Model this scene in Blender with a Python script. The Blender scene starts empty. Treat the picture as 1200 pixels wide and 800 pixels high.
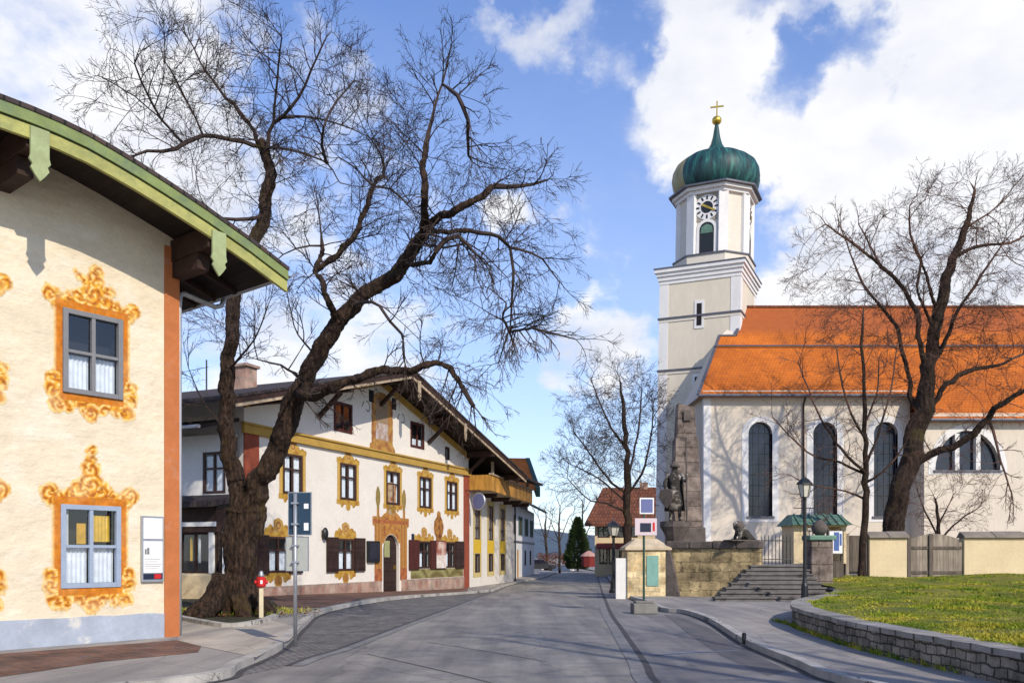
import bpy, bmesh, math, random
from mathutils import Vector, Matrix, noise, kdtree
from mathutils.geometry import tessellate_polygon

S = bpy.context.scene
COL = S.collection
R = math.radians
# ------------------------------------------------------------------ camera
CAMH, HY = 1.65, 650.0
cam = bpy.data.cameras.new('camera')
camo = bpy.data.objects.new('camera', cam); COL.objects.link(camo)
camo.location = (0, 0, CAMH); camo.rotation_euler = (R(90), 0, 0)
cam.sensor_width = 36; cam.lens = 30; cam.shift_y = 250 / 1200
cam.clip_start = 0.1; cam.clip_end = 5000
S.camera = camo
# ------------------------------------------------------------------ light
SUN_AZ, SUN_EL = 149.0, 34.0     # azimuth from +Y clockwise
az, el = R(SUN_AZ), R(SUN_EL)
sun_dir = Vector((math.sin(az) * math.cos(el), math.cos(az) * math.cos(el), math.sin(el)))
sd = bpy.data.lights.new('sun', 'SUN'); sd.energy = 3.9; sd.angle = R(0.53); sd.color = (1.0, 0.91, 0.77)
so = bpy.data.objects.new('sun', sd); COL.objects.link(so)
so.rotation_euler = sun_dir.to_track_quat('Z', 'Y').to_euler(); so.location = (30, -40, 40)
S.view_settings.view_transform = 'Standard'; S.view_settings.look = 'None'
S.view_settings.exposure = 0.12; S.view_settings.gamma = 1.0; S.view_settings.use_curve_mapping = False
w = bpy.data.worlds.new('World'); S.world = w; w.use_nodes = True

def build_world():
    nt = w.node_tree; N = nt.nodes; L = nt.links
    N.clear()
    out = N.new('ShaderNodeOutputWorld'); bg = N.new('ShaderNodeBackground')
    bg.inputs['Strength'].default_value = 0.125
    sky = N.new('ShaderNodeTexSky'); sky.sky_type = 'NISHITA'; sky.sun_disc = False
    sky.sun_elevation = el; sky.sun_rotation = az
    sky.air_density = 1.0; sky.dust_density = 0.6; sky.ozone_density = 2.2; sky.altitude = 800
    hs = N.new('ShaderNodeHueSaturation'); hs.inputs['Saturation'].default_value = 1.24
    hs.inputs['Hue'].default_value = 0.512
    hs.inputs['Value'].default_value = 1.75
    L.new(sky.outputs[0], hs.inputs['Color'])
    tc = N.new('ShaderNodeTexCoord')
    def vm(op, a, b=None):
        n = N.new('ShaderNodeVectorMath'); n.operation = op
        for i, x in enumerate((a, b)):
            if x is None: continue
            if isinstance(x, (tuple, list, Vector)): n.inputs[i].default_value = x
            else: L.new(x, n.inputs[i])
        return n
    def m(op, a, b=None, c=None):
        n = N.new('ShaderNodeMath'); n.operation = op
        for i, x in enumerate((a, b, c)):
            if x is None: continue
            if isinstance(x, (int, float)): n.inputs[i].default_value = x
            else: L.new(x, n.inputs[i])
        return n.outputs[0]
    d = tc.outputs['Generated']
    sp = N.new('ShaderNodeSeparateXYZ'); L.new(d, sp.inputs[0])
    zz = m('ADD', m('MAXIMUM', sp.outputs[2], 0.0), 0.28)
    cb = N.new('ShaderNodeCombineXYZ')
    L.new(m('DIVIDE', sp.outputs[0], zz), cb.inputs[0]); L.new(m('DIVIDE', sp.outputs[1], zz), cb.inputs[1])
    def noi(scale, detail, rough, dist, off):
        n = N.new('ShaderNodeTexNoise'); n.inputs['Scale'].default_value = scale
        n.inputs['Detail'].default_value = detail; n.inputs['Roughness'].default_value = rough
        n.inputs['Distortion'].default_value = dist
        L.new(vm('ADD', cb.outputs[0], off).outputs[0], n.inputs['Vector'])
        return n.outputs[0]
    n1 = noi(2.6, 10, 0.60, 0.35, (3.1, 1.7, 0.0))
    n2 = noi(8.5, 7, 0.62, 0.2, (0.4, 5.2, 2.0))
    n0 = noi(1.0, 4, 0.5, 0.0, (1.4, 8.2, 3.0))
    def blob(px, py, rin, rout):
        v = Vector(((px - 600) / 1000, 1, (HY - py) / 1000)).normalized()
        dt = vm('DOT_PRODUCT', vm('NORMALIZE', vm('ADD', d, wob).outputs[0]).outputs[0], v).outputs['Value']
        mr = N.new('ShaderNodeMapRange'); mr.interpolation_type = 'SMOOTHSTEP'
        mr.inputs[1].default_value = math.cos(math.atan(rout / 1000)); mr.inputs[2].default_value = math.cos(math.atan(rin / 1000))
        L.new(dt, mr.inputs[0]); return mr.outputs[0]
    # ragged outlines: the direction itself is stirred by noise before the cloud banks are placed
    wn = N.new('ShaderNodeTexNoise'); wn.inputs['Scale'].default_value = 7.0; wn.inputs['Detail'].default_value = 6; wn.inputs['Roughness'].default_value = 0.6
    L.new(d, wn.inputs['Vector'])
    wob = vm('MULTIPLY', vm('SUBTRACT', wn.outputs['Color'], (0.5, 0.5, 0.5)).outputs[0], (0.34, 0.34, 0.34)).outputs[0]
    s = m('ADD', m('MULTIPLY', n1, 1.25), m('MULTIPLY', n2, 0.40)); s = m('ADD', s, m('MULTIPLY', n0, 0.3)); s = m('ADD', s, -0.42)
    for px, py, a, b, k in ((1140, 120, 90, 290, 0.50), (1010, 300, 30, 190, 0.36), (740, 30, 20, 170, 0.34), (840, 110, 10, 110, 0.26), (1160, 330, 40, 200, 0.2),
                            (690, 400, 10, 120, 0.36), (650, 320, 10, 60, 0.16), (715, 250, 5, 70, 0.20), (610, 55, 5, 50, 0.2), (10, 60, 60, 260, 0.42),
                            (240, 220, 10, 130, 0.26), (390, 90, 5, 60, 0.22), (300, 390, 20, 160, 0.24), (430, 350, 10, 100, .2), (180, 110, 10, 90, .1),
                            (960, 80, 5, 90, -0.40), (900, 300, 5, 60, -0.2), (640, 190, 30, 150, -0.24), (500, 50, 20, 150, -0.18), (790, 200, 10, 80, -0.12),
                            (740, 330, 5, 60, -0.12), (620, 480, 20, 110, -0.10)):
        s = m('ADD', s, m('MULTIPLY', blob(px, py, a, b), k))
    mr = N.new('ShaderNodeMapRange'); mr.interpolation_type = 'SMOOTHSTEP'
    mr.inputs[1].default_value = 0.60; mr.inputs[2].default_value = 0.98; L.new(s, mr.inputs[0])
    # pale veil everywhere low and left, thick cloud on top of it
    hz = N.new('ShaderNodeMapRange'); hz.inputs[1].default_value = 0.62; hz.inputs[2].default_value = 0.0
    L.new(sp.outputs[2], hz.inputs[0])
    veil = m('ADD', m('MULTIPLY', hz.outputs[0], 0.60), m('MULTIPLY', n2, 0.12))
    n3 = noi(3.4, 5, 0.55, 0.0, (7.7, 2.2, 4.0))
    cr = N.new('ShaderNodeValToRGB'); L.new(n3, cr.inputs[0])
    cr.color_ramp.elements[0].position = 0.36; cr.color_ramp.elements[0].color = (5.5, 5.8, 6.6, 1)
    cr.color_ramp.elements[1].position = 0.60; cr.color_ramp.elements[1].color = (7.7, 7.7, 7.8, 1)
    vm_ = N.new('ShaderNodeMixRGB'); L.new(veil, vm_.inputs[0]); L.new(hs.outputs[0], vm_.inputs[1])
    vm_.inputs[2].default_value = (5.5, 6.1, 7.4, 1)
    mx = N.new('ShaderNodeMixRGB'); L.new(m('MULTIPLY', mr.outputs[0], 0.96), mx.inputs[0])
    L.new(vm_.outputs[0], mx.inputs[1]); L.new(cr.outputs[0], mx.inputs[2])
    L.new(mx.outputs[0], bg.inputs['Color']); L.new(bg.outputs[0], out.inputs['Surface'])
build_world()

# ------------------------------------------------------------------ helpers
def G(y):
    t = min(1.0, max(0.0, (y - 28) / 22.0)); t = t * t * (3 - 2 * t)
    return -0.35 * t
def gp(px, py, z=0.0):
    lo, hi = 3.0, 400.0
    for _ in range(60):
        mid = (lo + hi) / 2
        yy = HY + 1000 * (CAMH - z - G(mid)) / mid
        if yy > py: lo = mid
        else: hi = mid
    return Vector(((px - 600) / 1000 * lo, lo, z + G(lo)))
def at(px, py, Y):
    return Vector(((px - 600) / 1000 * Y, Y, CAMH + (HY - py) / 1000 * Y))
class Frame:
    def __init__(s, o, rz): s.o = Vector(o); s.rz = rz; s.u = Vector((math.cos(rz), math.sin(rz), 0)); s.v = Vector((-math.sin(rz), math.cos(rz), 0))
    def px(s, px, py, y=0.0):      # local (x, z) on the plane local y = y
        dr = Vector(((px - 600) / 1000, 1, (HY - py) / 1000)); c = Vector((0, 0, CAMH))
        t = ((s.o - c).dot(s.v) + y) / dr.dot(s.v); p = c + dr * t - s.o
        return p.dot(s.u), p.z
    def w(s, x, y, z): return s.o + s.u * x + s.v * y + Vector((0, 0, z))

def tag(o, label=None, cat=None, group=None, kind=None):
    if label: o['label'] = label
    if cat: o['category'] = cat
    if group: o['group'] = group
    if kind: o['kind'] = kind
    return o
def thing(name, loc, label, cat, rz=0.0, group=None):
    o = bpy.data.objects.new(name, None); COL.objects.link(o); o.location = loc; o.rotation_euler = (0, 0, rz)
    o.empty_display_size = 0.3
    return tag(o, label, cat, group)
def kids(o): return [c for c in bpy.data.objects if c.parent == o]
def dup(o, parent=None, loc=None, group=None):
    c = o.copy(); COL.objects.link(c); c.parent = parent
    if loc is not None: c.location = loc
    for ch in kids(o): dup(ch, c)
    return c

class MB:
    def __init__(s): s.v = []; s.f = []; s.m = []; s.c = None
    def face(s, pts, mi=0):
        b = len(s.v); s.v += [tuple(p) for p in pts]; s.f.append(tuple(range(b, b + len(pts)))); s.m.append(mi)
    def hexa(s, p, mi=0):     # 8 points: bottom 4 ccw, top 4 ccw
        b = len(s.v); s.v += [tuple(q) for q in p]
        for q in ((3, 2, 1, 0), (4, 5, 6, 7), (0, 1, 5, 4), (1, 2, 6, 5), (2, 3, 7, 6), (3, 0, 4, 7)):
            s.f.append(tuple(b + i for i in q)); s.m.append(mi)
    def box(s, x0, x1, y0, y1, z0, z1, mi=0):
        s.hexa([(x0, y0, z0), (x1, y0, z0), (x1, y1, z0), (x0, y1, z0), (x0, y0, z1), (x1, y0, z1), (x1, y1, z1), (x0, y1, z1)], mi)
    def beam(s, a, b, wd, h, up=Vector((0, 0, 1)), mi=0):
        a = Vector(a); b = Vector(b); d = (b - a).normalized(); sd_ = d.cross(up).normalized() * wd / 2; u = sd_.cross(d).normalized() * h / 2
        s.hexa([a - sd_ - u, a + sd_ - u, b + sd_ - u, b - sd_ - u, a - sd_ + u, a + sd_ + u, b + sd_ + u, b - sd_ + u], mi)
    def prism(s, poly, y0, y1, mi=0):   # xz polygon
        n = len(poly); b = len(s.v)
        s.v += [(x, y0, z) for x, z in poly] + [(x, y1, z) for x, z in poly]
        tris = tessellate_polygon([[Vector((x, z, 0)) for x, z in poly]])
        for t in tris:
            s.f.append(tuple(b + i for i in t)); s.m.append(mi)
            s.f.append(tuple(b + n + i for i in reversed(t))); s.m.append(mi)
        for i in range(n):
            j = (i + 1) % n; s.f.append((b + i, b + j, b + n + j, b + n + i)); s.m.append(mi)
    def slabz(s, poly, z0, z1, mi=0):   # xy polygon
        n = len(poly); b = len(s.v)
        s.v += [(p[0], p[1], z0) for p in poly] + [(p[0], p[1], z1) for p in poly]
        tris = tessellate_polygon([[Vector((p[0], p[1], 0)) for p in poly]])
        for t in tris:
            s.f.append(tuple(b + i for i in t)); s.m.append(mi)
            s.f.append(tuple(b + n + i for i in reversed(t))); s.m.append(mi)
        for i in range(n):
            j = (i + 1) % n; s.f.append((b + i, b + j, b + n + j, b + n + i)); s.m.append(mi)
    def tube(s, pts, rad, n=8, mi=0, cap=True, wob=0.0, rnd=None):
        pts = [Vector(p) for p in pts]; k = len(pts)
        if not isinstance(rad, (list, tuple)): rad = [rad] * k
        b = len(s.v); ref = None
        for i, p in enumerate(pts):
            d = (pts[min(i + 1, k - 1)] - pts[max(i - 1, 0)])
            d = d.normalized() if d.length > 1e-9 else Vector((0, 0, 1))
            if ref is None: ref = d.orthogonal().normalized()
            ref = (ref - d * ref.dot(d)); ref = ref.normalized() if ref.length > 1e-6 else d.orthogonal().normalized()
            q = d.cross(ref)
            for j in range(n):
                a = 2 * math.pi * j / n; r = rad[i]
                if wob: r *= 1 + wob * noise.noise(Vector((p.x * 1.3 + math.cos(a) * 2.2, p.y * 1.3 + math.sin(a) * 2.2, p.z * 0.7)))
                s.v.append(tuple(p + (ref * math.cos(a) + q * math.sin(a)) * r))
        for i in range(k - 1):
            for j in range(n):
                j2 = (j + 1) % n
                s.f.append((b + i * n + j, b + i * n + j2, b + (i + 1) * n + j2, b + (i + 1) * n + j)); s.m.append(mi)
        if cap:
            s.f.append(tuple(b + j for j in reversed(range(n)))); s.m.append(mi)
            s.f.append(tuple(b + (k - 1) * n + j for j in range(n))); s.m.append(mi)
    def lathe(s, prof, c=(0, 0, 0), n=24, mi=0, ridge=0.0, nr=8):
        b = len(s.v); k = len(prof)
        for r, z in prof:
            for j in range(n):
                a = 2 * math.pi * j / n; rr = r * (1 + ridge * abs(math.cos(nr * a / 2)))
                s.v.append((c[0] + rr * math.cos(a), c[1] + rr * math.sin(a), c[2] + z))
        for i in range(k - 1):
            for j in range(n):
                j2 = (j + 1) % n; s.f.append((b + i * n + j, b + i * n + j2, b + (i + 1) * n + j2, b + (i + 1) * n + j)); s.m.append(mi)
        s.f.append(tuple(b + j for j in reversed(range(n)))); s.m.append(mi)
        s.f.append(tuple(b + (k - 1) * n + j for j in range(n))); s.m.append(mi)
    def blob(s, c, r, n=10, k=6, amp=0.0, mi=0):
        pr = []; b = len(s.v)
        for i in range(k + 1):
            th = math.pi * (0.02 + 0.96 * i / k)
            for j in range(n):
                a = 2 * math.pi * j / n; v = Vector((math.sin(th) * math.cos(a), math.sin(th) * math.sin(a), -math.cos(th)))
                q = 1 + amp * noise.noise(v * 1.7 + Vector(c) * 3.1)
                s.v.append((c[0] + v.x * r[0] * q, c[1] + v.y * r[1] * q, c[2] + v.z * r[2] * q))
        for i in range(k):
            for j in range(n):
                j2 = (j + 1) % n; s.f.append((b + i * n + j, b + i * n + j2, b + (i + 1) * n + j2, b + (i + 1) * n + j)); s.m.append(mi)
        s.f.append(tuple(b + j for j in reversed(range(n)))); s.m.append(mi)
        s.f.append(tuple(b + k * n + j for j in range(n))); s.m.append(mi)
    def wall(s, outer, holes, depth=0.16, y=0.0, mi=0, mr=0):   # facade in xz plane facing -y
        loops = [[Vector((x, z, 0)) for x, z in outer]] + [[Vector((x, z, 0)) for x, z in h] for h in holes]
        flat = [p for l in loops for p in l]; b = len(s.v)
        s.v += [(p.x, y, p.y) for p in flat]
        for t in tessellate_polygon(loops):
            pa, pb, pc = (flat[i] for i in t)
            cr = (pb - pa).cross(pc - pa).z
            if abs(cr) < 1e-9: continue
            t = t if cr > 0 else tuple(reversed(t))
            s.f.append(tuple(b + i for i in t)); s.m.append(mi)
        for h in holes:
            n = len(h)
            for i in range(n):
                (xa, za), (xb, zb) = h[i], h[(i + 1) % n]
                s.face([(xa, y, za), (xb, y, zb), (xb, y + depth, zb), (xa, y + depth, za)], mr)
    def build(s, name, mats, parent=None, loc=(0, 0, 0), rot=(0, 0, 0), smooth=False, recalc=True, bevel=0.0, sub=None):
        me = bpy.data.meshes.new(name); off = Vector(sub) if sub is not None else None
        vv = s.v if off is None else [(a - off.x, b - off.y, c - off.z) for a, b, c in s.v]
        me.from_pydata(vv, [], s.f)
        if not isinstance(mats, (list, tuple)): mats = [mats]
        for mt in mats: me.materials.append(mt)
        if len(mats) > 1: me.polygons.foreach_set('material_index', s.m)
        if s.c is not None:
            at_ = me.color_attributes.new('Col', 'FLOAT_COLOR', 'POINT'); at_.data.foreach_set('color', [q for c in s.c for q in (c[0], c[1], c[2], 1.0)])
        if recalc:
            bm = bmesh.new(); bm.from_mesh(me); bmesh.ops.recalc_face_normals(bm, faces=bm.faces); bm.to_mesh(me); bm.free()
        if smooth: me.polygons.foreach_set('use_smooth', [True] * len(me.polygons))
        me.update()
        o = bpy.data.objects.new(name, me); COL.objects.link(o); o.parent = parent; o.location = loc; o.rotation_euler = rot
        if bevel:
            b = o.modifiers.new('bevel', 'BEVEL'); b.width = bevel; b.segments = 2; b.limit_method = 'ANGLE'
        return o

def rect(cx, cz, w_, h_): return [(cx - w_ / 2, cz - h_ / 2), (cx + w_ / 2, cz - h_ / 2), (cx + w_ / 2, cz + h_ / 2), (cx - w_ / 2, cz + h_ / 2)]
def arch(cx, z0, z1, w_, n=12):       # round headed opening
    r = w_ / 2; p = [(cx - r, z0), (cx + r, z0)]
    return p + [(cx + r * math.cos(math.pi * i / n), z1 - r + r * math.sin(math.pi * i / n)) for i in range(n + 1)]

# ------------------------------------------------------------------ materials
def nm(name):
    m = bpy.data.materials.new(name); m.use_nodes = True; nt = m.node_tree
    return m, nt, nt.nodes, nt.links, nt.nodes['Principled BSDF']
def _noise(N, L, vec, scale, detail=5, rough=0.6):
    n = N.new('ShaderNodeTexNoise'); n.inputs['Scale'].default_value = scale; n.inputs['Detail'].default_value = detail; n.inputs['Roughness'].default_value = rough
    L.new(vec, n.inputs['Vector']); return n.outputs[0]
def _ramp(N, L, fac, stops):
    r = N.new('ShaderNodeValToRGB'); L.new(fac, r.inputs[0]); e = r.color_ramp.elements
    while len(e) < len(stops): e.new(0.5)
    for i, (p, c) in enumerate(stops): e[i].position = p; e[i].color = (*c, 1) if len(c) == 3 else c
    return r.outputs[0]
def _mix(N, L, fac, a, b, mode='MIX'):
    n = N.new('ShaderNodeMixRGB'); n.blend_type = mode
    for i, x in enumerate((fac, a, b)):
        if isinstance(x, (int, float)): n.inputs[i].default_value = x
        elif isinstance(x, tuple): n.inputs[i].default_value = (*x, 1)
        else: L.new(x, n.inputs[i])
    return n.outputs[0]
def _bump(N, L, P, h, strength, dist=0.02):
    b = N.new('ShaderNodeBump'); b.inputs['Strength'].default_value = strength; b.inputs['Distance'].default_value = dist
    L.new(h, b.inputs['Height']); L.new(b.outputs[0], P.inputs['Normal'])
def shade(c, k): return tuple(min(1, x * k) for x in c)
def pm(name, c, rough=0.8, var=0.18, scale=2.5, bump=0.15, bscale=25, metal=0.0, c2=None, c2pos=(0.56, 0.66), stretch=(1, 1, 1), bdist=0.02, spec=0.3):
    m, nt, N, L, P = nm(name)
    tc = N.new('ShaderNodeTexCoord'); mp = N.new('ShaderNodeMapping'); mp.inputs['Scale'].default_value = stretch
    L.new(tc.outputs['Object'], mp.inputs[0]); v = mp.outputs[0]
    n1 = _noise(N, L, v, scale, 7, 0.62)
    col = _ramp(N, L, n1, [(0.3, shade(c, 1 - var)), (0.7, shade(c, 1 + var))])
    n2 = _noise(N, L, v, scale * 9, 4, 0.6)
    col = _mix(N, L, _ramp(N, L, n2, [(0.35, (0, 0, 0)), (0.75, (0.35, 0.35, 0.35))]), col, shade(c, 0.72))
    if c2:
        n3 = _noise(N, L, v, scale * 0.7, 8, 0.7)
        col = _mix(N, L, _ramp(N, L, n3, [(c2pos[0], (0, 0, 0)), (c2pos[1], (1, 1, 1))]), col, c2)
    L.new(col, P.inputs['Base Color']); P.inputs['Roughness'].default_value = rough; P.inputs['Metallic'].default_value = metal
    P.inputs['Specular IOR Level'].default_value = spec
    if bump: _bump(N, L, P, _noise(N, L, v, bscale, 5, 0.65), bump, bdist)
    return m
def glass_mat(name='window_glass', tint=(0.9, 0.95, 1.0)):
    m, nt, N, L, P = nm(name)
    o = N['Material Output']; g = N.new('ShaderNodeBsdfGlossy'); g.inputs['Roughness'].default_value = 0.02
    t = N.new('ShaderNodeBsdfTransparent'); t.inputs[0].default_value = (*tint, 1)
    lw = N.new('ShaderNodeLayerWeight'); lw.inputs['Blend'].default_value = 0.5
    pw = N.new('ShaderNodeMath'); pw.operation = 'POWER'; L.new(lw.outputs['Facing'], pw.inputs[0]); pw.inputs[1].default_value = 3.5
    ma = N.new('ShaderNodeMath'); ma.operation = 'MULTIPLY_ADD'; L.new(pw.outputs[0], ma.inputs[0]); ma.inputs[1].default_value = 0.85; ma.inputs[2].default_value = 0.09
    mx = N.new('ShaderNodeMixShader'); L.new(ma.outputs[0], mx.inputs[0]); L.new(t.outputs[0], mx.inputs[1]); L.new(g.outputs[0], mx.inputs[2])
    L.new(mx.outputs[0], o.inputs['Surface']); N.remove(P)
    return m
def paint_mat(name):
    m, nt, N, L, P = nm(name)
    a = N.new('ShaderNodeAttribute'); a.attribute_name = 'Col'
    tc = N.new('ShaderNodeTexCoord'); n = _noise(N, L, tc.outputs['Object'], 9, 6, 0.65)
    c = _mix(N, L, 1.0, a.outputs['Color'], _ramp(N, L, n, [(0.3, (0.72, 0.72, 0.72)), (0.7, (1.15, 1.12, 1.08))]), 'MULTIPLY')
    L.new(c, P.inputs['Base Color']); P.inputs['Roughness'].default_value = 0.9; P.inputs['Specular IOR Level'].default_value = 0.15
    return m
def brick_mat(name, c1, c2, mortar, bw, bh, ms=0.02, vec='xz', var=0.2, bump=0.5, rough=0.85, offs=0.5, warp=1.0):
    m, nt, N, L, P = nm(name)
    tc = N.new('ShaderNodeTexCoord'); sp = N.new('ShaderNodeSeparateXYZ'); L.new(tc.outputs['Object'], sp.inputs[0]); cb = N.new('ShaderNodeCombineXYZ')
    nz = _noise(N, L, tc.outputs['Object'], 3.0, 4, 0.6)
    if vec == 'xz': a, b = sp.outputs[0], sp.outputs[2]
    elif vec == 'yz': a, b = sp.outputs[1], sp.outputs[2]
    elif vec == 'xy': a, b = sp.outputs[0], sp.outputs[1]
    else:
        s2 = N.new('ShaderNodeMath'); s2.operation = 'ADD'; L.new(sp.outputs[0], s2.inputs[0]); L.new(sp.outputs[1], s2.inputs[1]); a, b = s2.outputs[0], sp.outputs[2]
    wa = N.new('ShaderNodeMath'); wa.operation = 'MULTIPLY_ADD'; L.new(nz, wa.inputs[0]); wa.inputs[1].default_value = bw * 0.35 * warp; L.new(a, wa.inputs[2])
    wb = N.new('ShaderNodeMath'); wb.operation = 'MULTIPLY_ADD'; L.new(nz, wb.inputs[0]); wb.inputs[1].default_value = bh * 0.5 * warp; L.new(b, wb.inputs[2])
    L.new(wa.outputs[0], cb.inputs[0]); L.new(wb.outputs[0], cb.inputs[1])
    br = N.new('ShaderNodeTexBrick'); L.new(cb.outputs[0], br.inputs['Vector']); br.inputs['Scale'].default_value = 1.0
    br.inputs['Brick Width'].default_value = bw; br.inputs['Row Height'].default_value = bh; br.inputs['Mortar Size'].default_value = ms
    br.inputs['Mortar Smooth'].default_value = 0.3; br.offset = offs
    br.inputs['Color1'].default_value = (*c1, 1); br.inputs['Color2'].default_value = (*c2, 1); br.inputs['Mortar'].default_value = (*mortar, 1)
    n2 = _noise(N, L, tc.outputs['Object'], 1.6, 8, 0.7)
    col = _mix(N, L, 1.0, br.outputs['Color'], _ramp(N, L, n2, [(0.3, (1 - var * 1.6,) * 3), (0.7, (1 + var,) * 3)]), 'MULTIPLY')
    L.new(col, P.inputs['Base Color']); P.inputs['Roughness'].default_value = rough; P.inputs['Specular IOR Level'].default_value = 0.25
    h = _mix(N, L, 0.5, br.outputs['Fac'], _noise(N, L, tc.outputs['Object'], 30, 5, 0.7)); 
    inv = N.new('ShaderNodeInvert'); L.new(h, inv.inputs['Color']); _bump(N, L, P, inv.outputs[0], bump, 0.03)
    return m
def stone_mat(name, stops, mortar, scale, bump=0.8, sq=(1, 1, 1.5)):
    m, nt, N, L, P = nm(name)
    tc = N.new('ShaderNodeTexCoord'); mp = N.new('ShaderNodeMapping'); mp.inputs['Scale'].default_value = sq; L.new(tc.outputs['Object'], mp.inputs[0])
    wn = N.new('ShaderNodeTexNoise'); wn.inputs['Scale'].default_value = scale * 0.8; L.new(mp.outputs[0], wn.inputs['Vector'])
    v = _mix(N, L, 0.12, mp.outputs[0], wn.outputs['Color'])
    vo = N.new('ShaderNodeTexVoronoi'); vo.inputs['Scale'].default_value = scale; L.new(v, vo.inputs['Vector'])
    ve = N.new('ShaderNodeTexVoronoi'); ve.feature = 'DISTANCE_TO_EDGE'; ve.inputs['Scale'].default_value = scale; L.new(v, ve.inputs['Vector'])
    sp = N.new('ShaderNodeSeparateXYZ'); L.new(vo.outputs['Color'], sp.inputs[0])
    col = _ramp(N, L, sp.outputs[0], stops)
    n = _noise(N, L, tc.outputs['Object'], scale * 3, 7, 0.7)
    col = _mix(N, L, 1.0, col, _ramp(N, L, n, [(0.25, (0.55, 0.53, 0.5)), (0.72, (1.2, 1.2, 1.2))]), 'MULTIPLY')
    n2 = _noise(N, L, tc.outputs['Object'], scale * 0.25, 6, 0.7)
    col = _mix(N, L, _ramp(N, L, n2, [(0.52, (0, 0, 0)), (0.68, (0.7, 0.7, 0.7))]), col, shade(mortar, 0.6))
    e = _ramp(N, L, ve.outputs['Distance'], [(0.0, (0, 0, 0)), (0.09, (1, 1, 1))])
    L.new(_mix(N, L, e, mortar, col), P.inputs['Base Color']); P.inputs['Roughness'].default_value = 0.92; P.inputs['Specular IOR Level'].default_value = 0.2
    _bump(N, L, P, _mix(N, L, 0.35, e, n), bump, 0.06)
    return m
def ground_mat(name, c, c2, spk=0.25, scale=0.6, rough=0.75, crack=0.4, crack_scale=0.55, bump=0.25):
    m, nt, N, L, P = nm(name)
    tc = N.new('ShaderNodeTexCoord'); v = tc.outputs['Object']
    col = _ramp(N, L, _noise(N, L, v, scale, 8, 0.68), [(0.32, c), (0.68, c2)])
    mp = N.new('ShaderNodeMapping'); mp.inputs['Scale'].default_value = (2.2, 0.16, 1); mp.inputs['Rotation'].default_value = (0, 0, -0.1); L.new(v, mp.inputs[0])
    col = _mix(N, L, 1.0, col, _ramp(N, L, _noise(N, L, mp.outputs[0], 0.9, 6, 0.6), [(0.35, (0.70, 0.70, 0.73)), (0.66, (1.16, 1.15, 1.12))]), 'MULTIPLY')
    fine = _noise(N, L, v, 60, 3, 0.7)
    col = _mix(N, L, spk, col, _ramp(N, L, fine, [(0.36, (0.35, 0.35, 0.35)), (0.66, (1.6, 1.6, 1.6))]), 'MULTIPLY')
    wn = N.new('ShaderNodeTexNoise'); wn.inputs['Scale'].default_value = 1.2; wn.inputs['Detail'].default_value = 6; L.new(v, wn.inputs['Vector'])
    vv = _mix(N, L, 0.25, v, wn.outputs['Color'])
    ve = N.new('ShaderNodeTexVoronoi'); ve.feature = 'DISTANCE_TO_EDGE'; ve.inputs['Scale'].default_value = crack_scale; L.new(vv, ve.inputs['Vector'])
    cf = _ramp(N, L, ve.outputs['Distance'], [(0.0, (crack,) * 3), (0.012, (0, 0, 0))])
    col = _mix(N, L, cf, col, shade(c, 0.35))
    L.new(col, P.inputs['Base Color']); P.inputs['Roughness'].default_value = rough; P.inputs['Specular IOR Level'].default_value = 0.4
    _bump(N, L, P, fine, bump, 0.01)
    return m
def wood_mat(name, c, k=1.0, axis=(1, 1, 0.08), plank=0.0, pl_axis=0, rough=0.7):
    m, nt, N, L, P = nm(name)
    tc = N.new('ShaderNodeTexCoord'); mp = N.new('ShaderNodeMapping'); mp.inputs['Scale'].default_value = axis; L.new(tc.outputs['Object'], mp.inputs[0])
    n = _noise(N, L, mp.outputs[0], 14 * k, 6, 0.65)
    col = _ramp(N, L, n, [(0.3, shade(c, 0.6)), (0.7, shade(c, 1.3))])
    n2 = _noise(N, L, tc.outputs['Object'], 1.5, 5, 0.6)
    col = _mix(N, L, 1.0, col, _ramp(N, L, n2, [(0.3, (0.75, 0.75, 0.75)), (0.7, (1.15, 1.15, 1.15))]), 'MULTIPLY')
    if plank:
        sp = N.new('ShaderNodeSeparateXYZ'); L.new(tc.outputs['Object'], sp.inputs[0])
        dv = N.new('ShaderNodeMath'); dv.operation = 'DIVIDE'; L.new(sp.outputs[pl_axis], dv.inputs[0]); dv.inputs[1].default_value = plank
        fr = N.new('ShaderNodeMath'); fr.operation = 'FRACT'; L.new(dv.outputs[0], fr.inputs[0])
        col = _mix(N, L, _ramp(N, L, fr.outputs[0], [(0.0, (0.9, 0.9, 0.9)), (0.07, (0, 0, 0))]), col, shade(c, 0.2))
        fl = N.new('ShaderNodeMath'); fl.operation = 'FLOOR'; L.new(dv.outputs[0], fl.inputs[0])
        wn = N.new('ShaderNodeTexWhiteNoise'); wn.noise_dimensions = '1D'; L.new(fl.outputs[0], wn.inputs['W'])
        col = _mix(N, L, 1.0, col, _ramp(N, L, wn.outputs['Value'], [(0, (0.7, 0.7, 0.7)), (1, (1.2, 1.2, 1.2))]), 'MULTIPLY')
    L.new(col, P.inputs['Base Color']); P.inputs['Roughness'].default_value = rough; P.inputs['Specular IOR Level'].default_value = 0.25
    _bump(N, L, P, n, 0.3, 0.01)
    return m

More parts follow.
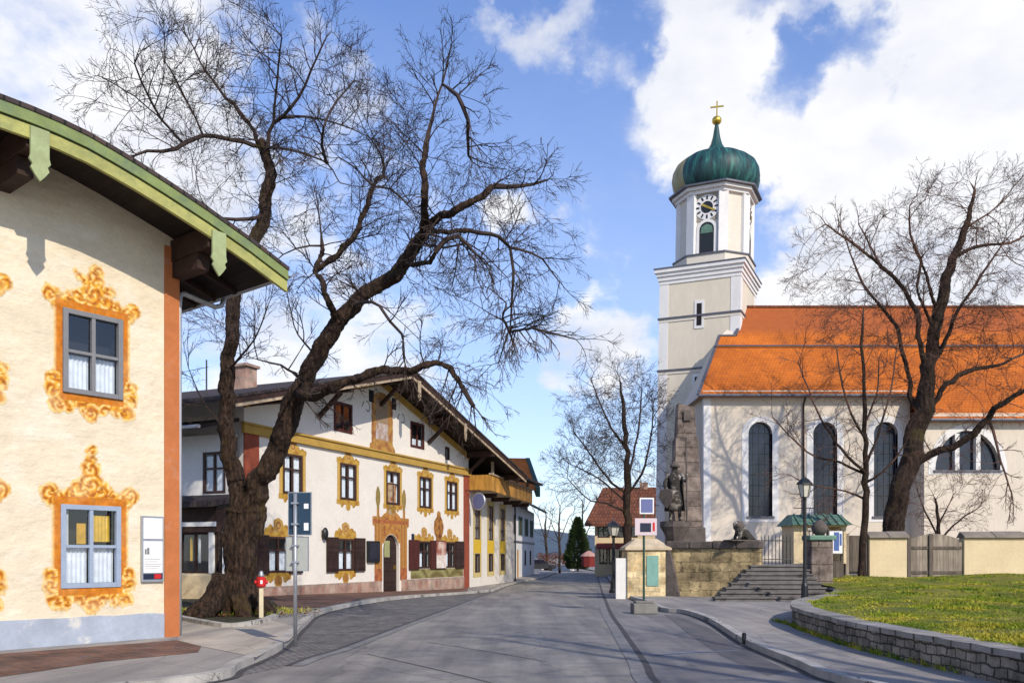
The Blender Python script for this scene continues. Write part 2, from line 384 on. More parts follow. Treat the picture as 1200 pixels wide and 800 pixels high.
M = {}
M['plaster_warm'] = pm('warm_cream_plaster', (0.70, 0.60, 0.44), 0.92, 0.12, 0.9, 0.9, 1.8, c2=(0.73, 0.67, 0.55), c2pos=(0.5, 0.66), stretch=(1, 1, 1.6), bdist=0.06)
M['plaster_blue'] = pm('blue_grey_plinth_paint', (0.36, 0.40, 0.47), 0.9, 0.16, 2.0, 0.4, 6, c2=(0.58, 0.56, 0.52), c2pos=(0.58, 0.66))
M['orange_paint'] = pm('orange_red_wall_paint', (0.46, 0.15, 0.05), 0.88, 0.18, 1.6, 0.3, 8, c2=(0.50, 0.26, 0.17), c2pos=(0.55, 0.72))
M['plaster_white'] = pm('white_lime_plaster', (0.74, 0.69, 0.615), 0.92, 0.06, 0.8, 0.35, 3, c2=(0.61, 0.55, 0.48), c2pos=(0.58, 0.78), bdist=0.04)
M['plaster_far'] = pm('off_white_plaster', (0.72, 0.70, 0.66), 0.92, 0.06, 0.8, 0.2, 3)
M['church_wall'] = pm('pale_pinkish_church_plaster', (0.64, 0.56, 0.46), 0.92, 0.07, 0.7, 0.3, 2.5, c2=(0.54, 0.465, 0.38), c2pos=(0.54, 0.78), stretch=(1, 1, .22))
M['tower_wall'] = pm('beige_tower_plaster', (0.64, 0.57, 0.455), 0.92, 0.08, 0.4, 0.3, 2.5, c2=(0.55, 0.485, 0.38), c2pos=(0.54, 0.76), stretch=(1, 1, .3))
M['church_white'] = pm('white_church_trim', (0.72, 0.70, 0.68), 0.9, 0.07, 1.2, 0.15, 6, c2=(0.60, 0.58, 0.55), c2pos=(0.58, 0.8), stretch=(1, 1, .3))
M['slate_trim'] = pm('dark_sheet_metal_cornice', (0.12, 0.12, 0.14), 0.5, 0.2, 1.5, 0.1, 10, 0.3)
M['ochre'] = pm('ochre_wall_paint', (0.43, 0.265, 0.06), 0.9, 0.14, 2.0, 0.2, 10)
M['red_paint'] = pm('brick_red_wall_paint', (0.26, 0.062, 0.034), 0.9, 0.2, 2.0, 0.2, 10)
M['dark_brown'] = wood_mat('dark_brown_stained_wood', (0.045, 0.024, 0.018), 1, (0.3, 0.3, 0.3))
M['soffit'] = wood_mat('dark_roof_boards', (0.030, 0.022, 0.018), 0.8, (1, 0.1, 1), 0.22, 0)
M['green_paint'] = pm('pale_green_board_paint', (0.20, 0.25, 0.09), 0.65, 0.2, 3, 0.2, 20, c2=(0.14, 0.19, 0.10), c2pos=(0.5, 0.66))
M['green_lower'] = pm('yellow_green_board_paint', (0.37, 0.365, 0.12), 0.7, 0.22, 3, 0.3, 20, c2=(0.24, 0.26, 0.10), c2pos=(0.55, 0.7))
M['bracket'] = pm('light_green_carved_board_paint', (0.33, 0.38, 0.19), 0.7, 0.2, 4, 0.2, 20)
M['dark_green'] = pm('dark_green_board_paint', (0.035, 0.075, 0.05), 0.6, 0.2, 3, 0.1, 20)
M['roof_dark'] = brick_mat('dark_weathered_roof_tiles', (0.075, 0.05, 0.045), (0.05, 0.04, 0.04), (0.02, 0.018, 0.018), 0.22, 0.3, 0.02, 'xy')
M['roof_orange'] = None
M['roof_red'] = brick_mat('red_clay_roof_tiles', (0.22, 0.078, 0.038), (0.13, 0.052, 0.03), (0.08, 0.03, 0.02), 0.3, 0.35, 0.03, 'xz')
M['grey_frame'] = pm('grey_window_paint', (0.20, 0.20, 0.21), 0.55, 0.1, 4, 0.1, 20)
M['bluegrey_frame'] = pm('blue_grey_window_paint', (0.30, 0.36, 0.46), 0.55, 0.1, 4, 0.1, 20)
M['brown_frame'] = pm('dark_brown_window_paint', (0.055, 0.026, 0.02), 0.5, 0.15, 4, 0.1, 20)
M['shutter'] = wood_mat('dark_shutter_wood', (0.04, 0.022, 0.018), 1, (1, 1, 0.1), 0.07, 2)
M['maroon'] = wood_mat('maroon_shutter_wood', (0.075, 0.02, 0.016), 1, (1, 1, 0.1))
M['curtain'] = pm('white_lace_curtain', (0.80, 0.80, 0.80), 0.95, 0.12, 7, 0.2, 30)
M['yellow_blind'] = pm('yellow_lampshade_cloth', (0.75, 0.48, 0.05), 0.9, 0.2, 6, 0.1, 30)
M['room'] = pm('dark_room_interior', (0.018, 0.016, 0.016), 0.95, 0.3, 2, 0.0)
M['glass'] = glass_mat()
M['lead_glass'] = pm('dark_church_glass', (0.012, 0.014, 0.028), 0.12, 0.5, 1.2, 0.35, 9, spec=0.6, bdist=0.01)
M['paint'] = paint_mat('painted_wall_ornament')
M['metal_grey'] = pm('galvanised_steel', (0.42, 0.44, 0.47), 0.42, 0.12, 6, 0.05, 40, 0.7)
M['metal_dark'] = pm('black_painted_iron', (0.016, 0.018, 0.02), 0.42, 0.2, 6, 0.1, 40, 0.2, spec=0.5)
M['zinc'] = pm('zinc_gutter', (0.52, 0.53, 0.55), 0.45, 0.15, 3, 0.05, 20, 0.5)
M['white_paint'] = pm('white_board_paint', (0.80, 0.79, 0.77), 0.6, 0.05, 5, 0.05, 30)
M['asphalt'] = ground_mat('worn_grey_asphalt', (0.165, 0.155, 0.142), (0.305, 0.282, 0.248), crack=.38)
M['bay'] = brick_mat('dark_small_cobbles', (0.15, 0.14, 0.132), (0.215, 0.20, 0.185), (0.09, 0.085, 0.08), 0.14, 0.14, 0.014, 'xy', 0.3, 0.5)
M['pave'] = ground_mat('pale_pavement_asphalt', (0.24, 0.222, 0.205), (0.35, 0.32, 0.285), 0.25, 0.5, 0.85)
M['pave_sunlit'] = ground_mat('sunlit_paving_tone', (0.34, 0.30, 0.25), (0.50, 0.44, 0.36), 0.3, 0.8, 0.85)  # paler pavement tone with sunlight put into the colour
M['brick_pave'] = brick_mat('red_brown_brick_paving', (0.23, 0.105, 0.06), (0.15, 0.10, 0.085), (0.09, 0.07, 0.06), 0.24, 0.12, 0.012, 'xy', 0.4)
M['brick_plinth'] = brick_mat('pink_red_stone_plinth', (0.36, 0.19, 0.14), (0.44, 0.33, 0.26), (0.34, 0.27, 0.22), 0.35, 0.5, 0.03, 'xz', 0.3)
M['kerb'] = brick_mat('granite_kerb', (0.40, 0.375, 0.34), (0.46, 0.43, 0.38), (0.14, 0.13, 0.12), 1.0, 4.0, 0.02, 'xy', 0.25, 0.3)
M['gutter'] = pm('dark_gutter_stones', (0.07, 0.065, 0.065), 0.8, 0.35, 4, 0.5, 20)
M['gutter_light'] = pm('pale_gutter_stones', (0.20, 0.195, 0.19), 0.8, 0.3, 4, 0.4, 20)
M['soil'] = pm('dark_soil_with_leaves', (0.045, 0.035, 0.022), 0.95, 0.5, 5, 0.9, 14, c2=(0.05, 0.065, 0.02), c2pos=(0.5, 0.6), bdist=0.05)
M['grass_soil'] = pm('mossy_lawn_soil', (0.20, 0.185, 0.022), 0.95, 0.4, 1.1, 0.8, 14, c2=(0.075, 0.115, 0.012), c2pos=(0.5, 0.62), bdist=0.05)
M['bark'] = None
M['rubble'] = brick_mat('rubble_stone', (0.27, 0.235, 0.19), (0.15, 0.135, 0.115), (0.06, 0.055, 0.046), .24, .13, .014, 'sum', .95, .9, .92, warp=2.2)
M['old_wall'] = brick_mat('mossy_old_stone_masonry', (0.42, 0.32, 0.165), (0.22, 0.165, 0.09), (0.13, 0.10, 0.06), .75, .36, .014, 'xz', .8, .7, .92, warp=1.8)
M['pillar_stone'] = brick_mat('pale_yellow_pillar_stone', (0.80, 0.64, 0.37), (0.55, 0.39, 0.19), (0.60, 0.47, 0.28), .42, .26, .02, 'xz', .5, .6, .92, warp=2.0)
M['cap_stone'] = pm('pale_sandstone_cap', (0.55, 0.44, 0.30), 0.9, 0.25, 2.5, 0.5, 12)
M['dark_stone'] = pm('dark_weathered_sandstone', (0.12, 0.098, 0.085), 0.92, 0.35, 2.2, 0.7, 12, c2=(0.06, 0.055, 0.05), c2pos=(0.5, 0.64), bdist=0.04)
M['obelisk'] = brick_mat('weathered_brown_grey_stone', (0.215, 0.17, 0.14), (0.16, 0.125, 0.108), (0.09, 0.07, 0.06), 2.4, .62, .02, 'xz', .8, .6, .92, warp=.3)
M['statue'] = pm('mottled_statue_stone', (0.34, 0.30, 0.25), 0.9, 0.4, 3, 0.6, 12, c2=(0.035, 0.03, 0.026), c2pos=(0.42, 0.50), bdist=0.03)
M['step'] = pm('dark_grey_stone_steps', (0.15, 0.135, 0.125), 0.85, 0.3, 2.5, 0.5, 15, c2=(0.06, 0.053, 0.05), c2pos=(0.52, 0.66))
M['cream_wall'] = pm('yellow_cream_wall_plaster', (0.66, 0.53, 0.33), 0.92, 0.12, 0.8, 0.5, 3, c2=(0.55, 0.43, 0.27), c2pos=(0.57, 0.7), bdist=0.04)
M['coping'] = pm('grey_brown_coping_slabs', (0.22, 0.185, 0.15), 0.9, 0.3, 2.5, 0.5, 12)
M['gate_wood'] = wood_mat('weathered_grey_gate_planks', (0.27, 0.22, 0.17), 1, (1, 1, 0.06), 0.22, 0)
M['fence_wood'] = wood_mat('weathered_dark_fence_wood', (0.12, 0.095, 0.075), 1, (1, 1, 0.08), 0.16, 0)
M['copper'] = pm('green_copper_sheet', (0.12, 0.22, 0.16), 0.55, 0.3, 2.5, 0.2, 10, 0.2)
M['balcony'] = wood_mat('honey_coloured_balcony_wood', (0.55, 0.27, 0.05), 1, (1, 1, 0.08), 0.55, 0)
M['beam_light'] = wood_mat('weathered_pale_beam', (0.42, 0.32, 0.22), 1, (0.3, 0.3, 0.3))
M['gold'] = pm('gilded_metal', (0.75, 0.48, 0.08), 0.32, 0.15, 5, 0.0, 10, 0.85)
M['sign_back'] = pm('blue_grey_sign_back', (0.022, 0.05, 0.085), 0.45, 0.1, 4, 0.0)
M['sign_grey'] = pm('grey_sign_back', (0.40, 0.41, 0.37), 0.5, 0.1, 4, 0.0)
M['sign_blue'] = pm('blue_violet_sign', (0.13, 0.15, 0.31), 0.4, 0.06, 4, 0.0)
M['sign_dark'] = pm('dark_sign_print', (0.015, 0.02, 0.045), 0.5, 0.1, 4, 0.0)
M['red'] = pm('red_enamel', (0.52, 0.02, 0.02), 0.4, 0.1, 5, 0.05, 30)
M['concrete'] = pm('concrete', (0.20, 0.19, 0.17), 0.9, 0.25, 3, 0.4, 25)
M['cream_post'] = pm('cream_painted_post', (0.62, 0.54, 0.37), 0.7, 0.12, 5, 0.1, 30)
M['poster_blue'] = pm('blue_poster_print', (0.07, 0.13, 0.34), 0.6, 0.2, 6, 0.0)
M['turquoise'] = pm('green_patina_plate', (0.19, 0.36, 0.30), 0.6, 0.15, 4, 0.2, 15, 0.1)
M['lamp_glass'] = pm('milky_lamp_glass', (0.62, 0.58, 0.48), 0.25, 0.1, 5, 0.0)
M['yellow_paint'] = pm('bright_yellow_wall_paint', (0.68, 0.45, 0.04), 0.9, 0.12, 3, 0.1, 10)
M['cloth_red'] = pm('dark_red_parasol_cloth', (0.20, 0.03, 0.026), 0.9, 0.2, 4, 0.2, 20)
M['cloth_pink'] = pm('faded_pink_parasol_cloth', (0.44, 0.25, 0.21), 0.9, 0.2, 4, 0.2, 20)
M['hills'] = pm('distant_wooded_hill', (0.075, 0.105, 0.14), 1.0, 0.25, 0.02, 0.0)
M['conifer'] = pm('conifer_needles', (0.035, 0.062, 0.018), 0.85, 0.5, 1.2, 0.0, c2=(0.085, 0.085, 0.02), c2pos=(0.55, 0.7))
M['hedge'] = pm('russet_hedge_leaves', (0.17, 0.065, 0.03), 0.9, 0.4, 3, 0.0)
M['car_dark'] = pm('dark_car_paint', (0.03, 0.03, 0.035), 0.25, 0.1, 4, 0.0, spec=0.6)
M['car_white'] = pm('silver_car_paint', (0.55, 0.56, 0.58), 0.3, 0.05, 4, 0.0, spec=0.6)
M['rubber'] = pm('black_tyre_rubber', (0.015, 0.015, 0.015), 0.85, 0.1, 4, 0.0)
M['olive'] = None

def special_mats():
    # orange church tiles
    m, nt, N, L, P = nm('orange_clay_church_tiles'); M['roof_orange'] = m
    tc = N.new('ShaderNodeTexCoord'); v = tc.outputs['Object']
    sp = N.new('ShaderNodeSeparateXYZ'); L.new(v, sp.inputs[0]); cb = N.new('ShaderNodeCombineXYZ')
    L.new(sp.outputs[0], cb.inputs[0]); L.new(sp.outputs[2], cb.inputs[1])
    br = N.new('ShaderNodeTexBrick'); L.new(cb.outputs[0], br.inputs['Vector']); br.inputs['Scale'].default_value = 1
    br.inputs['Brick Width'].default_value = 0.22; br.inputs['Row Height'].default_value = 0.17; br.inputs['Mortar Size'].default_value = 0.018
    br.inputs['Color1'].default_value = (0.56, 0.155, 0.018, 1); br.inputs['Color2'].default_value = (0.50, 0.135, 0.016, 1); br.inputs['Mortar'].default_value = (0.36, 0.095, 0.015, 1)
    n2 = _noise(N, L, v, 0.45, 8, 0.7); n3 = _noise(N, L, v, 2.2, 6, 0.7)
    col = _mix(N, L, 1.0, br.outputs['Color'], _ramp(N, L, n2, [(0.3, (0.62, 0.56, 0.5)), (0.7, (1.2, 1.16, 1.0))]), 'MULTIPLY')
    col = _mix(N, L, _ramp(N, L, n3, [(0.52, (0, 0, 0)), (0.72, (0.75, 0.75, 0.75))]), col, (0.27, 0.075, 0.022))
    # darker tiles along the ridge
    rg = N.new('ShaderNodeMapRange'); L.new(sp.outputs[2], rg.inputs[0]); rg.inputs[1].default_value = 14.8; rg.inputs[2].default_value = 15.5
    col = _mix(N, L, rg.outputs[0], col, _mix(N, L, n3, (0.42, 0.11, 0.02), (0.25, 0.065, 0.022)))
    L.new(col, P.inputs['Base Color']); P.inputs['Roughness'].default_value = 0.8; P.inputs['Specular IOR Level'].default_value = 0.25
    inv = N.new('ShaderNodeInvert'); L.new(br.outputs['Fac'], inv.inputs['Color']); _bump(N, L, P, inv.outputs[0], 0.5, 0.03)
    # bark
    for key, nme, c1, c2, moss in (('bark', 'rough_furrowed_bark', (0.014, 0.009, 0.007), (0.115, 0.072, 0.05), (0.12, 0.09, 0.016)), ('bark_dark', 'dark_bark', (0.02, 0.013, 0.009), (0.085, 0.055, 0.04), (0.10, 0.085, 0.02))):
        m, nt, N, L, P = nm(nme); M[key] = m
        tc = N.new('ShaderNodeTexCoord'); mp = N.new('ShaderNodeMapping'); mp.inputs['Scale'].default_value = (1, 1, 0.22); L.new(tc.outputs['Object'], mp.inputs[0])
        n = _noise(N, L, mp.outputs[0], 13, 10, 0.8); nb = _noise(N, L, tc.outputs['Object'], 0.9, 6, 0.65)
        col = _ramp(N, L, n, [(0.40, c1), (0.50, shade(c2, 0.45)), (0.60, c2), (0.70, shade(c2, 1.9))])
        col = _mix(N, L, _ramp(N, L, nb, [(0.56, (0, 0, 0)), (0.68, (0.65, 0.65, 0.65))]), col, moss)
        L.new(col, P.inputs['Base Color']); P.inputs['Roughness'].default_value = 0.92; P.inputs['Specular IOR Level'].default_value = 0.2
        _bump(N, L, P, n, 1.0, 0.14)
    M['twig'] = pm('dark_twigs', (0.045, 0.030, 0.024), 0.85, 0.3, 2, 0)
    M['twig_red'] = pm('reddish_brown_twigs', (0.10, 0.052, 0.036), 0.85, 0.3, 2, 0)
    # copper dome: dark teal with vertical runs
    m, nt, N, L, P = nm('patinated_copper_dome_sun_glint'); M['dome'] = m
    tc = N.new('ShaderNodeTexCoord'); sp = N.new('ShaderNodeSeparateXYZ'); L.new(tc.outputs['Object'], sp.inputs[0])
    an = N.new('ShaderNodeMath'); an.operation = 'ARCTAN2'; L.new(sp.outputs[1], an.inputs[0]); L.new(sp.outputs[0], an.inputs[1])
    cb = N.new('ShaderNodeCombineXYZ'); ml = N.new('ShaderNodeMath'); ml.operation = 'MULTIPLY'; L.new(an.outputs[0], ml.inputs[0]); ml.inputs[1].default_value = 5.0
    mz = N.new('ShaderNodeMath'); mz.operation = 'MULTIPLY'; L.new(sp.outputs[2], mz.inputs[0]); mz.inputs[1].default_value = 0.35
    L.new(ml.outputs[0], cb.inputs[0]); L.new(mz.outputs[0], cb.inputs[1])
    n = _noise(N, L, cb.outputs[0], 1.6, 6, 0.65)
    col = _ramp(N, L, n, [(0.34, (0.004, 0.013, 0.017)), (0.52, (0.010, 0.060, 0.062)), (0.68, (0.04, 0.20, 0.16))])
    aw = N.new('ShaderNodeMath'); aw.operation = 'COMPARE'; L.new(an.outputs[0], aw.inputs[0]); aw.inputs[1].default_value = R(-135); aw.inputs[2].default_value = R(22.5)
    col = _mix(N, L, aw.outputs[0], col, _ramp(N, L, n, [(0.34, (0.16, 0.12, 0.05)), (0.52, (0.33, 0.28, 0.14)), (0.68, (0.22, 0.27, 0.16))]))  # bronze sector paints the sun's reflection into the copper colour
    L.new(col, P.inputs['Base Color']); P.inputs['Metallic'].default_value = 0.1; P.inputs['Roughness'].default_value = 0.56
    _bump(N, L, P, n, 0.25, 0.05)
    # grass blades
    m, nt, N, L, P = nm('winter_grass_blades'); M['grass'] = m
    tc = N.new('ShaderNodeTexCoord')
    n = _noise(N, L, tc.outputs['Object'], 0.9, 6, 0.7); n2 = _noise(N, L, tc.outputs['Object'], 7, 4, 0.7)
    col = _ramp(N, L, n, [(0.37, (0.075, 0.15, 0.010)), (0.48, (0.20, 0.25, 0.018)), (0.60, (0.44, 0.37, 0.045))])
    col = _mix(N, L, 1.0, col, _ramp(N, L, n2, [(0.3, (0.6, 0.65, 0.5)), (0.7, (1.35, 1.3, 1.2))]), 'MULTIPLY')
    L.new(col, P.inputs['Base Color']); P.inputs['Roughness'].default_value = 0.75; P.inputs['Specular IOR Level'].default_value = 0.2
special_mats()

# ------------------------------------------------------------------ painted ornament (flat paint with a drawn outline)
def paint(name, field, color, x0, x1, z0, z1, res, parent, y=-0.006, loc=(0, 0, 0)):
    mb = MB(); mb.c = []; nx = int((x1 - x0) / res) + 1; nz = int((z1 - z0) / res) + 1
    val = [[field(x0 + i * res, z0 + j * res) for j in range(nz + 1)] for i in range(nx + 1)]
    idx = {}
    def vert(key, x, z):
        if key not in idx:
            idx[key] = len(mb.v); mb.v.append((x, y, z)); mb.c.append(color(x, z))
        return idx[key]
    for i in range(nx):
        for j in range(nz):
            cs = [(i, j), (i + 1, j), (i + 1, j + 1), (i, j + 1)]; vs = [val[a][b] for a, b in cs]
            if max(vs) <= 0: continue
            poly = []
            for k in range(4):
                (a, b), va = cs[k], vs[k]; (c, d), vb = cs[(k + 1) % 4], vs[(k + 1) % 4]
                if va > 0: poly.append(vert((a, b, a, b), x0 + a * res, z0 + b * res))
                if (va > 0) != (vb > 0):
                    t = va / (va - vb); e = ((a, b), (c, d)) if (a, b) < (c, d) else ((c, d), (a, b))
                    poly.append(vert((*e[0], *e[1]), x0 + (a + (c - a) * t) * res, z0 + (b + (d - b) * t) * res))
            if len(poly) >= 3: mb.f.append(tuple(poly)); mb.m.append(0)
    o = mb.build(name, M['paint'], parent, loc=loc, recalc=False)
    return o
def circ(u, v, cx, cz, r): return r - math.hypot(u - cx, v - cz)
def ell(u, v, cx, cz, a, b): return (1 - math.hypot((u - cx) / a, (v - cz) / b)) * min(a, b)
def box2(u, v, cx, cz, a, b): return min(a - abs(u - cx), b - abs(v - cz))
def lerp3(a, b, t): t = max(0, min(1, t)); return tuple(x + (y - x) * t for x, y in zip(a, b))

# ------------------------------------------------------------------ ground
def ground_patch(name, poly, dz, mat, kind='structure', follow=True):
    bm = bmesh.new(); vs = [bm.verts.new((p[0], p[1], 0)) for p in poly]
    for t in tessellate_polygon([[Vector((p[0], p[1], 0)) for p in poly]]):
        try: bm.faces.new([vs[i] for i in t])
        except ValueError: pass
    if follow:
        for k in range(14):
            yy = 28 + 22 * k / 13
            bmesh.ops.bisect_plane(bm, geom=bm.verts[:] + bm.edges[:] + bm.faces[:], plane_co=(0, yy, 0), plane_no=(0, 1, 0))
        for v in bm.verts: v.co.z = G(v.co.y) + dz
    else:
        for v in bm.verts: v.co.z = dz
    bmesh.ops.recalc_face_normals(bm, faces=bm.faces)
    for f in bm.faces:
        if f.normal.z < 0: f.normal_flip()
    me = bpy.data.meshes.new(name); bm.to_mesh(me); bm.free(); me.materials.append(mat)
    o = bpy.data.objects.new(name, me); COL.objects.link(o)
    return tag(o, kind=kind)
def smooth_path(pts, n=6):
    pts = [Vector(p) for p in pts]; out = []
    for i in range(len(pts) - 1):
        p0, p1, p2, p3 = pts[max(i - 1, 0)], pts[i], pts[i + 1], pts[min(i + 2, len(pts) - 1)]
        for k in range(n):
            t = k / n
            out.append(0.5 * ((2 * p1) + (p2 - p0) * t + (2 * p0 - 5 * p1 + 4 * p2 - p3) * t * t + (3 * p1 - p0 - 3 * p2 + p3) * t ** 3))
    return out + [pts[-1]]
def offset_path(pts, d):     # to the left of travel is +
    o = []
    for i, p in enumerate(pts):
        t = pts[min(i + 1, len(pts) - 1)] - pts[max(i - 1, 0)]; t.z = 0; t.normalize()
        o.append(Vector((p.x - t.y * d, p.y + t.x * d, 0)))
    return o
def strip(name, pts, d0, d1, z0, z1, mat, kind='structure'):    # swept box along a ground path
    a = offset_path(pts, d0); b = offset_path(pts, d1); mb = MB()
    for i in range(len(pts) - 1):
        q = [a[i], b[i], b[i + 1], a[i + 1]]
        if z1 - z0 < 0.02: mb.face([(p.x, p.y, G(p.y) + z1) for p in q])
        else: mb.hexa([(p.x, p.y, G(p.y) + z0) for p in q] + [(p.x, p.y, G(p.y) + z1) for p in q])
    o = mb.build(name, mat); return tag(o, kind=kind)

PAVE = 0.11
LK = smooth_path([(-9.5, 6.5, 0), (-6.0, 8.9, 0)] + [gp(*p) for p in ((242, 800), (283, 784), (325, 765), (343, 750), (358, 734), (379, 719), (433, 707), (492, 700), (546, 696), (577, 693))])
LK2 = smooth_path([gp(*p) for p in ((577, 693), (592, 687.5), (604, 684), (620, 680.5), (637, 677), (646, 673.5), (652, 671))], 4)
RK = smooth_path([(5.6, 4.5, 0), (4.9, 8.0, 0)] + [gp(*p) for p in ((979, 800), (934, 782), (871, 755), (832, 730), (802, 719), (775, 716), (757, 707), (740, 702), (727, 695), (719, 686), (712, 677), (708, 671))])
LG = smooth_path([gp(*p) for p in ((337, 780), (366, 769), (400, 759), (467, 734), (525, 713), (554, 702), (575, 694.5))])
RG = smooth_path([(1.95, 7.0, 0)] + [gp(*p) for p in ((770, 800), (755, 775), (730, 739), (712, 710), (704, 688), (701, 678), (701, 671))])

tag(ground_patch('ground', [(-700, -60), (700, -60), (700, 900), (-700, 900)], -0.06, M['pave']), kind='structure')
ground_patch('road', [(-45, -12), (70, -12), (70, 160), (-45, 160)], 0.0, M['asphalt'])
ground_patch('parking_bay', [(p.x, p.y) for p in LK[12:]] + [(p.x, p.y) for p in reversed(LG)], 0.004, M['bay'])
ground_patch('parking_bay', [(p.x, p.y) for p in RG[3:24]] + [(p.x, p.y) for p in reversed(RK[6:56])], 0.004, ground_mat('dark_patched_asphalt', (0.165, 0.155, 0.15), (0.25, 0.235, 0.22)))
ground_patch('pavement', [(p.x, p.y) for p in LK] + [(p.x, p.y) for p in LK2[1:]] + [(3.5, 125), (-60, 125), (-60, 6.0)], PAVE, M['pave'])
ground_patch('pavement', [(p.x, p.y) for p in RK] + [(10, 125), (80, 125), (80, 4.5)], PAVE, M['pave'])
strip('kerb', LK, 0.0, 0.17, -0.04, PAVE + 0.012, M['kerb']); strip('kerb', LK2, 0.0, 0.17, -0.04, PAVE + 0.012, M['kerb'])
strip('kerb', RK, 0.0, -0.17, -0.04, PAVE + 0.012, M['kerb'])
for KP in (LK, LK2): strip('gutter', KP, -0.10, 0.0, 0, 0.011, M['gutter'])
strip('gutter', RK, 0.0, 0.11, 0, 0.011, M['gutter'])
strip('gutter', LG, -0.05, 0.05, 0, 0.008, M['gutter']); strip('gutter', LG, -0.24, -0.05, 0, 0.009, M['gutter_light'])
strip('gutter', RG, -0.055, 0.055, 0, 0.008, M['gutter']); strip('gutter', RG, 0.055, 0.26, 0, 0.009, M['gutter_light'])
for a, b in (((430, 766), (600, 806)), ((500, 752), (640, 775))):
    strip('road_seam', smooth_path([gp(*a), gp((a[0] + b[0]) / 2 + 4, (a[1] + b[1]) / 2), gp(*b)], 5), -0.011, 0.011, 0, 0.007, M['gutter'])
strip('bay_marking', smooth_path([gp(762, 768), gp(812, 764.5), gp(868, 762)], 4), -0.05, 0.05, 0, 0.010, pm('worn_blue_road_paint', (0.14, 0.19, 0.29), 0.8, 0.3, 4, 0.1, c2=(0.2, 0.19, 0.18), c2pos=(0.45, 0.6)))
ground_patch('road_patch', [tuple(gp(*q)[:2]) for q in ((778, 719.5), (800, 724), (830, 735), (868, 758), (925, 786), (900, 792), (845, 768), (806, 742))], 0.0075, ground_mat('fresh_dark_asphalt', (0.10, 0.095, 0.095), (0.15, 0.142, 0.138)))
# brick strip at the foot of the near house and the paving by the tree, sunlight painted into its paler colour
ground_patch('brick_paving', [gp(-120, 812, PAVE)[:2], gp(0, 793, PAVE)[:2], gp(120, 775, PAVE)[:2], gp(232, 764, PAVE)[:2], gp(236, 757, PAVE)[:2], gp(206, 750, PAVE)[:2], gp(-120, 775, PAVE)[:2]], PAVE + 0.005, M['brick_pave'])
ground_patch('brick_paving', [gp(318, 712, PAVE)[:2], gp(372, 712, PAVE)[:2], gp(440, 699.5, PAVE)[:2], gp(548, 692.5, PAVE)[:2], gp(548, 687, PAVE)[:2], gp(300, 694, PAVE)[:2]], PAVE + 0.005, M['brick_pave'])
ground_patch('sunlit_paving', [gp(236, 757, PAVE)[:2], gp(300, 770, PAVE)[:2], gp(340, 749, PAVE)[:2], gp(352, 735, PAVE)[:2], gp(318, 727, PAVE)[:2], gp(214, 727, PAVE)[:2], gp(208, 750, PAVE)[:2]], PAVE + 0.006, M['pave_sunlit'])
ground_patch('soil_bed', [gp(212, 726, PAVE)[:2], gp(268, 733, PAVE)[:2], gp(312, 727, PAVE)[:2], gp(330, 716, PAVE)[:2], gp(318, 703, PAVE)[:2], gp(205, 703, PAVE)[:2]], PAVE + 0.05, M['soil'])
strip('bed_edging', smooth_path([gp(205, 724, PAVE), gp(240, 731, PAVE), gp(272, 734.5, PAVE), gp(312, 728, PAVE), gp(332, 716, PAVE)], 4), -0.09, 0.09, 0, PAVE + 0.09, M['kerb'])

def hills():
    mb = MB(); n = 60; pts = []
    for i in range(n + 1):
        a = R(-60 + 120 * i / n); d = 620
        h = 22 + 16 * noise.noise(Vector((i * 0.21, 1.7, 0))) + 7 * noise.noise(Vector((i * 0.7, 4, 0)))
        pts.append((math.sin(a) * d, math.cos(a) * d, h))
    for i in range(n):
        a, b = pts[i], pts[i + 1]
        mb.face([(a[0] * 0.75, a[1] * 0.75, -2), (b[0] * 0.75, b[1] * 0.75, -2), b, a])
        mb.face([a, b, (b[0] * 1.2, b[1] * 1.2, -2), (a[0] * 1.2, a[1] * 1.2, -2)])
    tag(mb.build('hills', M['hills'], smooth=True), kind='structure')
hills()

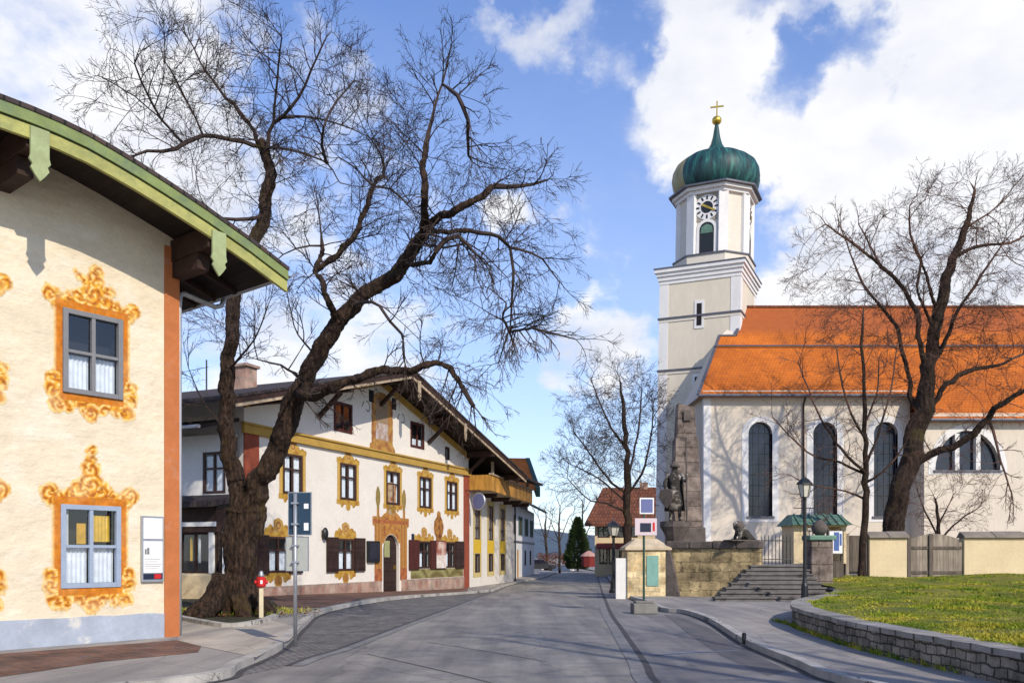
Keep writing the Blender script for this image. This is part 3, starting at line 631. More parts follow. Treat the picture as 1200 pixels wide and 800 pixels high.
# ------------------------------------------------------------------ windows
def window(parent, x, z, w_, h_, fm, fw=0.08, rows=(0.5,), cols=(0.5,), proud=0.05, curtain=None, deep=0.45, y=0.0, bars=0.04, top=None):
    mb = MB(); a, b = w_ / 2, h_ / 2
    mb.box(-a, -a + fw, -proud, 0.06, -b, b); mb.box(a - fw, a, -proud, 0.06, -b, b)
    mb.box(-a + fw, a - fw, -proud + .003, 0.06, b - fw, b); mb.box(-a + fw, a - fw, -proud + .003, 0.06, -b, -b + fw)
    for c in cols: xx = -a + w_ * c; mb.box(xx - bars, xx + bars, -proud + 0.012, 0.05, -b + fw, b - fw)
    for r in rows: zz = -b + h_ * r; mb.box(-a + fw, a - fw, -proud + 0.018, 0.046, zz - bars * 0.85, zz + bars * 0.85)
    f = mb.build('window', fm, parent, loc=(x, y, z), bevel=0.006)
    g = MB(); g.face([(-a + fw * .5, 0.03, -b + fw * .5), (a - fw * .5, 0.03, -b + fw * .5), (a - fw * .5, 0.03, b - fw * .5), (-a + fw * .5, 0.03, b - fw * .5)])
    g.build('pane', M['glass'], f, recalc=False)
    rm = MB(); rm.box(-a + .01, a - .01, 0.07, deep, -b + .01, b - .01); rm.f.pop(2); rm.m.pop(2)
    rm.build('interior', M['room'], f, recalc=False)
    for (u0, u1, v0, v1, mt) in (curtain or ()):
        c = MB(); n = 16
        for i in range(n):
            xa = -a + w_ * (u0 + (u1 - u0) * i / n); xb = -a + w_ * (u0 + (u1 - u0) * (i + 1) / n)
            ya = 0.10 + 0.018 * math.sin(i * 2.1); yb = 0.10 + 0.018 * math.sin((i + 1) * 2.1)
            c.face([(xa, ya, -b + h_ * v0), (xb, yb, -b + h_ * v0), (xb, yb, -b + h_ * v1), (xa, ya, -b + h_ * v1)])
        c.build('curtain' if mt is M['curtain'] else 'lamp_shade', mt, f, recalc=False, smooth=True)
    return f
def lean(o, rx): o.rotation_euler.x = rx

# ------------------------------------------------------------------ near house on the left
H1 = Frame((-6.35, 16.2, PAVE), math.atan2(0.781, 0.625))
OR1, OR2, YE, CRM, DK = (0.60, 0.215, 0.022), (0.47, 0.14, 0.015), (0.76, 0.42, 0.05), (0.86, 0.70, 0.38), (0.30, 0.085, 0.015)
def surround_field(low):
    sh = [(-.70, .92, .15), (.70, .92, .15), (-.62, .80, .13), (.62, .80, .13), (-.66, -.50, .13), (.66, -.50, .13), (-.67, -.68, .14), (.67, -.68, .14),
          (-.60, -.94, .14), (.60, -.94, .14), (-.42, -.98, .08), (.42, -.98, .08), (0, -1.02, .15), (-.17, -.97, .08), (.17, -.97, .08)]
    if low: sh += [(0, 1.08, .22), (-.2, .98, .17), (.2, .98, .17), (0, 1.35, .17), (0, 1.52, .11), (0, 1.66, .08), (-.36, .92, .10), (.36, .92, .10)]
    else: sh += [(0, 1.05, .24), (-.22, .95, .16), (.22, .95, .16), (.02, 1.28, .17), (.06, 1.47, .12), (-.22, 1.32, .07), (-.12, 1.27, .09), (.26, 1.16, .11), (-.42, .93, .08), (.42, .93, .08), (-.30, 1.40, .05)]
    def f(u, v):
        n = noise.noise(Vector((u * 6, v * 6, 3 if low else 9))) * .06 + noise.noise(Vector((u * 17, v * 17, 1 if low else 5))) * .035
        q = max(box2(u, v, 0, 0.02, .645, .90), box2(u, v, 0, .86, .66, .09), box2(u, v, 0, -.88, .64, .08))
        for cx, cz, r in sh: q = max(q, circ(u, v, cx, cz, r) + n)
        return q + .02
    def c(u, v):
        e = max(0, min(1, (f(u, v) - .005) / .05)); return lerp3((.76, .56, .27), c0(u, v), e)
    def c0(u, v):
        n = noise.noise(Vector((u * 5, v * 5, 2 if low else 6))); fade = max(0, noise.noise(Vector((u * 2.3, v * 2.3, 11 if low else 4)))) * .55 + max(0, noise.noise(Vector((u * 13, v * 13, 3)))) * .35
        if abs(u) < .632 and abs(v) < .85 and not (abs(u) > .55 and v < -.38): return lerp3(lerp3(OR1, OR2, .5 + n * .9), (.72, .48, .24), fade * .5)
        best = min(sh, key=lambda s: math.hypot(u - s[0], v - s[1]) / s[2]); d = math.hypot(u - best[0], v - best[1]); a = math.atan2(v - best[1], (u - best[0]) * (1 if best[0] >= 0 else -1))
        n2 = noise.noise(Vector((u * 15, v * 15, 7)))
        s = .5 + .42 * math.sin(d * 44 + a * 1.5 + n * 5) + n2 * .35
        col = lerp3(OR2, YE, s * 1.2 - .1)
        if s > .86: col = lerp3(col, CRM, .6)
        if s < .12: col = lerp3(col, DK, .6)
        return lerp3(col, (.74, .58, .34), fade * .7)
    return f, c
def near_house():
    h = thing('plaster_house', H1.o, 'cream plaster house with orange painted window frames and green edged gable, nearest on the left', 'house', H1.rz)
    eave_line = [H1.px(px, py, -1.4) for px, py in ((-150, 66), (-60, 88), (0, 110), (55, 131), (111, 158), (175, 197), (240, 240), (292, 277), (337, 312))]
    def zr(x):
        if x >= eave_line[-1][0]: k = len(eave_line) - 2
        elif x <= eave_line[0][0]: k = 0
        else: k = max(i for i in range(len(eave_line) - 1) if eave_line[i][0] <= x)
        (x0, z0), (x1, z1) = eave_line[k], eave_line[k + 1]; return z0 + (z1 - z0) * (x - x0) / (x1 - x0)
    def zt(x): return zr(x) if x > -7 else zr(-14 - x)
    XS = [1.5 - 8.5 * i / 20 for i in range(21)]
    XS = XS + [-14 - x for x in reversed(XS[:-1])]
    XW = [x for x in XS if -14 < x < 0]
    ux, uz = H1.px(109, 416); lx, lz = H1.px(107, 640); SPC = 2.17
    wins = [(ux, uz), (lx, lz), (ux - SPC, uz), (lx - SPC, lz), (ux - 2 * SPC, uz), (lx - 2 * SPC, lz)]
    mb = MB(); W_, H_ = 1.04, 1.44
    mb.wall([(-14, -.3), (0, -.3), (0, zt(0) - .16)] + [(x, zt(x) - .16) for x in XW] + [(-14, zt(-14) - .16)], [rect(x, z, W_ - .06, H_ - .06) for x, z in wins], 0.1)
    mb.face([(0, 0, -.3), (0, 9, -.3), (0, 9, zt(0) - .16), (0, 0, zt(0) - .16)]); mb.face([(-14, 0, -.3), (-14, 9, -.3), (-14, 9, zt(0) - .16), (-14, 0, zt(0) - .16)])
    mb.face([(-14, 9, -.3), (0, 9, -.3), (0, 9, zt(0) - .16), (-7, 9, zt(-7) - .16), (-14, 9, zt(-14) - .16)])
    mb.build('wall', M['plaster_warm'], h, recalc=False)
    # painted plinth, ragged top edge
    p = MB(); pts = []
    for i in range(57): x = -14 + 13.75 * i / 56; pts.append((x, .47 + .035 * noise.noise(Vector((x * 2.2, 0, 0))) - .02 * (x + 2)*0.2))
    p.prism([(-14, -.25), (-.25, -.25)] + list(reversed(pts)), -0.014, 0.0); p.build('plinth', M['plaster_blue'], h)
    q = MB(); q.box(-.27, .025, -.03, 0.0, -.25, zt(0) - .3); q.box(0.0, .028, 0.0, .27, -.25, zt(0) - .3); q.build('corner_pilaster', M['orange_paint'], h)
    fl, cl = surround_field(True); fu, cu = surround_field(False)
    W0 = rect(0, 0, W_ - .04, H_ - .04)
    def cut(f): return lambda u, v: min(f(u, v), max(abs(u) - (W_ / 2 - .03), abs(v) - (H_ / 2 - .03)))
    proto = []
    for k, (x, z) in enumerate(wins[:2]):
        o = paint('painted_surround', cut(fu if k == 0 else fl), cu if k == 0 else cl, -.95, .95, -1.25, 1.85, 0.016, h, loc=(x, 0, z))
        cur = [(.08, .47, .06, .49, M['curtain']), (.53, .92, .06, .49, M['curtain'])]
        if k: cur += [(.55, .86, .56, .88, M['yellow_blind']), (.1, .17, .5, .95, M['curtain']), (.30, .46, .53, .78, M['yellow_blind'])]
        else: cur = [(.08, .47, .05, .47, M['curtain']), (.53, .92, .05, .47, M['curtain'])]
        wi = window(h, x, z, W_, H_, M['grey_frame' if k == 0 else 'bluegrey_frame'], 0.085, (.5,), (.5,), .05 if k == 0 else .03, cur, bars=.032)
        proto.append((o, wi))
    for k in range(2):
        for x, z in wins[2 + k::2]:
            dup(proto[k][0], h, (x, 0, z)); dup(proto[k][1], h, (x, 0, z))
    # roof
    def sec(t0, t1): return [(x, zt(x) - t0) for x in XS] + [(x, zt(x) - t1) for x in reversed(XS)]
    r = MB(); r.prism(sec(0, .07), -1.42, 9.6); rf = r.build('roof', M['roof_dark'], h)
    s = MB(); s.prism(sec(.073, .16), -1.28, 9.5); s.build('soffit', M['soffit'], rf)
    g = MB(); g.prism(sec(.055, .25), -1.40, -1.33); g.build('verge_board', M['green_paint'], rf)
    g = MB(); g.prism(sec(.27, .47), -1.36, -1.29); g.build('verge_board', M['green_lower'], rf)
    g = MB(); g.prism(sec(.06, .27), -1.325, -1.285); g.build('verge_lining', M['dark_brown'], rf)
    for px, py in ((46, 172), (256, 293)):
        x, z = H1.px(px, py, -1.38)
        b = MB(); zt_ = zt(x) - .16
        b.box(x - .14, x + .14, -1.27, 0.35, zt_ - .42, zt_ - .02); b.box(x - .12, x + .12, -0.9, 0.3, zt_ - .72, zt_ - .424); b.build('purlin', M['dark_brown'], rf, bevel=.01)
        c = MB(); a = .135; zb = zt(x) - .30
        prof = [(-a, zb), (-a, zb - .42), (-a * 1.15, zb - .50), (-a * .8, zb - .56), (-a, zb - .62), (-a * .5, zb - .72), (0, zb - .80), (a * .5, zb - .72), (a, zb - .62), (a * .8, zb - .56), (a * 1.15, zb - .50), (a, zb - .42), (a, zb)]
        c.prism([(x + u, v) for u, v in prof], -1.415, -1.375); c.build('bracket_board', M['bracket'], rf)
    for x in (-9, -11.5): 
        b = MB(); b.box(x - .13, x + .13, -1.27, 0.2, zt(x) - .6, zt(x) - .17); b.build('purlin', M['dark_brown'], rf)
    for k in range(13):
        b = MB(); yy = 0.2 + k * .75; b.prism([(0.02, zt(0.02) - .165), (1.42, zt(1.42) - .165), (1.42, zt(1.42) - .26), (0.02, zt(.02) - .30)], yy, yy + .12); b.build('rafter', M['dark_brown'], rf)
    # gutter and downpipe
    gt = MB(); n = 8; ys = (-1.38, 9.5)
    for i in range(n):
        a0, a1 = math.pi * i / n, math.pi * (i + 1) / n
        gt.face([(1.58 - .085 * math.cos(a0), ys[0], zt(1.5) - .09 - .085 * math.sin(a0)), (1.58 - .085 * math.cos(a1), ys[0], zt(1.5) - .09 - .085 * math.sin(a1)), (1.58 - .085 * math.cos(a1), ys[1], zt(1.5) - .09 - .085 * math.sin(a1)), (1.58 - .085 * math.cos(a0), ys[1], zt(1.5) - .09 - .085 * math.sin(a0))])
    gt.build('gutter', M['zinc'], h, smooth=True, recalc=False)
    zc = zt(1.5)
    d = MB(); d.tube([(1.58, .9, zc - .16), (1.5, .88, zc - .33), (1.30, .8, zc - .42), (.25, .22, zc - .50), (.13, .14, zc - .58), (.10, .12, zc - .8), (.10, .12, 3.0), (.10, .12, .02)], .05, 10); d.build('downpipe', M['zinc'], h, smooth=True)
    # notice case on the wall
    x0, z0 = H1.px(163, 604); x1, z1 = H1.px(190, 681); x0 += .02
    b = thing('notice_case', H1.w(x0, -.03, z1), 'grey framed white notice case in two panels on the cream wall beside the orange corner', 'notice case', H1.rz)
    W2, H2 = x1 - x0, z0 - z1
    f = MB(); f.box(0, W2, -.03, .03, 0, H2); f.build('frame', M['metal_grey'], b, bevel=.006)
    for a, c, mt in ((H2 * .655, H2 * .97, 'white_paint'), (H2 * .14, H2 * .62, 'white_paint'), (H2 * .04, H2 * .125, 'sign_dark')):
        f = MB(); f.box(.03, W2 - .03, -.038, -.031, a, c); f.build('panel', M[mt], b)
    f = MB(); f.box(W2 * .55, W2 * .86, -.042, -.0385, H2 * .05, H2 * .12); f.build('red_label', M['red'], b)
    f = MB(); f.box(W2 * .12, W2 * .2, -.042, -.0385, H2 * .42, H2 * .5); f.box(W2 * .22, W2 * .33, -.042, -.0385, H2 * .42, H2 * .52)
    for k in range(5): f.box(W2 * .12, W2 * (.7 + .1 * (k % 3)), -.0415, -.0385, H2 * (.2 + .035 * k), H2 * (.206 + .035 * k))
    f.build('print', M['grey_frame'], b)
near_house()

# ------------------------------------------------------------------ painted gable house behind the old tree
H2 = Frame((-10.05, 32.0, 0), math.atan2(0.918, 0.396))
OC, OCL, BR, BRD = (0.45, 0.265, 0.045), (0.56, 0.37, 0.11), (0.27, 0.09, 0.04), (0.13, 0.045, 0.025)
def far_surround(W_, H_, kind):
    sh = {'upper': [(0, H_ / 2 + .34, .26), (-.28, H_ / 2 + .22, .15), (.28, H_ / 2 + .22, .15), (0, -H_ / 2 - .30, .17), (-.45, -H_ / 2 - .22, .13), (.45, -H_ / 2 - .22, .13), (-.62, H_ / 2 + .16, .12), (.62, H_ / 2 + .16, .12)],
          'lower': [(0, H_ / 2 + .45, .30), (-.45, H_ / 2 + .25, .22), (.45, H_ / 2 + .25, .22), (-.68, H_ / 2 + .18, .17), (.68, H_ / 2 + .18, .17), (0, -H_ / 2 - .32, .26), (-.45, -H_ / 2 - .22, .18), (.45, -H_ / 2 - .22, .18), (-.7, -H_ / 2 - .18, .13), (.7, -H_ / 2 - .18, .13)],
          'crest': [(0, H_ / 2 + .42, .32), (-.55, H_ / 2 + .2, .2), (.55, H_ / 2 + .2, .2), (-.9, H_ / 2 + .15, .16), (.9, H_ / 2 + .15, .16)]}[kind]
    def f(u, v):
        n = noise.noise(Vector((u * 5, v * 5, 4))) * .05
        if kind == 'upper': q = max(box2(u, v, 0, 0, W_ / 2 + .22, H_ / 2 + .14), box2(u, v, 0, H_ / 2 + .12, W_ / 2 + .27, .1), box2(u, v, 0, -H_ / 2 - .12, W_ / 2 + .27, .1))
        elif kind == 'lower': q = max(box2(u, v, 0, H_ / 2 + .09, .85, .1), box2(u, v, 0, -H_ / 2 - .09, .75, .09))
        else: q = box2(u, v, 0, H_ / 2 + .1, 1.05, .12)
        for cx, cz, r in sh: q = max(q, circ(u, v, cx, cz, r) + n)
        return min(q, max(abs(u) - (W_ / 2 - .03), abs(v) - (H_ / 2 - .03)))
    def c(u, v):
        n = noise.noise(Vector((u * 4, v * 4, 2)))
        d = math.hypot(u, v - sh[0][1])
        if d < sh[0][2] * .8: return lerp3(BR, OCL, .5 + .5 * math.sin(d * 40 + n * 3))
        if kind == 'lower' and math.hypot(u, v - sh[5][1]) < .2: return lerp3(BR, OC, .35)
        e = abs(abs(u) - W_ / 2 - .12)
        if kind == 'upper' and abs(v) < H_ / 2: return OCL if e < .05 else OC
        return lerp3(OC, OCL if n > 0 else BR, abs(n) * 1.1)
    return f, c
M['door_pane'] = pm('greenish_door_glass', (0.34, 0.34, 0.16), 0.25, 0.2, 5, 0.0)
def gable_house():
    h = thing('gable_house', H2.o, 'long white gable house with ochre painted window frames and dark roof behind the old tree', 'house', H2.rz)
    SL = .27
    def zt(x): return 10.35 - SL * abs(x - 9.5)
    XL, XR = -2.6, 23.5
    up = [H2.px(*p) for p in ((343, 554), (408, 563), (460.5, 571), (498.5, 577), (529.5, 583.5))]
    uz = sum(p[1] for p in up) / 5
    lo = [H2.px(*p) for p in ((326, 649), (405, 650))]
    cr = [H2.px(*p) for p in ((497, 652), (527, 653))]
    lz = sum(p[1] for p in lo) / 2; cz = lz
    gb = [H2.px(*p) for p in ((402, 489), (489, 510))]; gs = H2.px(524, 531)
    dx, dz = H2.px(458.5, 626); _, dz0 = H2.px(458.5, 692)
    UW, UH, LW, LH = 1.25, 1.62, 1.3, 1.42
    holes = [rect(p[0], uz, UW - .08, UH - .08) for p in up] + [rect(p[0], lz, LW - .08, LH - .08) for p in lo] + [rect(p[0], cz, LW - .08, LH - .08) for p in cr]
    holes += [rect(gb[0][0], gb[0][1], 1.32, 1.22), rect(gb[1][0], gb[1][1], 1.32, 1.22), rect(gs[0], gs[1], .42, .62), arch(dx, -.2, dz, 1.45)]
    mb = MB(); top = lambda x: zt(x) - .26
    mb.wall([(0, -.7), (19, -.7), (19, top(19)), (9.5, top(9.5)), (0, top(0))], holes, .16)
    for x in (0, 19): mb.face([(x, 0, -.7), (x, 14, -.7), (x, 14, top(x)), (x, 0, top(x))])
    mb.face([(0, 14, -.7), (19, 14, -.7), (19, 14, top(19)), (9.5, 14, top(9.5)), (0, 14, top(0))])
    mb.build('wall', M['plaster_white'], h, recalc=False)
    # trims
    zc = H2.px(400, 525)[1]; zc = 6.42
    t = MB(); t.box(-.14, 19.14, -.14, 0, zc - .20, zc + .12); t.box(-.2, 19.2, -.2, 0, zc + .122, zc + .2); t.build('cornice', M['ochre'], h)
    for x0, x1 in ((-.03, .8), (18.35, 19.03)):
        t = MB(); t.box(x0, x1, -.05, 0, -.7, zc - .2); t.build('corner_pilaster', M['red_paint'], h)
    for s_ in (1, -1):
        t = MB(); xe = 19 if s_ > 0 else 0
        t.prism([(9.5, top(9.5) - .01), (xe, top(xe) - .01), (xe, top(xe) - .36), (9.5, top(9.5) - .36)], -.06, 0); t.build('gable_trim', M['ochre'], h)
    t = MB(); t.box(.8, dx - .95, -.06, 0, -.7, .42); t.box(dx + .95, 18.35, -.06, 0, -.7, .42); t.build('plinth', M['brick_plinth'], h)
    # windows
    cur = [(.06, .45, .03, .97, M['curtain']), (.55, .94, .03, .97, M['curtain'])]
    fu, cu = far_surround(UW, UH, 'upper'); fl, cl = far_surround(LW, LH, 'lower'); fc, cc = far_surround(LW, LH, 'crest')
    w0 = None
    for p in up:
        if w0 is None:
            w0 = window(h, p[0], uz, UW, UH, M['brown_frame'], .10, (.62,), (.5,), .03, cur); s0 = paint('painted_surround', fu, cu, -1.2, 1.2, -1.6, 1.7, .045, h, loc=(p[0], 0, uz))
        else: dup(w0, h, (p[0], 0, uz)); dup(s0, h, (p[0], 0, uz))
    w1 = None
    for p in lo:
        if w1 is None:
            w1 = window(h, p[0], lz, LW, LH, M['brown_frame'], .09, (.62,), (.5,), .03, [(.08, .46, .05, .62, M['curtain']), (.54, .92, .05, .62, M['curtain'])])
            for s_ in (-1, 1):
                q = MB(); q.box(-.42, .42, -.09, -.035, -.76, .76); q.box(-.34, .34, -.105, -.0905, -.66, -.06); q.box(-.34, .34, -.105, -.0905, .06, .66); q.build('shutter', M['shutter'], w1, loc=(s_ * 1.06, 0, 0))
            s1 = paint('painted_crest', fl, cl, -1.3, 1.3, LH / 2 - .1, 1.6, .045, h, loc=(p[0], 0, lz)); s2 = paint('painted_apron', fl, cl, -1.3, 1.3, -1.5, -LH / 2 + .1, .045, h, loc=(p[0], 0, lz))
        else: dup(w1, h, (p[0], 0, lz)); dup(s1, h, (p[0], 0, lz)); dup(s2, h, (p[0], 0, lz))
    for k, p in enumerate(cr):
        wd = window(h, p[0], cz, LW, LH, M['brown_frame'], .09, (.62,), (.5,), .03, [(.08, .46, .05, .62, M['curtain'])])
        for s_ in (-1, 1):
            q = MB(); q.box(-.5, .5, -.09, -.035, -.76, .76); q.build('shutter', M['maroon' if (k == 0) else 'shutter'], wd, loc=(s_ * 1.13, 0, 0))
        paint('painted_surround', fc, cc, -1.4, 1.4, -1.0, 1.7, .045, h, loc=(p[0], 0, cz))
    xm = (cr[0][0] + cr[1][0]) / 2 + .3
    po = paint('painted_figure', lambda u, v: box2(u, v, 0, 0, .55, .72), lambda u, v: lerp3((.62, .5, .42), (.3, .07, .05) if v > 0 else (.75, .72, .7), .5 + .9 * noise.noise(Vector((u * 3.2, v * 3.2, 7)))), -.7, .7, -.85, .85, .05, h, y=-.095, loc=(xm, 0, cz))
    for k, p in enumerate(gb):
        window(h, p[0], p[1], 1.42, 1.32, M['maroon'], .13, (), (.5,), .03, [(.1, .9, .1, .35, M['curtain'])] if k else None)
    window(h, gs[0], gs[1], .5, .7, M['brown_frame'], .08, (), (), .03)
    # painted niche on the gable, crest and drapery
    nx, nz = H2.px(448, 498)
    def nf(u, v): 
        n = .05 * noise.noise(Vector((u * 5, v * 5, 1)))
        return max(box2(u, v, 0, -.25, .95, 1.2), ell(u, v, 0, .95, .95, .6), circ(u, v, -.85, -1.2, .3), circ(u, v, .85, -1.2, .3)) + n
    def nc(u, v):
        n = noise.noise(Vector((u * 3, v * 3, 5))) + .5 * noise.noise(Vector((u * 9, v * 9, 5)))
        if abs(u) < .55 and -.75 < v < 1.2: return lerp3((.34, .21, .13), (.52, .46, .46) if v < .1 else (.25, .21, .14), .5 + n)
        return lerp3((.45, .26, .07), (.28, .11, .05), .45 + n)
    paint('painted_niche', nf, nc, -1.4, 1.4, -1.75, 1.75, .05, h, loc=(nx, 0, nz))
    for px, py in ((430, 478), (471, 492)):
        x, z = H2.px(px, py)
        paint('painted_scroll', lambda u, v: .035 - abs(math.hypot(u, v) - .22 - .06 * math.atan2(v, u)) if noise.noise(Vector((u * 4, v * 4, px))) > -.25 else -1, lambda u, v: (.2, .2, .17), -.6, .6, -.6, .6, .04, h, loc=(x, 0, z))
    for px, py in ((435, 464), (461.5, 473)):
        x, z = H2.px(px, py); q = MB(); q.box(x - .2, x + .2, -.02, 0.02, z - .28, z + .28); q.build('vent', M['room'], h)
    x, z = H2.px(514, 620)
    paint('painted_cartouche', lambda u, v: max(ell(u, v, 0, .1, .55, .62), ell(u, v, 0, -.5, .3, .75), circ(u, v, 0, .78, .22)) + .04 * noise.noise(Vector((u * 6, v * 6, 1))), lambda u, v: lerp3((.42, .2, .05), BRD, .4 + noise.noise(Vector((u * 4, v * 4, 3)))), -.8, .8, -1.4, 1.2, .045, h, loc=(x, 0, z))
    xa = cr[0][0] - 1.4; xb = 18.3; zb0 = .44; zb1 = cz - .74
    def dc(u, v):
        t = (u * .8) % 1.9; s_ = .5 + .5 * math.sin(9 * (v + .35 * (t - .95) ** 2 * 2) + u * 2.2)
        return lerp3((.30, .28, .12), (.15, .12, .045), s_)
    paint('painted_drapery', lambda u, v: box2(u, v, (xa + xb) / 2, (zb0 + zb1) / 2, (xb - xa) / 2, (zb1 - zb0) / 2), dc, xa - .1, xb + .1, zb0 - .1, zb1 + .1, .05, h)
    # portal
    def pf(u, v):
        q = max(box2(u, v, -1.17, dz - 1.25, .34, 1.75 + .2), box2(u, v, 1.17, dz - 1.25, .34, 1.95), box2(u, v, 0, dz + .02, 1.05, .42) if abs(u) < 1.05 else -1, box2(u, v, -1.2, dz + .62, .48, .22), box2(u, v, 1.2, dz + .62, .48, .22),
                ell(u, v, 0, dz + .25, 1.15, .9), box2(u, v, 0, dz + 1.55, .42, .72), ell(u, v, -1.2, dz + 1.75, .2, .5), ell(u, v, 1.2, dz + 1.75, .2, .5), box2(u, v, -1.2, dz + 1.1, .11, .4), box2(u, v, 1.2, dz + 1.1, .11, .4), ell(u, v, 0, dz + 2.25, .45, .3))
        hole = min(.74 - abs(u), dz - v) if v < dz - .72 else .74 - math.hypot(u, v - (dz - .72))
        return min(q + .02 * noise.noise(Vector((u * 6, v * 6, 0))), -hole)
    def pc(u, v):
        n = noise.noise(Vector((u * 4, v * 4, 8)))
        if v > dz + 1.2 and abs(u) > .8: return lerp3((.2, .2, .06), (.36, .2, .07), .5 + n)
        if v > dz + .95 and abs(u) < .3: return lerp3((.42, .34, .22), BR, .4 + n)
        if abs(v - dz - .62) < .1 or (v < 1.0 and abs(u) > .8): return lerp3(BR, (.45, .16, .06), .5 + n)
        if abs(u) > .83: return lerp3((0.46, 0.23, 0.065), (0.33, 0.15, 0.045), .5 + .5 * math.sin(u * 21))
        return lerp3((.50, .25, .06), BR, .35 + n)
    paint('painted_portal', pf, pc, -2, 2, .4, dz + 2.8, .045, h, loc=(dx, 0, 0))
    d = MB(); d.prism(arch(0, -.3, dz, 1.43), .14, .2); dr = d.build('door', M['shutter'], h, loc=(dx, 0, 0))
    g = MB(); g.box(-.42, .06, .125, .138, 1.55, 2.35); g.build('door_pane', M['door_pane'], dr)
    g = MB(); g.box(.45, .5, .07, .138, .95, 1.15); g.build('handle', M['gold'], dr)
    # roof with a deep gable overhang
    OV = 1.75
    def sec(t0, t1, x0=XL, x1=XR): return [(x1, zt(x1) - t0), (9.5, zt(9.5) - t0), (x0, zt(x0) - t0), (x0, zt(x0) - t1), (9.5, zt(9.5) - t1), (x1, zt(x1) - t1)]
    r = MB(); r.prism(sec(0, .1), -OV - .1, 15); rf = r.build('roof', M['roof_dark'], h)
    s = MB(); s.prism(sec(.103, .2), -OV + .02, 14.9); s.build('soffit', M['soffit'], rf)
    b = MB(); b.prism(sec(.06, .30), -OV - .06, -OV); b.build('verge_board', M['dark_brown'], rf)
    b = MB(); b.prism(sec(.30, .43), -OV - .03, -OV + .03); b.build('verge_board', M['beam_light'], rf)
    for x in (.2, 4.6, 9.5, 14.2, 18.8, 22.6):
        b = MB(); zz = zt(x) - .2 - (.06 if x == 9.5 else .03)
        b.box(x - .13, x + .13, -OV + .04, .2, zz - .34, zz); b.build('purlin', M['dark_brown'], rf)
        if x not in (.2, 22.6):
            b = MB(); b.beam((x, -1.15, zz - .34), (x, -.02, zz - 1.3), .16, .16, Vector((1, 0, 0))); b.build('strut', M['dark_brown'], rf)
    for px, py in ((491, 462), (545, 506)):
        x, z = H2.px(px, py, -OV - .05); b = MB(); zz = zt(x) - .3
        b.prism([(x - .13, zz), (x - .13, zz - .75), (x, zz - .95), (x + .13, zz - .75), (x + .13, zz)], -OV - .1, -OV - .065); b.build('bracket_board', M['beam_light'], rf)
    c = MB(); c.box(4.2, 4.9, 3.5, 4.2, zt(4.5) - .2, zt(4.5) + .9); c.box(4.1, 5.0, 3.4, 4.3, zt(4.5) + .9, zt(4.5) + 1.02); c.build('chimney', M['brick_plinth'], rf)
    # ridge finial
    x, z = H2.px(404, 432, 3.0)
    # porch along the left side wall
    pz = 3.15
    p = MB(); p.box(-6.5, -.06, 1.2, 13, -.3, .95); p.build('porch_base', M['cream_wall'], h)
    # eave gutter on the left
    return h
GH = gable_house()

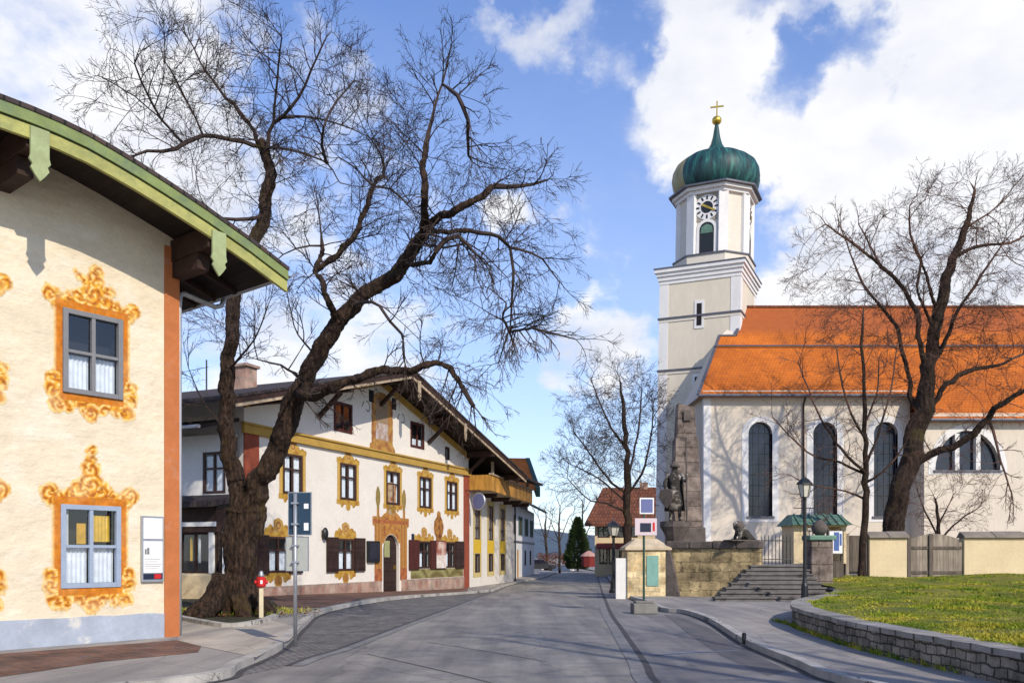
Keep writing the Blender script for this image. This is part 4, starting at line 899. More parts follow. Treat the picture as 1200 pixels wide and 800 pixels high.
def side_house():
    # rear wing whose shaded wall shows between the near house and the old tree
    F = Frame(H2.o + H2.v * .2 - H2.u * .5, H2.rz - R(90)); F.o.z = G(33)
    h = thing('rear_house', F.o, 'shaded white house with a glazed porch seen behind the old tree trunk', 'house', F.rz)
    L_ = -12; H_ = 6.2; PY = -1.7; z0 = 0
    wx, wz = F.px(251, 555); wz -= F.o.z
    mb = MB(); mb.wall([(L_, -.3), (0, -.3), (0, H_), (L_, H_)], [rect(wx, wz, 1.0, 1.5)], .15)
    for x in (L_, 0): mb.face([(x, 0, -.3), (x, .35, -.3), (x, .35, H_), (x, 0, H_)])
    mb.build('wall', M['plaster_far'], h, recalc=False)
    window(h, wx, wz, 1.08, 1.56, M['brown_frame'], .1, (.6,), (.5,), .02, [(.1, .45, .05, .9, M['curtain']), (.55, .9, .05, .9, M['curtain'])])
    r = MB(); r.hexa([(L_ - .6, -1.5, H_ - .02), (-.02, -1.5, H_ - .02), (-.02, .9, H_ + .62), (L_ - .6, .9, H_ + .62), (L_ - .6, -1.5, H_ + .12), (-.02, -1.5, H_ + .12), (-.02, .9, H_ + .76), (L_ - .6, .9, H_ + .76)]); rf = r.build('roof', M['roof_dark'], h)
    g = MB(); g.tube([(L_ - .6, -1.56, H_ + .06), (-.02, -1.56, H_ + .06)], .07, 8); g.build('gutter', M['zinc'], rf)
    ax, _ = F.px(242, 440, .6); a = MB(); a.tube([(ax, .6, H_ + .5), (ax, .6, H_ + 3.0)], .03, 6); a.tube([(ax - 1.3, .6, H_ + 2.62), (ax + .1, .6, H_ + 2.72)], .012, 5); a.build('antenna', M['metal_dark'], rf)
    PZ = 3.15; x1 = .9; x0 = -8
    b = MB(); b.box(x0, x1, PY, -.003, -.3, 1.05); b.build('porch_base', M['cream_wall'], h, bevel=.08)
    b = MB(); b.hexa([(x0, PY - .5, PZ + .2), (x1 + .2, PY - .5, PZ + .2), (x1 + .2, -.01, PZ + .6), (x0, -.01, PZ + .6), (x0, PY - .5, PZ + .4), (x1 + .2, PY - .5, PZ + .4), (x1 + .2, -.01, PZ + .8), (x0, -.01, PZ + .8)]); b.build('porch_roof', M['roof_dark'], h)
    b = MB(); b.box(x0, x1, PY - .02, -.2, 2.5, PZ + .2); b.build('porch_beam', M['dark_brown'], h)
    b = MB(); b.box(x0, x1, PY - .06, PY - .022, 2.7, 2.86); b.build('porch_sill', M['white_paint'], h)
    for px in (207, 247, 263):
        xx, _ = F.px(px, 640, PY); b = MB(); b.box(xx - .10, xx + .10, PY + .003, PY + .2, 1.052, 2.498); b.build('post', M['white_paint'], h)
    for pa, pb in ((209, 244), (250, 260.5), (266, 284)):
        a_, b_ = (F.px(q, 640, PY)[0] for q in (pa, pb))
        window(h, (a_ + b_) / 2, 1.77, b_ - a_, 1.43, M['dark_brown'], .07, (), (.5,), .02, [(.40, .47, .25, .95, M['curtain']), (.54, .61, .25, .95, M['curtain']), (.26, .33, .3, .9, M['yellow_blind'])], y=PY + .1, deep=.6)
side_house()

# ------------------------------------------------------------------ house with tall painted window bays and a balcony
HW = Frame((-2.5, 49.7, G(50)), math.atan2(0.977, 0.214))
def balcony_house():
    h = thing('balcony_house', HW.o, 'white house with yellow window bays and a honey coloured wooden balcony along the street', 'house', HW.rz)
    L_ = 12.3
    cols = [HW.px(px, 640)[0] for px in (561.5, 576.5, 588.5)]
    cols = [1.9, 5.3, 8.7]
    zs = [HW.px(562, py)[1] for py in (582, 620, 637, 660)]
    z_hi, z_sp1, z_sp0, z_lo = 5.15, 2.95, 2.1, .95
    ww = 1.15
    holes = [rect(x, (z_hi + z_sp1) / 2, ww - .08, z_hi - z_sp1 - .08) for x in cols] + [rect(x, (z_sp0 + z_lo) / 2, ww - .08, z_sp0 - z_lo - .08) for x in cols]
    mb = MB(); mb.wall([(0.01, -.4), (L_, -.4), (L_, 6.75), (0.01, 6.75)], holes, .15)
    mb.face([(L_, 0, -.4), (L_, 8, -.4), (L_, 8, 6.75), (L_, 0, 6.75)]); mb.face([(.01, 8, -.4), (L_, 8, -.4), (L_, 8, 6.75), (.01, 8, 6.75)])
    mb.build('wall', M['plaster_white'], h, recalc=False)
    wa = wb = None
    for x in cols:
        if wa is None:
            wa = window(h, x, (z_hi + z_sp1) / 2, ww, z_hi - z_sp1, M['brown_frame'], .08, (.33, .66), (.5,), .02, [(.1, .9, .05, .95, M['curtain'])])
            wb = window(h, x, (z_sp0 + z_lo) / 2, ww, z_sp0 - z_lo, M['brown_frame'], .08, (), (.5,), .02)
            fa = lambda u, v: min(box2(u, v, 0, 3.05, .95, 2.4), max(max(abs(u) - ww / 2, abs(v - (z_hi + z_sp1) / 2) - (z_hi - z_sp1) / 2), 0) if False else max(abs(u) - ww / 2 + .02, min(abs(v - (z_hi + z_sp1) / 2) - (z_hi - z_sp1) / 2 + .02, 9)) if v > 2.5 else max(abs(u) - ww / 2 + .02, abs(v - (z_sp0 + z_lo) / 2) - (z_sp0 - z_lo) / 2 + .02))
            ca = lambda u, v: (.68, .45, .04) if z_sp0 < v < z_sp1 else ((.62, .50, .22) if abs(u) < .8 else (.5, .36, .1))
            pa = paint('painted_bay', fa, ca, -1.1, 1.1, .5, 5.7, .05, h, loc=(x, 0, 0))
        else:
            dup(wa, h, (x, 0, (z_hi + z_sp1) / 2)); dup(wb, h, (x, 0, (z_sp0 + z_lo) / 2)); dup(pa, h, (x, 0, 0))
    b = MB(); b.box(-.25, L_, -1.3, -.003, 5.7, 5.86); bl = b.build('balcony', M['beam_light'], h)
    b = MB(); b.box(-.25, L_, -1.36, -1.30, 5.72, 6.62); b.box(-.31, -.25, -1.36, -.1, 5.72, 6.62); b.build('railing', M['balcony'], bl)
    b = MB(); b.box(-.34, L_, -1.42, -1.27, 6.63, 6.72); b.build('handrail', M['beam_light'], bl)
    for x in (.9, 4.4, 7.9, 11.4):
        b = MB(); b.box(x - .08, x + .08, -1.27, -1.11, 5.862, 7.5); b.build('post', M['beam_light'], bl)
    for x in (2.0, 5.5, 9.0, 11.8):
        b = MB(); b.box(x - .1, x + .1, -1.2, -.003, 5.45, 5.698); b.build('joist', M['dark_brown'], bl)
    r = MB(); r.hexa([(3.6, -2.0, 7.0), (L_ + .8, -2.0, 7.0), (L_ + .8, 8, 9.0), (3.6, 8, 9.0), (3.6, -2.0, 7.16), (L_ + .8, -2.0, 7.16), (L_ + .8, 8, 9.16), (3.6, 8, 9.16)]); r.build('roof', M['roof_dark'], h)
    d = MB(); d.tube([(L_ - .1, -.12, 5.6), (L_ - .1, -.12, 0)], .06, 8); d.build('downpipe', M['metal_dark'], h)
    # round sign hung from the corner
    x, z = HW.px(561, 587, -.75)
    s = thing('hanging_sign', HW.w(x, -.75, z), 'round blue grey sign hanging from an iron arm at the house corner under the balcony', 'sign', HW.rz)
    q = MB(); q.lathe([(.44, -.04), (.44, .04)], n=28); o = q.build('disc', M['sign_blue'], s, rot=(R(90), 0, R(62)))
    q = MB(); ring = []
    for i in range(29): a = 2 * math.pi * i / 28; ring.append((.47 * math.cos(a), .47 * math.sin(a), 0))
    q.tube(ring, .045, 6, cap=False); q.build('ring', M['metal_grey'], s, rot=(R(90), 0, R(62)))
    q = MB(); q.tube([(-.1, .78, .62), (0, 0, .62), (0, -.12, .62)], .025, 6); q.tube([(0, 0, .62), (0, 0, .46)], .015, 6); q.build('arm', M['metal_dark'], s)
balcony_house()

# ------------------------------------------------------------------ wall lamps and small signs on the gable house
def wall_bits():
    x, z = H2.px(378, 625)
    t = thing('wall_lamp', H2.w(x, 0, z), 'small black oval lamp on the white wall between two upper windows', 'lamp', H2.rz)
    t['label'] = 'small black oval wall lamp right of the blue grey traffic sign'
    q = MB(); q.blob((0, -.14, 0), (.17, .12, .27), 12, 8); q.build('shade', M['metal_dark'], t, smooth=True)
    q = MB(); q.box(-.08, .08, -.04, -.002, -.15, .15); q.build('mount', M['metal_dark'], t)
    x, z = H2.px(436, 646)
    t = thing('menu_case', H2.w(x, 0, z), 'flat black menu case on the wall left of the arched portal', 'display case', H2.rz)
    q = MB(); q.box(-.5, .5, -.14, -.002, -.5, .5); q.build('case', M['metal_dark'], t, bevel=.02)
    q = MB(); q.box(-.42, .42, -.148, -.141, -.42, .42); q.build('pane', M['lead_glass'], t)
    x, z = H2.px(483.5, 629)
    t = thing('house_number_plate', H2.w(x, 0, z), 'tiny dark plate on the white wall right of the arched portal', 'plate', H2.rz)
    q = MB(); q.box(-.12, .12, -.03, -.002, -.16, .16); q.build('plate', M['sign_dark'], t)
    q = MB(); q.box(-.14, .14, -.02, -.002, -.18, .18); q.build('backing', M['metal_grey'], t)
wall_bits()

# ------------------------------------------------------------------ far end of the street
def conifer(name, o, h, r, n, lab, rng, leaf, group=None):
    t = thing(name, o, lab, 'tree', 0, group)
    q = MB(); q.tube([(0, 0, 0), (0, 0, h * .96)], [h * .022, .03], 7); q.build('trunk', M['bark'], t)
    q = MB()
    for i in range(n):
        zf = rng.random() ** 1.15; z = h * (.06 + .93 * zf)
        rr = r * min(1, .55 + zf * 2.2) * (1 - zf) ** .75 * (.5 + .5 * rng.random() ** .3) * (1 + .35 * noise.noise(Vector((z * .9, 3 * math.cos(i * 2.399), 3 * math.sin(i * 2.399))))); a = i * 2.399 + rng.uniform(-.2, .2)
        p = Vector((rr * math.cos(a), rr * math.sin(a), z)); d = Vector((math.cos(a), math.sin(a), .8 + rng.gauss(0, .35))).normalized(); s_ = d.orthogonal().normalized() * leaf * .2
        q.face([p - s_, p + s_, p + d * leaf]); q.face([p - d.cross(s_), p + d.cross(s_), p + d * leaf])
    q.build('crown', M['conifer'], t, recalc=False)
    return t
def far_street():
    # white house with grey shutters and a green eave
    F = Frame((-.5, 64.5, G(64)), math.atan2(0.991, 0.135)); L_ = 20
    h = thing('shuttered_house', F.o, 'white house with grey shutters and a dark green eave beyond the balcony house', 'house', F.rz)
    ups = [F.px(px, 607)[0] for px in (601.5, 609.5, 616.5, 622.5)]; los = [F.px(px, 648)[0] for px in (615.5, 621.5)]
    dx = F.px(607, 655)[0]
    mb = MB(); mb.wall([(0, -.4), (L_, -.4), (L_, 6.1), (0, 6.1)], [rect(x, 4.5, 1.0, 1.5) for x in ups] + [rect(x, 1.75, 1.0, 1.3) for x in los] + [rect(dx, 1.2, 1.2, 2.5)], .15)
    for x in (0, L_): mb.face([(x, 0, -.4), (x, 9, -.4), (x, 9, 6.1), (x, 4.5, 8.6), (x, 0, 6.1)])
    mb.build('wall', M['plaster_far'], h, recalc=False)
    w0 = None
    for x in ups:
        if w0 is None:
            w0 = window(h, x, 4.5, 1.08, 1.58, M['brown_frame'], .08, (), (.5,), .02)
            for s_ in (-1, 1): q = MB(); q.box(-.3, .3, -.08, -.03, -.8, .8); q.build('shutter', M['dark_green'], w0, loc=(s_ * .85, 0, 0))
        else: dup(w0, h, (x, 0, 4.5))
    w1 = None
    for x in los:
        if w1 is None: w1 = window(h, x, 1.75, 1.08, 1.38, M['brown_frame'], .08, (), (.5,), .02, [(.1, .9, .1, .5, M['curtain'])])
        else: dup(w1, h, (x, 0, 1.75))
    q = MB(); q.box(dx - .6, dx + .6, .02, .1, -.05, 2.45); q.build('door', M['balcony'], h)
    q = MB(); q.box(0, L_, -.06, 0, 3.05, 3.2); q.build('string_course', M['slate_trim'], h)
    r = MB(); r.prism([(0, 0), (0, 0.1)] if False else [(-1.0, 0), (L_ + 1, 0), (L_ + 1, .18), (-1.0, .18)], 0, 1)
    r = MB()
    for y0, z0, y1, z1 in ((-1.15, 6.12, 4.5, 8.95), (4.5, 8.95, 10.9, 5.75)):
        r.hexa([(-1, y0, z0), (L_ + 1, y0, z0), (L_ + 1, y1, z1), (-1, y1, z1), (-1, y0, z0 + .2), (L_ + 1, y0, z0 + .2), (L_ + 1, y1, z1 + .2), (-1, y1, z1 + .2)])
    rf = r.build('roof', M['roof_dark'], h)
    s = MB(); s.hexa([(-.98, -1.12, 6.10), (L_ + .98, -1.12, 6.10), (L_ + .98, 0, 6.66), (-.98, 0, 6.66), (-.98, -1.12, 6.13), (L_ + .98, -1.12, 6.13), (L_ + .98, 0, 6.69), (-.98, 0, 6.69)]); s.build('soffit', M['dark_green'], rf)
    v = MB(); v.prism([(-1.15, 5.95), (4.5, 8.8), (4.5, 9.2), (-1.15, 6.35)], 0, .08); o = v.build('verge_board', M['dark_green'], rf, loc=(-1.09, 0, 0), rot=(0, 0, R(90)))
    # taller house with red roof behind it
    F = Frame((-.9, 79, -.35), R(8))
    h = thing('red_roofed_house', F.o, 'tall house with orange red roof and green gable edge rising behind the shuttered house', 'house', F.rz)
    mb = MB(); mb.box(-9, 2.4, 0, 9, -.3, 8.2); mb.build('wall', M['plaster_far'], h)
    r = MB(); r.hexa([(-10, -1.4, 7.9), (2.9, -1.4, 7.9), (2.9, 4.5, 11.3), (-10, 4.5, 11.3), (-10, -1.4, 8.1), (2.9, -1.4, 8.1), (2.9, 4.5, 11.5), (-10, 4.5, 11.5)])
    r.hexa([(-10, 10.4, 7.9), (2.9, 10.4, 7.9), (2.9, 4.51, 11.3), (-10, 4.51, 11.3), (-10, 10.4, 8.1), (2.9, 10.4, 8.1), (2.9, 4.51, 11.5), (-10, 4.51, 11.5)]); rf = r.build('roof', M['roof_orange'], h)
    v = MB(); v.hexa([(2.9, -1.5, 7.3), (3.3, -1.5, 7.3), (3.3, 4.5, 10.7), (2.9, 4.5, 10.7), (2.9, -1.5, 8.15), (3.3, -1.5, 8.15), (3.3, 4.5, 11.55), (2.9, 4.5, 11.55)]); v.build('gable_edge', M['dark_green'], rf)
    w_ = MB(); w_.prism([(-1.3, 7.92), (4.5, 11.28), (10.3, 7.92)], 0, .2); w_.build('gable', M['plaster_far'], h, loc=(2.4, 0, 0), rot=(0, 0, R(90)))
    # house with brown red roof at the end of the street
    Y = 80.0; z0 = -.35
    X = lambda px: (px - 600) / 1000 * Y
    Z = lambda py: CAMH + (650 - py) / 1000 * Y - z0
    o_ = Vector((X(697), Y, z0)); h = thing('shop_house', o_, 'cream house with a steep red brown tiled roof at the end of the street', 'house', R(-8))
    x0, x1 = 0, X(790) - X(697); e = Z(613)
    wl = [(X(a) - X(697), X(b) - X(697), Z(c), Z(d)) for a, b, c, d in ((701, 714, 629, 616), (717, 730, 629, 616), (734, 746, 629, 616), (703, 711, 660, 642), (714, 726, 660, 642))]
    mb = MB(); mb.wall([(0, -.3), (x1, -.3), (x1, e), (0, e)], [rect((a + b) / 2, (c + d) / 2, b - a, d - c) for a, b, c, d in wl], .15)
    mb.face([(0, 0, -.3), (0, 9, -.3), (0, 9, e), (0, 4.5, Z(571)), (0, 0, e)]); mb.build('wall', M['cream_wall'], h, recalc=False)
    for a, b, c, d in wl: window(h, (a + b) / 2, (c + d) / 2, b - a + .1, d - c + .1, M['brown_frame'], .1, (), (.5,), .02)
    r = MB(); r.hexa([(-.9, -1, e - .3), (x1, -1, e - .3), (x1, 4.5, Z(570)), (.6, 4.5, Z(570)), (-.9, -1, e - .05), (x1, -1, e - .05), (x1, 4.5, Z(570) + .25), (.6, 4.5, Z(570) + .25)]); rf = r.build('roof', M['roof_red'], h)
    c = MB(); c.box(4.2, 5.0, 4.2, 5, Z(575), Z(561)); c.build('chimney', M['brick_plinth'], rf)
    a = MB(); a.hexa([(.2, -1.6, Z(643)), (3.6, -1.6, Z(643)), (3.6, -.02, Z(637)), (.2, -.02, Z(637)), (.2, -1.6, Z(643) + .08), (3.6, -1.6, Z(643) + .08), (3.6, -.02, Z(637) + .08), (.2, -.02, Z(637) + .08)]); a.build('awning', M['cloth_red'], h)
    # bench, parasol, cars, planters
    def flat(px, py): return gp(px, py, 0)
    t = thing('bench', gp(715, 670.5), 'pale wooden bench in front of the shop at the end of the street', 'bench')
    q = MB(); q.box(-.9, .9, -.22, .22, .42, .5); q.build('seat', M['cream_post'], t)
    q = MB(); q.box(-.9, .9, .18, .25, .55, .95); q.build('backrest', M['cream_post'], t)
    for s_ in (-.75, .75): q = MB(); q.box(s_ - .04, s_ + .04, -.18, .2, 0, .418); q.build('leg', M['metal_dark'], t)
    b = gp(690, 671)
    t = thing('parasol', b, 'dark red market parasol with faded pink top at the end of the street', 'parasol')
    q = MB(); q.tube([(0, 0, 0), (0, 0, 2.5)], .035, 8); q.build('pole', M['metal_grey'], t)
    q = MB(); q.lathe([(.95, 1.85), (.9, 1.95), (.45, 2.3), (.06, 2.5)], n=8); q.build('canopy', M['cloth_pink'], t)
    q = MB(); q.lathe([(.80, .7), (.88, 1.83)], n=8); q.build('side_curtain', M['cloth_red'], t)
    for px, py, nm_, lab, mt, k in ((631, 663, 'parked_car', 'small dark car parked at the far left end of the street', 'car_dark', 1),):
        o = gp(px, py + 6); t = thing(nm_, o, lab, 'car', R(15))
        q = MB(); q.prism([(-2.0, .3), (2.0, .3), (2.05, .7), (1.9, .9), (1.1, .98), (.5, 1.45), (-.9, 1.48), (-1.6, 1.0), (-2.0, .92)], -.82, .82); q.build('body', M[mt], t, bevel=.06)
        q = MB(); q.prism([(1.0, 1.0), (.46, 1.40), (-.86, 1.42), (-1.45, 1.02)], -.84, .84); q.build('window', M['lead_glass'], t)
        for sx in (-1.25, 1.25):
            for sy in (-.8, .8): q = MB(); q.lathe([(.32, -.09), (.32, .09)], n=16); q.build('wheel', M['rubber'], t, loc=(sx, sy, .32), rot=(R(90), 0, 0))
    # low white wall, brown hedge
    a, b = gp(640, 668), gp(668, 668.5); t = thing('low_wall', (a + b) / 2, 'low white wall across the far end of the street left of the conifer', 'wall')
    L2 = (b - a).length / 2; q = MB(); q.box(-L2, L2, -.15, .15, -.1, .62); q.build('wall_body', M['plaster_far'], t); q = MB(); q.box(-L2 - .05, L2 + .05, -.2, .2, .623, .7); q.build('coping', M['cream_post'], t)
    rng = random.Random(5)
    o = gp(650, 668); o.y += 8; q = MB()
    for i in range(420):
        c = Vector((rng.uniform(-2.0, 2.2), rng.uniform(-.9, .9), rng.uniform(0.1, 2.2)));
        for k in range(4):
            n = Vector((rng.gauss(0, 1), rng.gauss(0, 1), rng.gauss(0, 1))).normalized(); u = n.orthogonal().normalized() * .12; v = n.cross(u); p = c + n * .2
            q.face([p - u, p + v, p + u])
    tag(q.build('hedge', M['hedge'], loc=o, recalc=False), 'russet brown hedge behind the low white wall down the street', 'hedge')
    o = gp(677, 669); o.z -= .1
    conifer('conifer', o, 6.7, 1.85, 4200, 'dark green cone shaped conifer standing at the far end of the street', rng, .42)
    # black iron lamp post before the pillar
    o = gp(722, 694, PAVE)
    return o
far_street()

# ------------------------------------------------------------------ church
TER = 1.28
M['clock_panel'] = pm('grey_brown_clock_panel', (0.30, 0.27, 0.22), 0.9, 0.15, 2, 0.1, 10)
M['belfry'] = pm('cream_belfry_plaster', (0.66, 0.60, 0.51), 0.92, 0.07, 0.6, 0.2, 4)
def church():
    cz = TER
    Y1 = 52.0
    X = lambda px, Y=Y1: (px - 600) / 1000 * Y
    Z = lambda py, Y=Y1: CAMH + (650 - py) / 1000 * Y
    root = thing('church', (X(825), Y1, cz), 'pale church with orange tiled roof and a tall onion domed clock tower', 'church')
    ox = X(825)
    def b(mb, name, mat, parent=root, **k): return mb.build(name, mat, parent, sub=(ox, Y1, cz) if parent is root else None, **k)
    xa, xe = X(825), X(1083, 50.2)
    eave = Z(456); Y2 = 50.2; eave2 = eave - 1.75; xr = 48.0
    LX = lambda x: x - ox
    # choir wall with three tall round headed windows (window centres in px)
    cx = [X(891), X(967), X(1038)]; zb, zt_ = Z(605), Z(494); ww = 1.46
    mb = MB()
    hs = [arch(x, zb, zt_, ww) for x in cx]
    mb.wall([(xa, cz - 1), (xe, cz - 1), (xe, eave), (xa, eave)], hs, .42, y=Y1)
    mb.face([(xa, Y1, cz - 1), (xa, Y1 + 14, cz - 1), (xa, Y1 + 14, eave), (xa, Y1, eave)])
    # nave, a little wider and with a lower eave
    sx, sz, sr = X(1134, Y2), Z(551, Y2), 1.92
    semi = [(sx - sr, sz), (sx + sr, sz)] + [(sx + sr * math.cos(math.pi * i / 16), sz + sr * 1.22 * math.sin(math.pi * i / 16)) for i in range(1, 16)]
    sx2 = sx + 9.5; semi2 = [(x + 9.5, z) for x, z in semi]
    xn = xe
    mb.wall([(xn, cz - 1), (xr, cz - 1), (xr, eave2), (xn, eave2)], [semi, semi2], .42, y=Y2)
    mb.face([(xn, Y2, cz - 1), (xn, Y1, cz - 1), (xn, Y1, eave2), (xn, Y2, eave2)])
    mb.face([(xr, Y2, cz - 1), (xr, Y1 + 14, cz - 1), (xr, Y1 + 14, eave), (xr, Y1, eave), (xr, Y2, eave2)])
    mb.face([(xa, Y1 + 14, cz - 1), (xr, Y1 + 14, cz - 1), (xr, Y1 + 14, eave), (xa, Y1 + 14, eave)])
    b(mb, 'wall', M['church_wall'], recalc=False)
    # white surrounds
    for x in cx:
        s = MB(); o = arch(x, zb - .32, zt_ + .36, ww + .78); i_ = arch(x, zb, zt_, ww)
        s.wall(o, [list(i_)], .0, y=Y1 - .025); n = len(o)
        for k in range(n):
            (x0, z0), (x1, z1) = o[k], o[(k + 1) % n]; s.face([(x0, Y1 - .025, z0), (x1, Y1 - .025, z1), (x1, Y1, z1), (x0, Y1, z0)])
        for k in range(len(i_)):
            (x0, z0), (x1, z1) = i_[k], i_[(k + 1) % len(i_)]; s.face([(x0, Y1 - .025, z0), (x1, Y1 - .025, z1), (x1, Y1 + .3, z1), (x0, Y1 + .3, z0)])
        wn = b(s, 'window', M['church_white'], recalc=False)
        g = MB(); g.prism(arch(x, zb, zt_, ww), Y1 + .32, Y1 + .36); gl = g.build('pane', M['lead_glass'], wn, sub=(ox, Y1, cz))
        l = MB()
        for q in range(1, 4): xx = x - ww / 2 + ww * q / 4; l.box(xx - .012, xx + .012, Y1 + .30, Y1 + .318, zb, zt_ - .15)
        for q in range(1, 9): zz = zb + (zt_ - zb) * q / 9; l.box(x - ww / 2 + .02, x + ww / 2 - .02, Y1 + .296, Y1 + .316, zz - .014, zz + .014)
        l.build('glazing_bars', M['metal_dark'], wn, sub=(ox, Y1, cz))
        l = MB(); l.box(x - ww / 2 - .1, x + ww / 2 + .1, Y1 - .12, Y1 + .3, zb - .1, zb + .02); l.build('sill', M['slate_trim'], wn, sub=(ox, Y1, cz))
    for dx in (0, 9.5):
        s = MB(); o = [(sx + dx - sr - .4, sz - .22), (sx + dx + sr + .4, sz - .22)] + [(sx + dx + (sr + .4) * math.cos(math.pi * i / 16), sz + (sr * 1.22 + .42) * math.sin(math.pi * i / 16)) for i in range(0, 17)]
        i_ = [(x + dx, z) for x, z in semi]
        s.wall(o, [i_], 0, y=Y2 - .025)
        for k in range(len(i_)):
            (x0, z0), (x1, z1) = i_[k], i_[(k + 1) % len(i_)]; s.face([(x0, Y2 - .025, z0), (x1, Y2 - .025, z1), (x1, Y2 + .3, z1), (x0, Y2 + .3, z0)])
        wn = b(s, 'window', M['church_white'], recalc=False)
        g = MB(); g.prism(i_, Y2 + .32, Y2 + .36); g.build('pane', M['lead_glass'], wn, sub=(ox, Y1, cz))
        g = MB()
        for q in (-.62, .62): g.box(sx + dx + q - .13, sx + dx + q + .13, Y2 - .01, Y2 + .31, sz, sz + sr * 1.13)
        g.build('mullion', M['church_white'], wn, sub=(ox, Y1, cz))
        g = MB(); g.box(sx + dx - sr - .1, sx + dx + sr + .1, Y2 - .12, Y2 + .3, sz - .1, sz + .02); g.build('sill', M['slate_trim'], wn, sub=(ox, Y1, cz))
    q = MB(); q.box(xa - .03, xa + .42, Y1 - .03, Y1, cz - 1, eave - .5); q.box(xa - .03, xa, Y1, Y1 + .4, cz - 1, eave - .5); b(q, 'corner_strip', M['church_white'])
    q = MB(); q.box(xa - .12, xe, Y1 - .16, Y1, eave - .55, eave - .1); b(q, 'eave_moulding', M['church_wall'])
    q = MB(); q.box(xn, xr, Y2 - .16, Y2, eave2 - .5, eave2 - .1); b(q, 'eave_moulding', M['church_wall'])
    # roof: 45 degrees, lower ridge near the tower, main ridge behind
    ZP = lambda t: eave + t
    ridge = 7.0
    e0 = -.45
    def P(x, t): return Vector((x, Y1 + t, ZP(t)))
    A0 = P(xa - .45, e0); t1 = 4.35; A1 = Vector((X(843, Y1 + t1), Y1 + t1, ZP(t1))); A2 = Vector((X(862, Y1 + t1), Y1 + t1, ZP(t1))); t2 = ridge; A3 = Vector((X(873, Y1 + t2), Y1 + t2, ZP(t2)))
    en = -1.75 - .45
    poly = [A0, Vector((xn - .3, Y1 + e0, ZP(e0))), Vector((xn - .3, Y1 + en, ZP(en))), Vector((xr + .5, Y1 + en, ZP(en))), Vector((xr + .5, Y1 + t2, ZP(t2))), A3, A2, A1]
    dn = Vector((0, .12, -.12))
    r = MB(); nP = len(poly); vb = 0
    r.v = [tuple(p) for p in poly] + [tuple(p + dn) for p in poly]
    for t in tessellate_polygon([[Vector((p.x, p.z, 0)) for p in poly]]):
        r.f.append(tuple(t)); r.m.append(0); r.f.append(tuple(nP + i for i in reversed(t))); r.m.append(0)
    for i in range(nP): j = (i + 1) % nP; r.f.append((i, j, nP + j, nP + i)); r.m.append(0)
    # back slope
    rf = b(r, 'roof', M['roof_orange'])
    k = MB(); k.face([A3 + Vector((0, .05, -.05)), Vector((xr + .5, Y1 + t2 + .05, ZP(t2) - .05)), Vector((xr + .5, Y1 + 14.6, eave - .3)), Vector((A3.x, Y1 + 14.6, eave - .3))]); k.build('rear_slope', M['roof_orange'], rf, sub=(ox, Y1, cz), recalc=False)
    k = MB(); k.face([A0 + dn, A1 + dn, A2 + dn, A3 + dn, Vector((A3.x, Y1 + 13, eave)), Vector((xa, Y1 + 13, eave))]); k.build('gable', M['church_wall'], rf, sub=(ox, Y1, cz), recalc=False)
    g = MB()
    for a, c in ((A0, A1), (A1, A2), (A2, A3)): g.beam(a + Vector((0, 0, .05)), c + Vector((0, 0, .05)), .18, .1)
    g.build('verge_flashing', M['slate_trim'], rf, sub=(ox, Y1, cz))
    g = MB(); g.tube([A3 + Vector((0, 0, .05)), Vector((xr + .5, Y1 + t2, ZP(t2) + .05))], .11, 8); g.build('ridge_tiles', M['roof_red'], rf, sub=(ox, Y1, cz))
    for tt in (3.35,):
        g = MB(); g.tube([P(A1.x - .6, tt) + Vector((0, -.1, .1)), P(xr, tt) + Vector((0, -.1, .1))], .055, 6); g.build('snow_guard', M['slate_trim'], rf, sub=(ox, Y1, cz))
    g = MB(); g.tube([A0 + Vector((0, -.08, -.02)), Vector((xn - .3, Y1 + e0 - .08, ZP(e0) - .02))], .10, 8); g.tube([Vector((xn - .3, Y1 + en - .08, ZP(en) - .02)), Vector((xr, Y1 + en - .08, ZP(en) - .02))], .10, 8); b(g, 'gutter', M['slate_trim'])
    g = MB(); xd = X(941); g.tube([(xd, Y1 - .5, eave - .5), (xd, Y1 - .1, eave - .9), (xd, Y1 - .09, eave - 1.4), (xd, Y1 - .09, cz)], .06, 8); b(g, 'downpipe', M['dark_brown'])
    # ---------------- tower (local frame, leans a degree like the photograph's)
    th = R(-26); w_ = 5.5; hw = w_ / 2
    near = Vector((14.93, 57.0, 0)); ux, vy = Vector((math.cos(th), math.sin(th), 0)), Vector((-math.sin(th), math.cos(th), 0))
    cen = near - ux * hw + vy * hw
    tw = MB()
    zc = lambda py: CAMH + (650 - py) / 1000 * 57.0 - cz
    ztop = zc(306)
    tw.box(-hw, hw, -hw, hw, -1, ztop)
    t = tw.build('tower', M['tower_wall'], root, loc=(cen.x - ox, cen.y - Y1, 0), rot=(0, R(1.0), th))
    # corner strips and string courses
    for sx_ in (-1, 1):
        for sy in (-1, 1):
            q = MB(); x0, x1 = sorted((sx_ * (hw + .03), sx_ * (hw - .62))); y0, y1 = sorted((sy * (hw + .03), sy * (hw - .62))); q.box(x0, x1, y0, y1, -1, ztop - .02); q.build('corner_strip', M['church_white'], t)
    for py in (364, 427):
        z = zc(py); q = MB(); q.box(-hw - .11, hw + .11, -hw - .11, hw + .11, z - .06, z + .06); q.build('string_course', M['slate_trim'], t)
        q = MB(); q.box(-hw - .05, hw + .05, -hw - .05, hw + .05, z - .26, z - .063); q.build('white_band', M['belfry'], t)
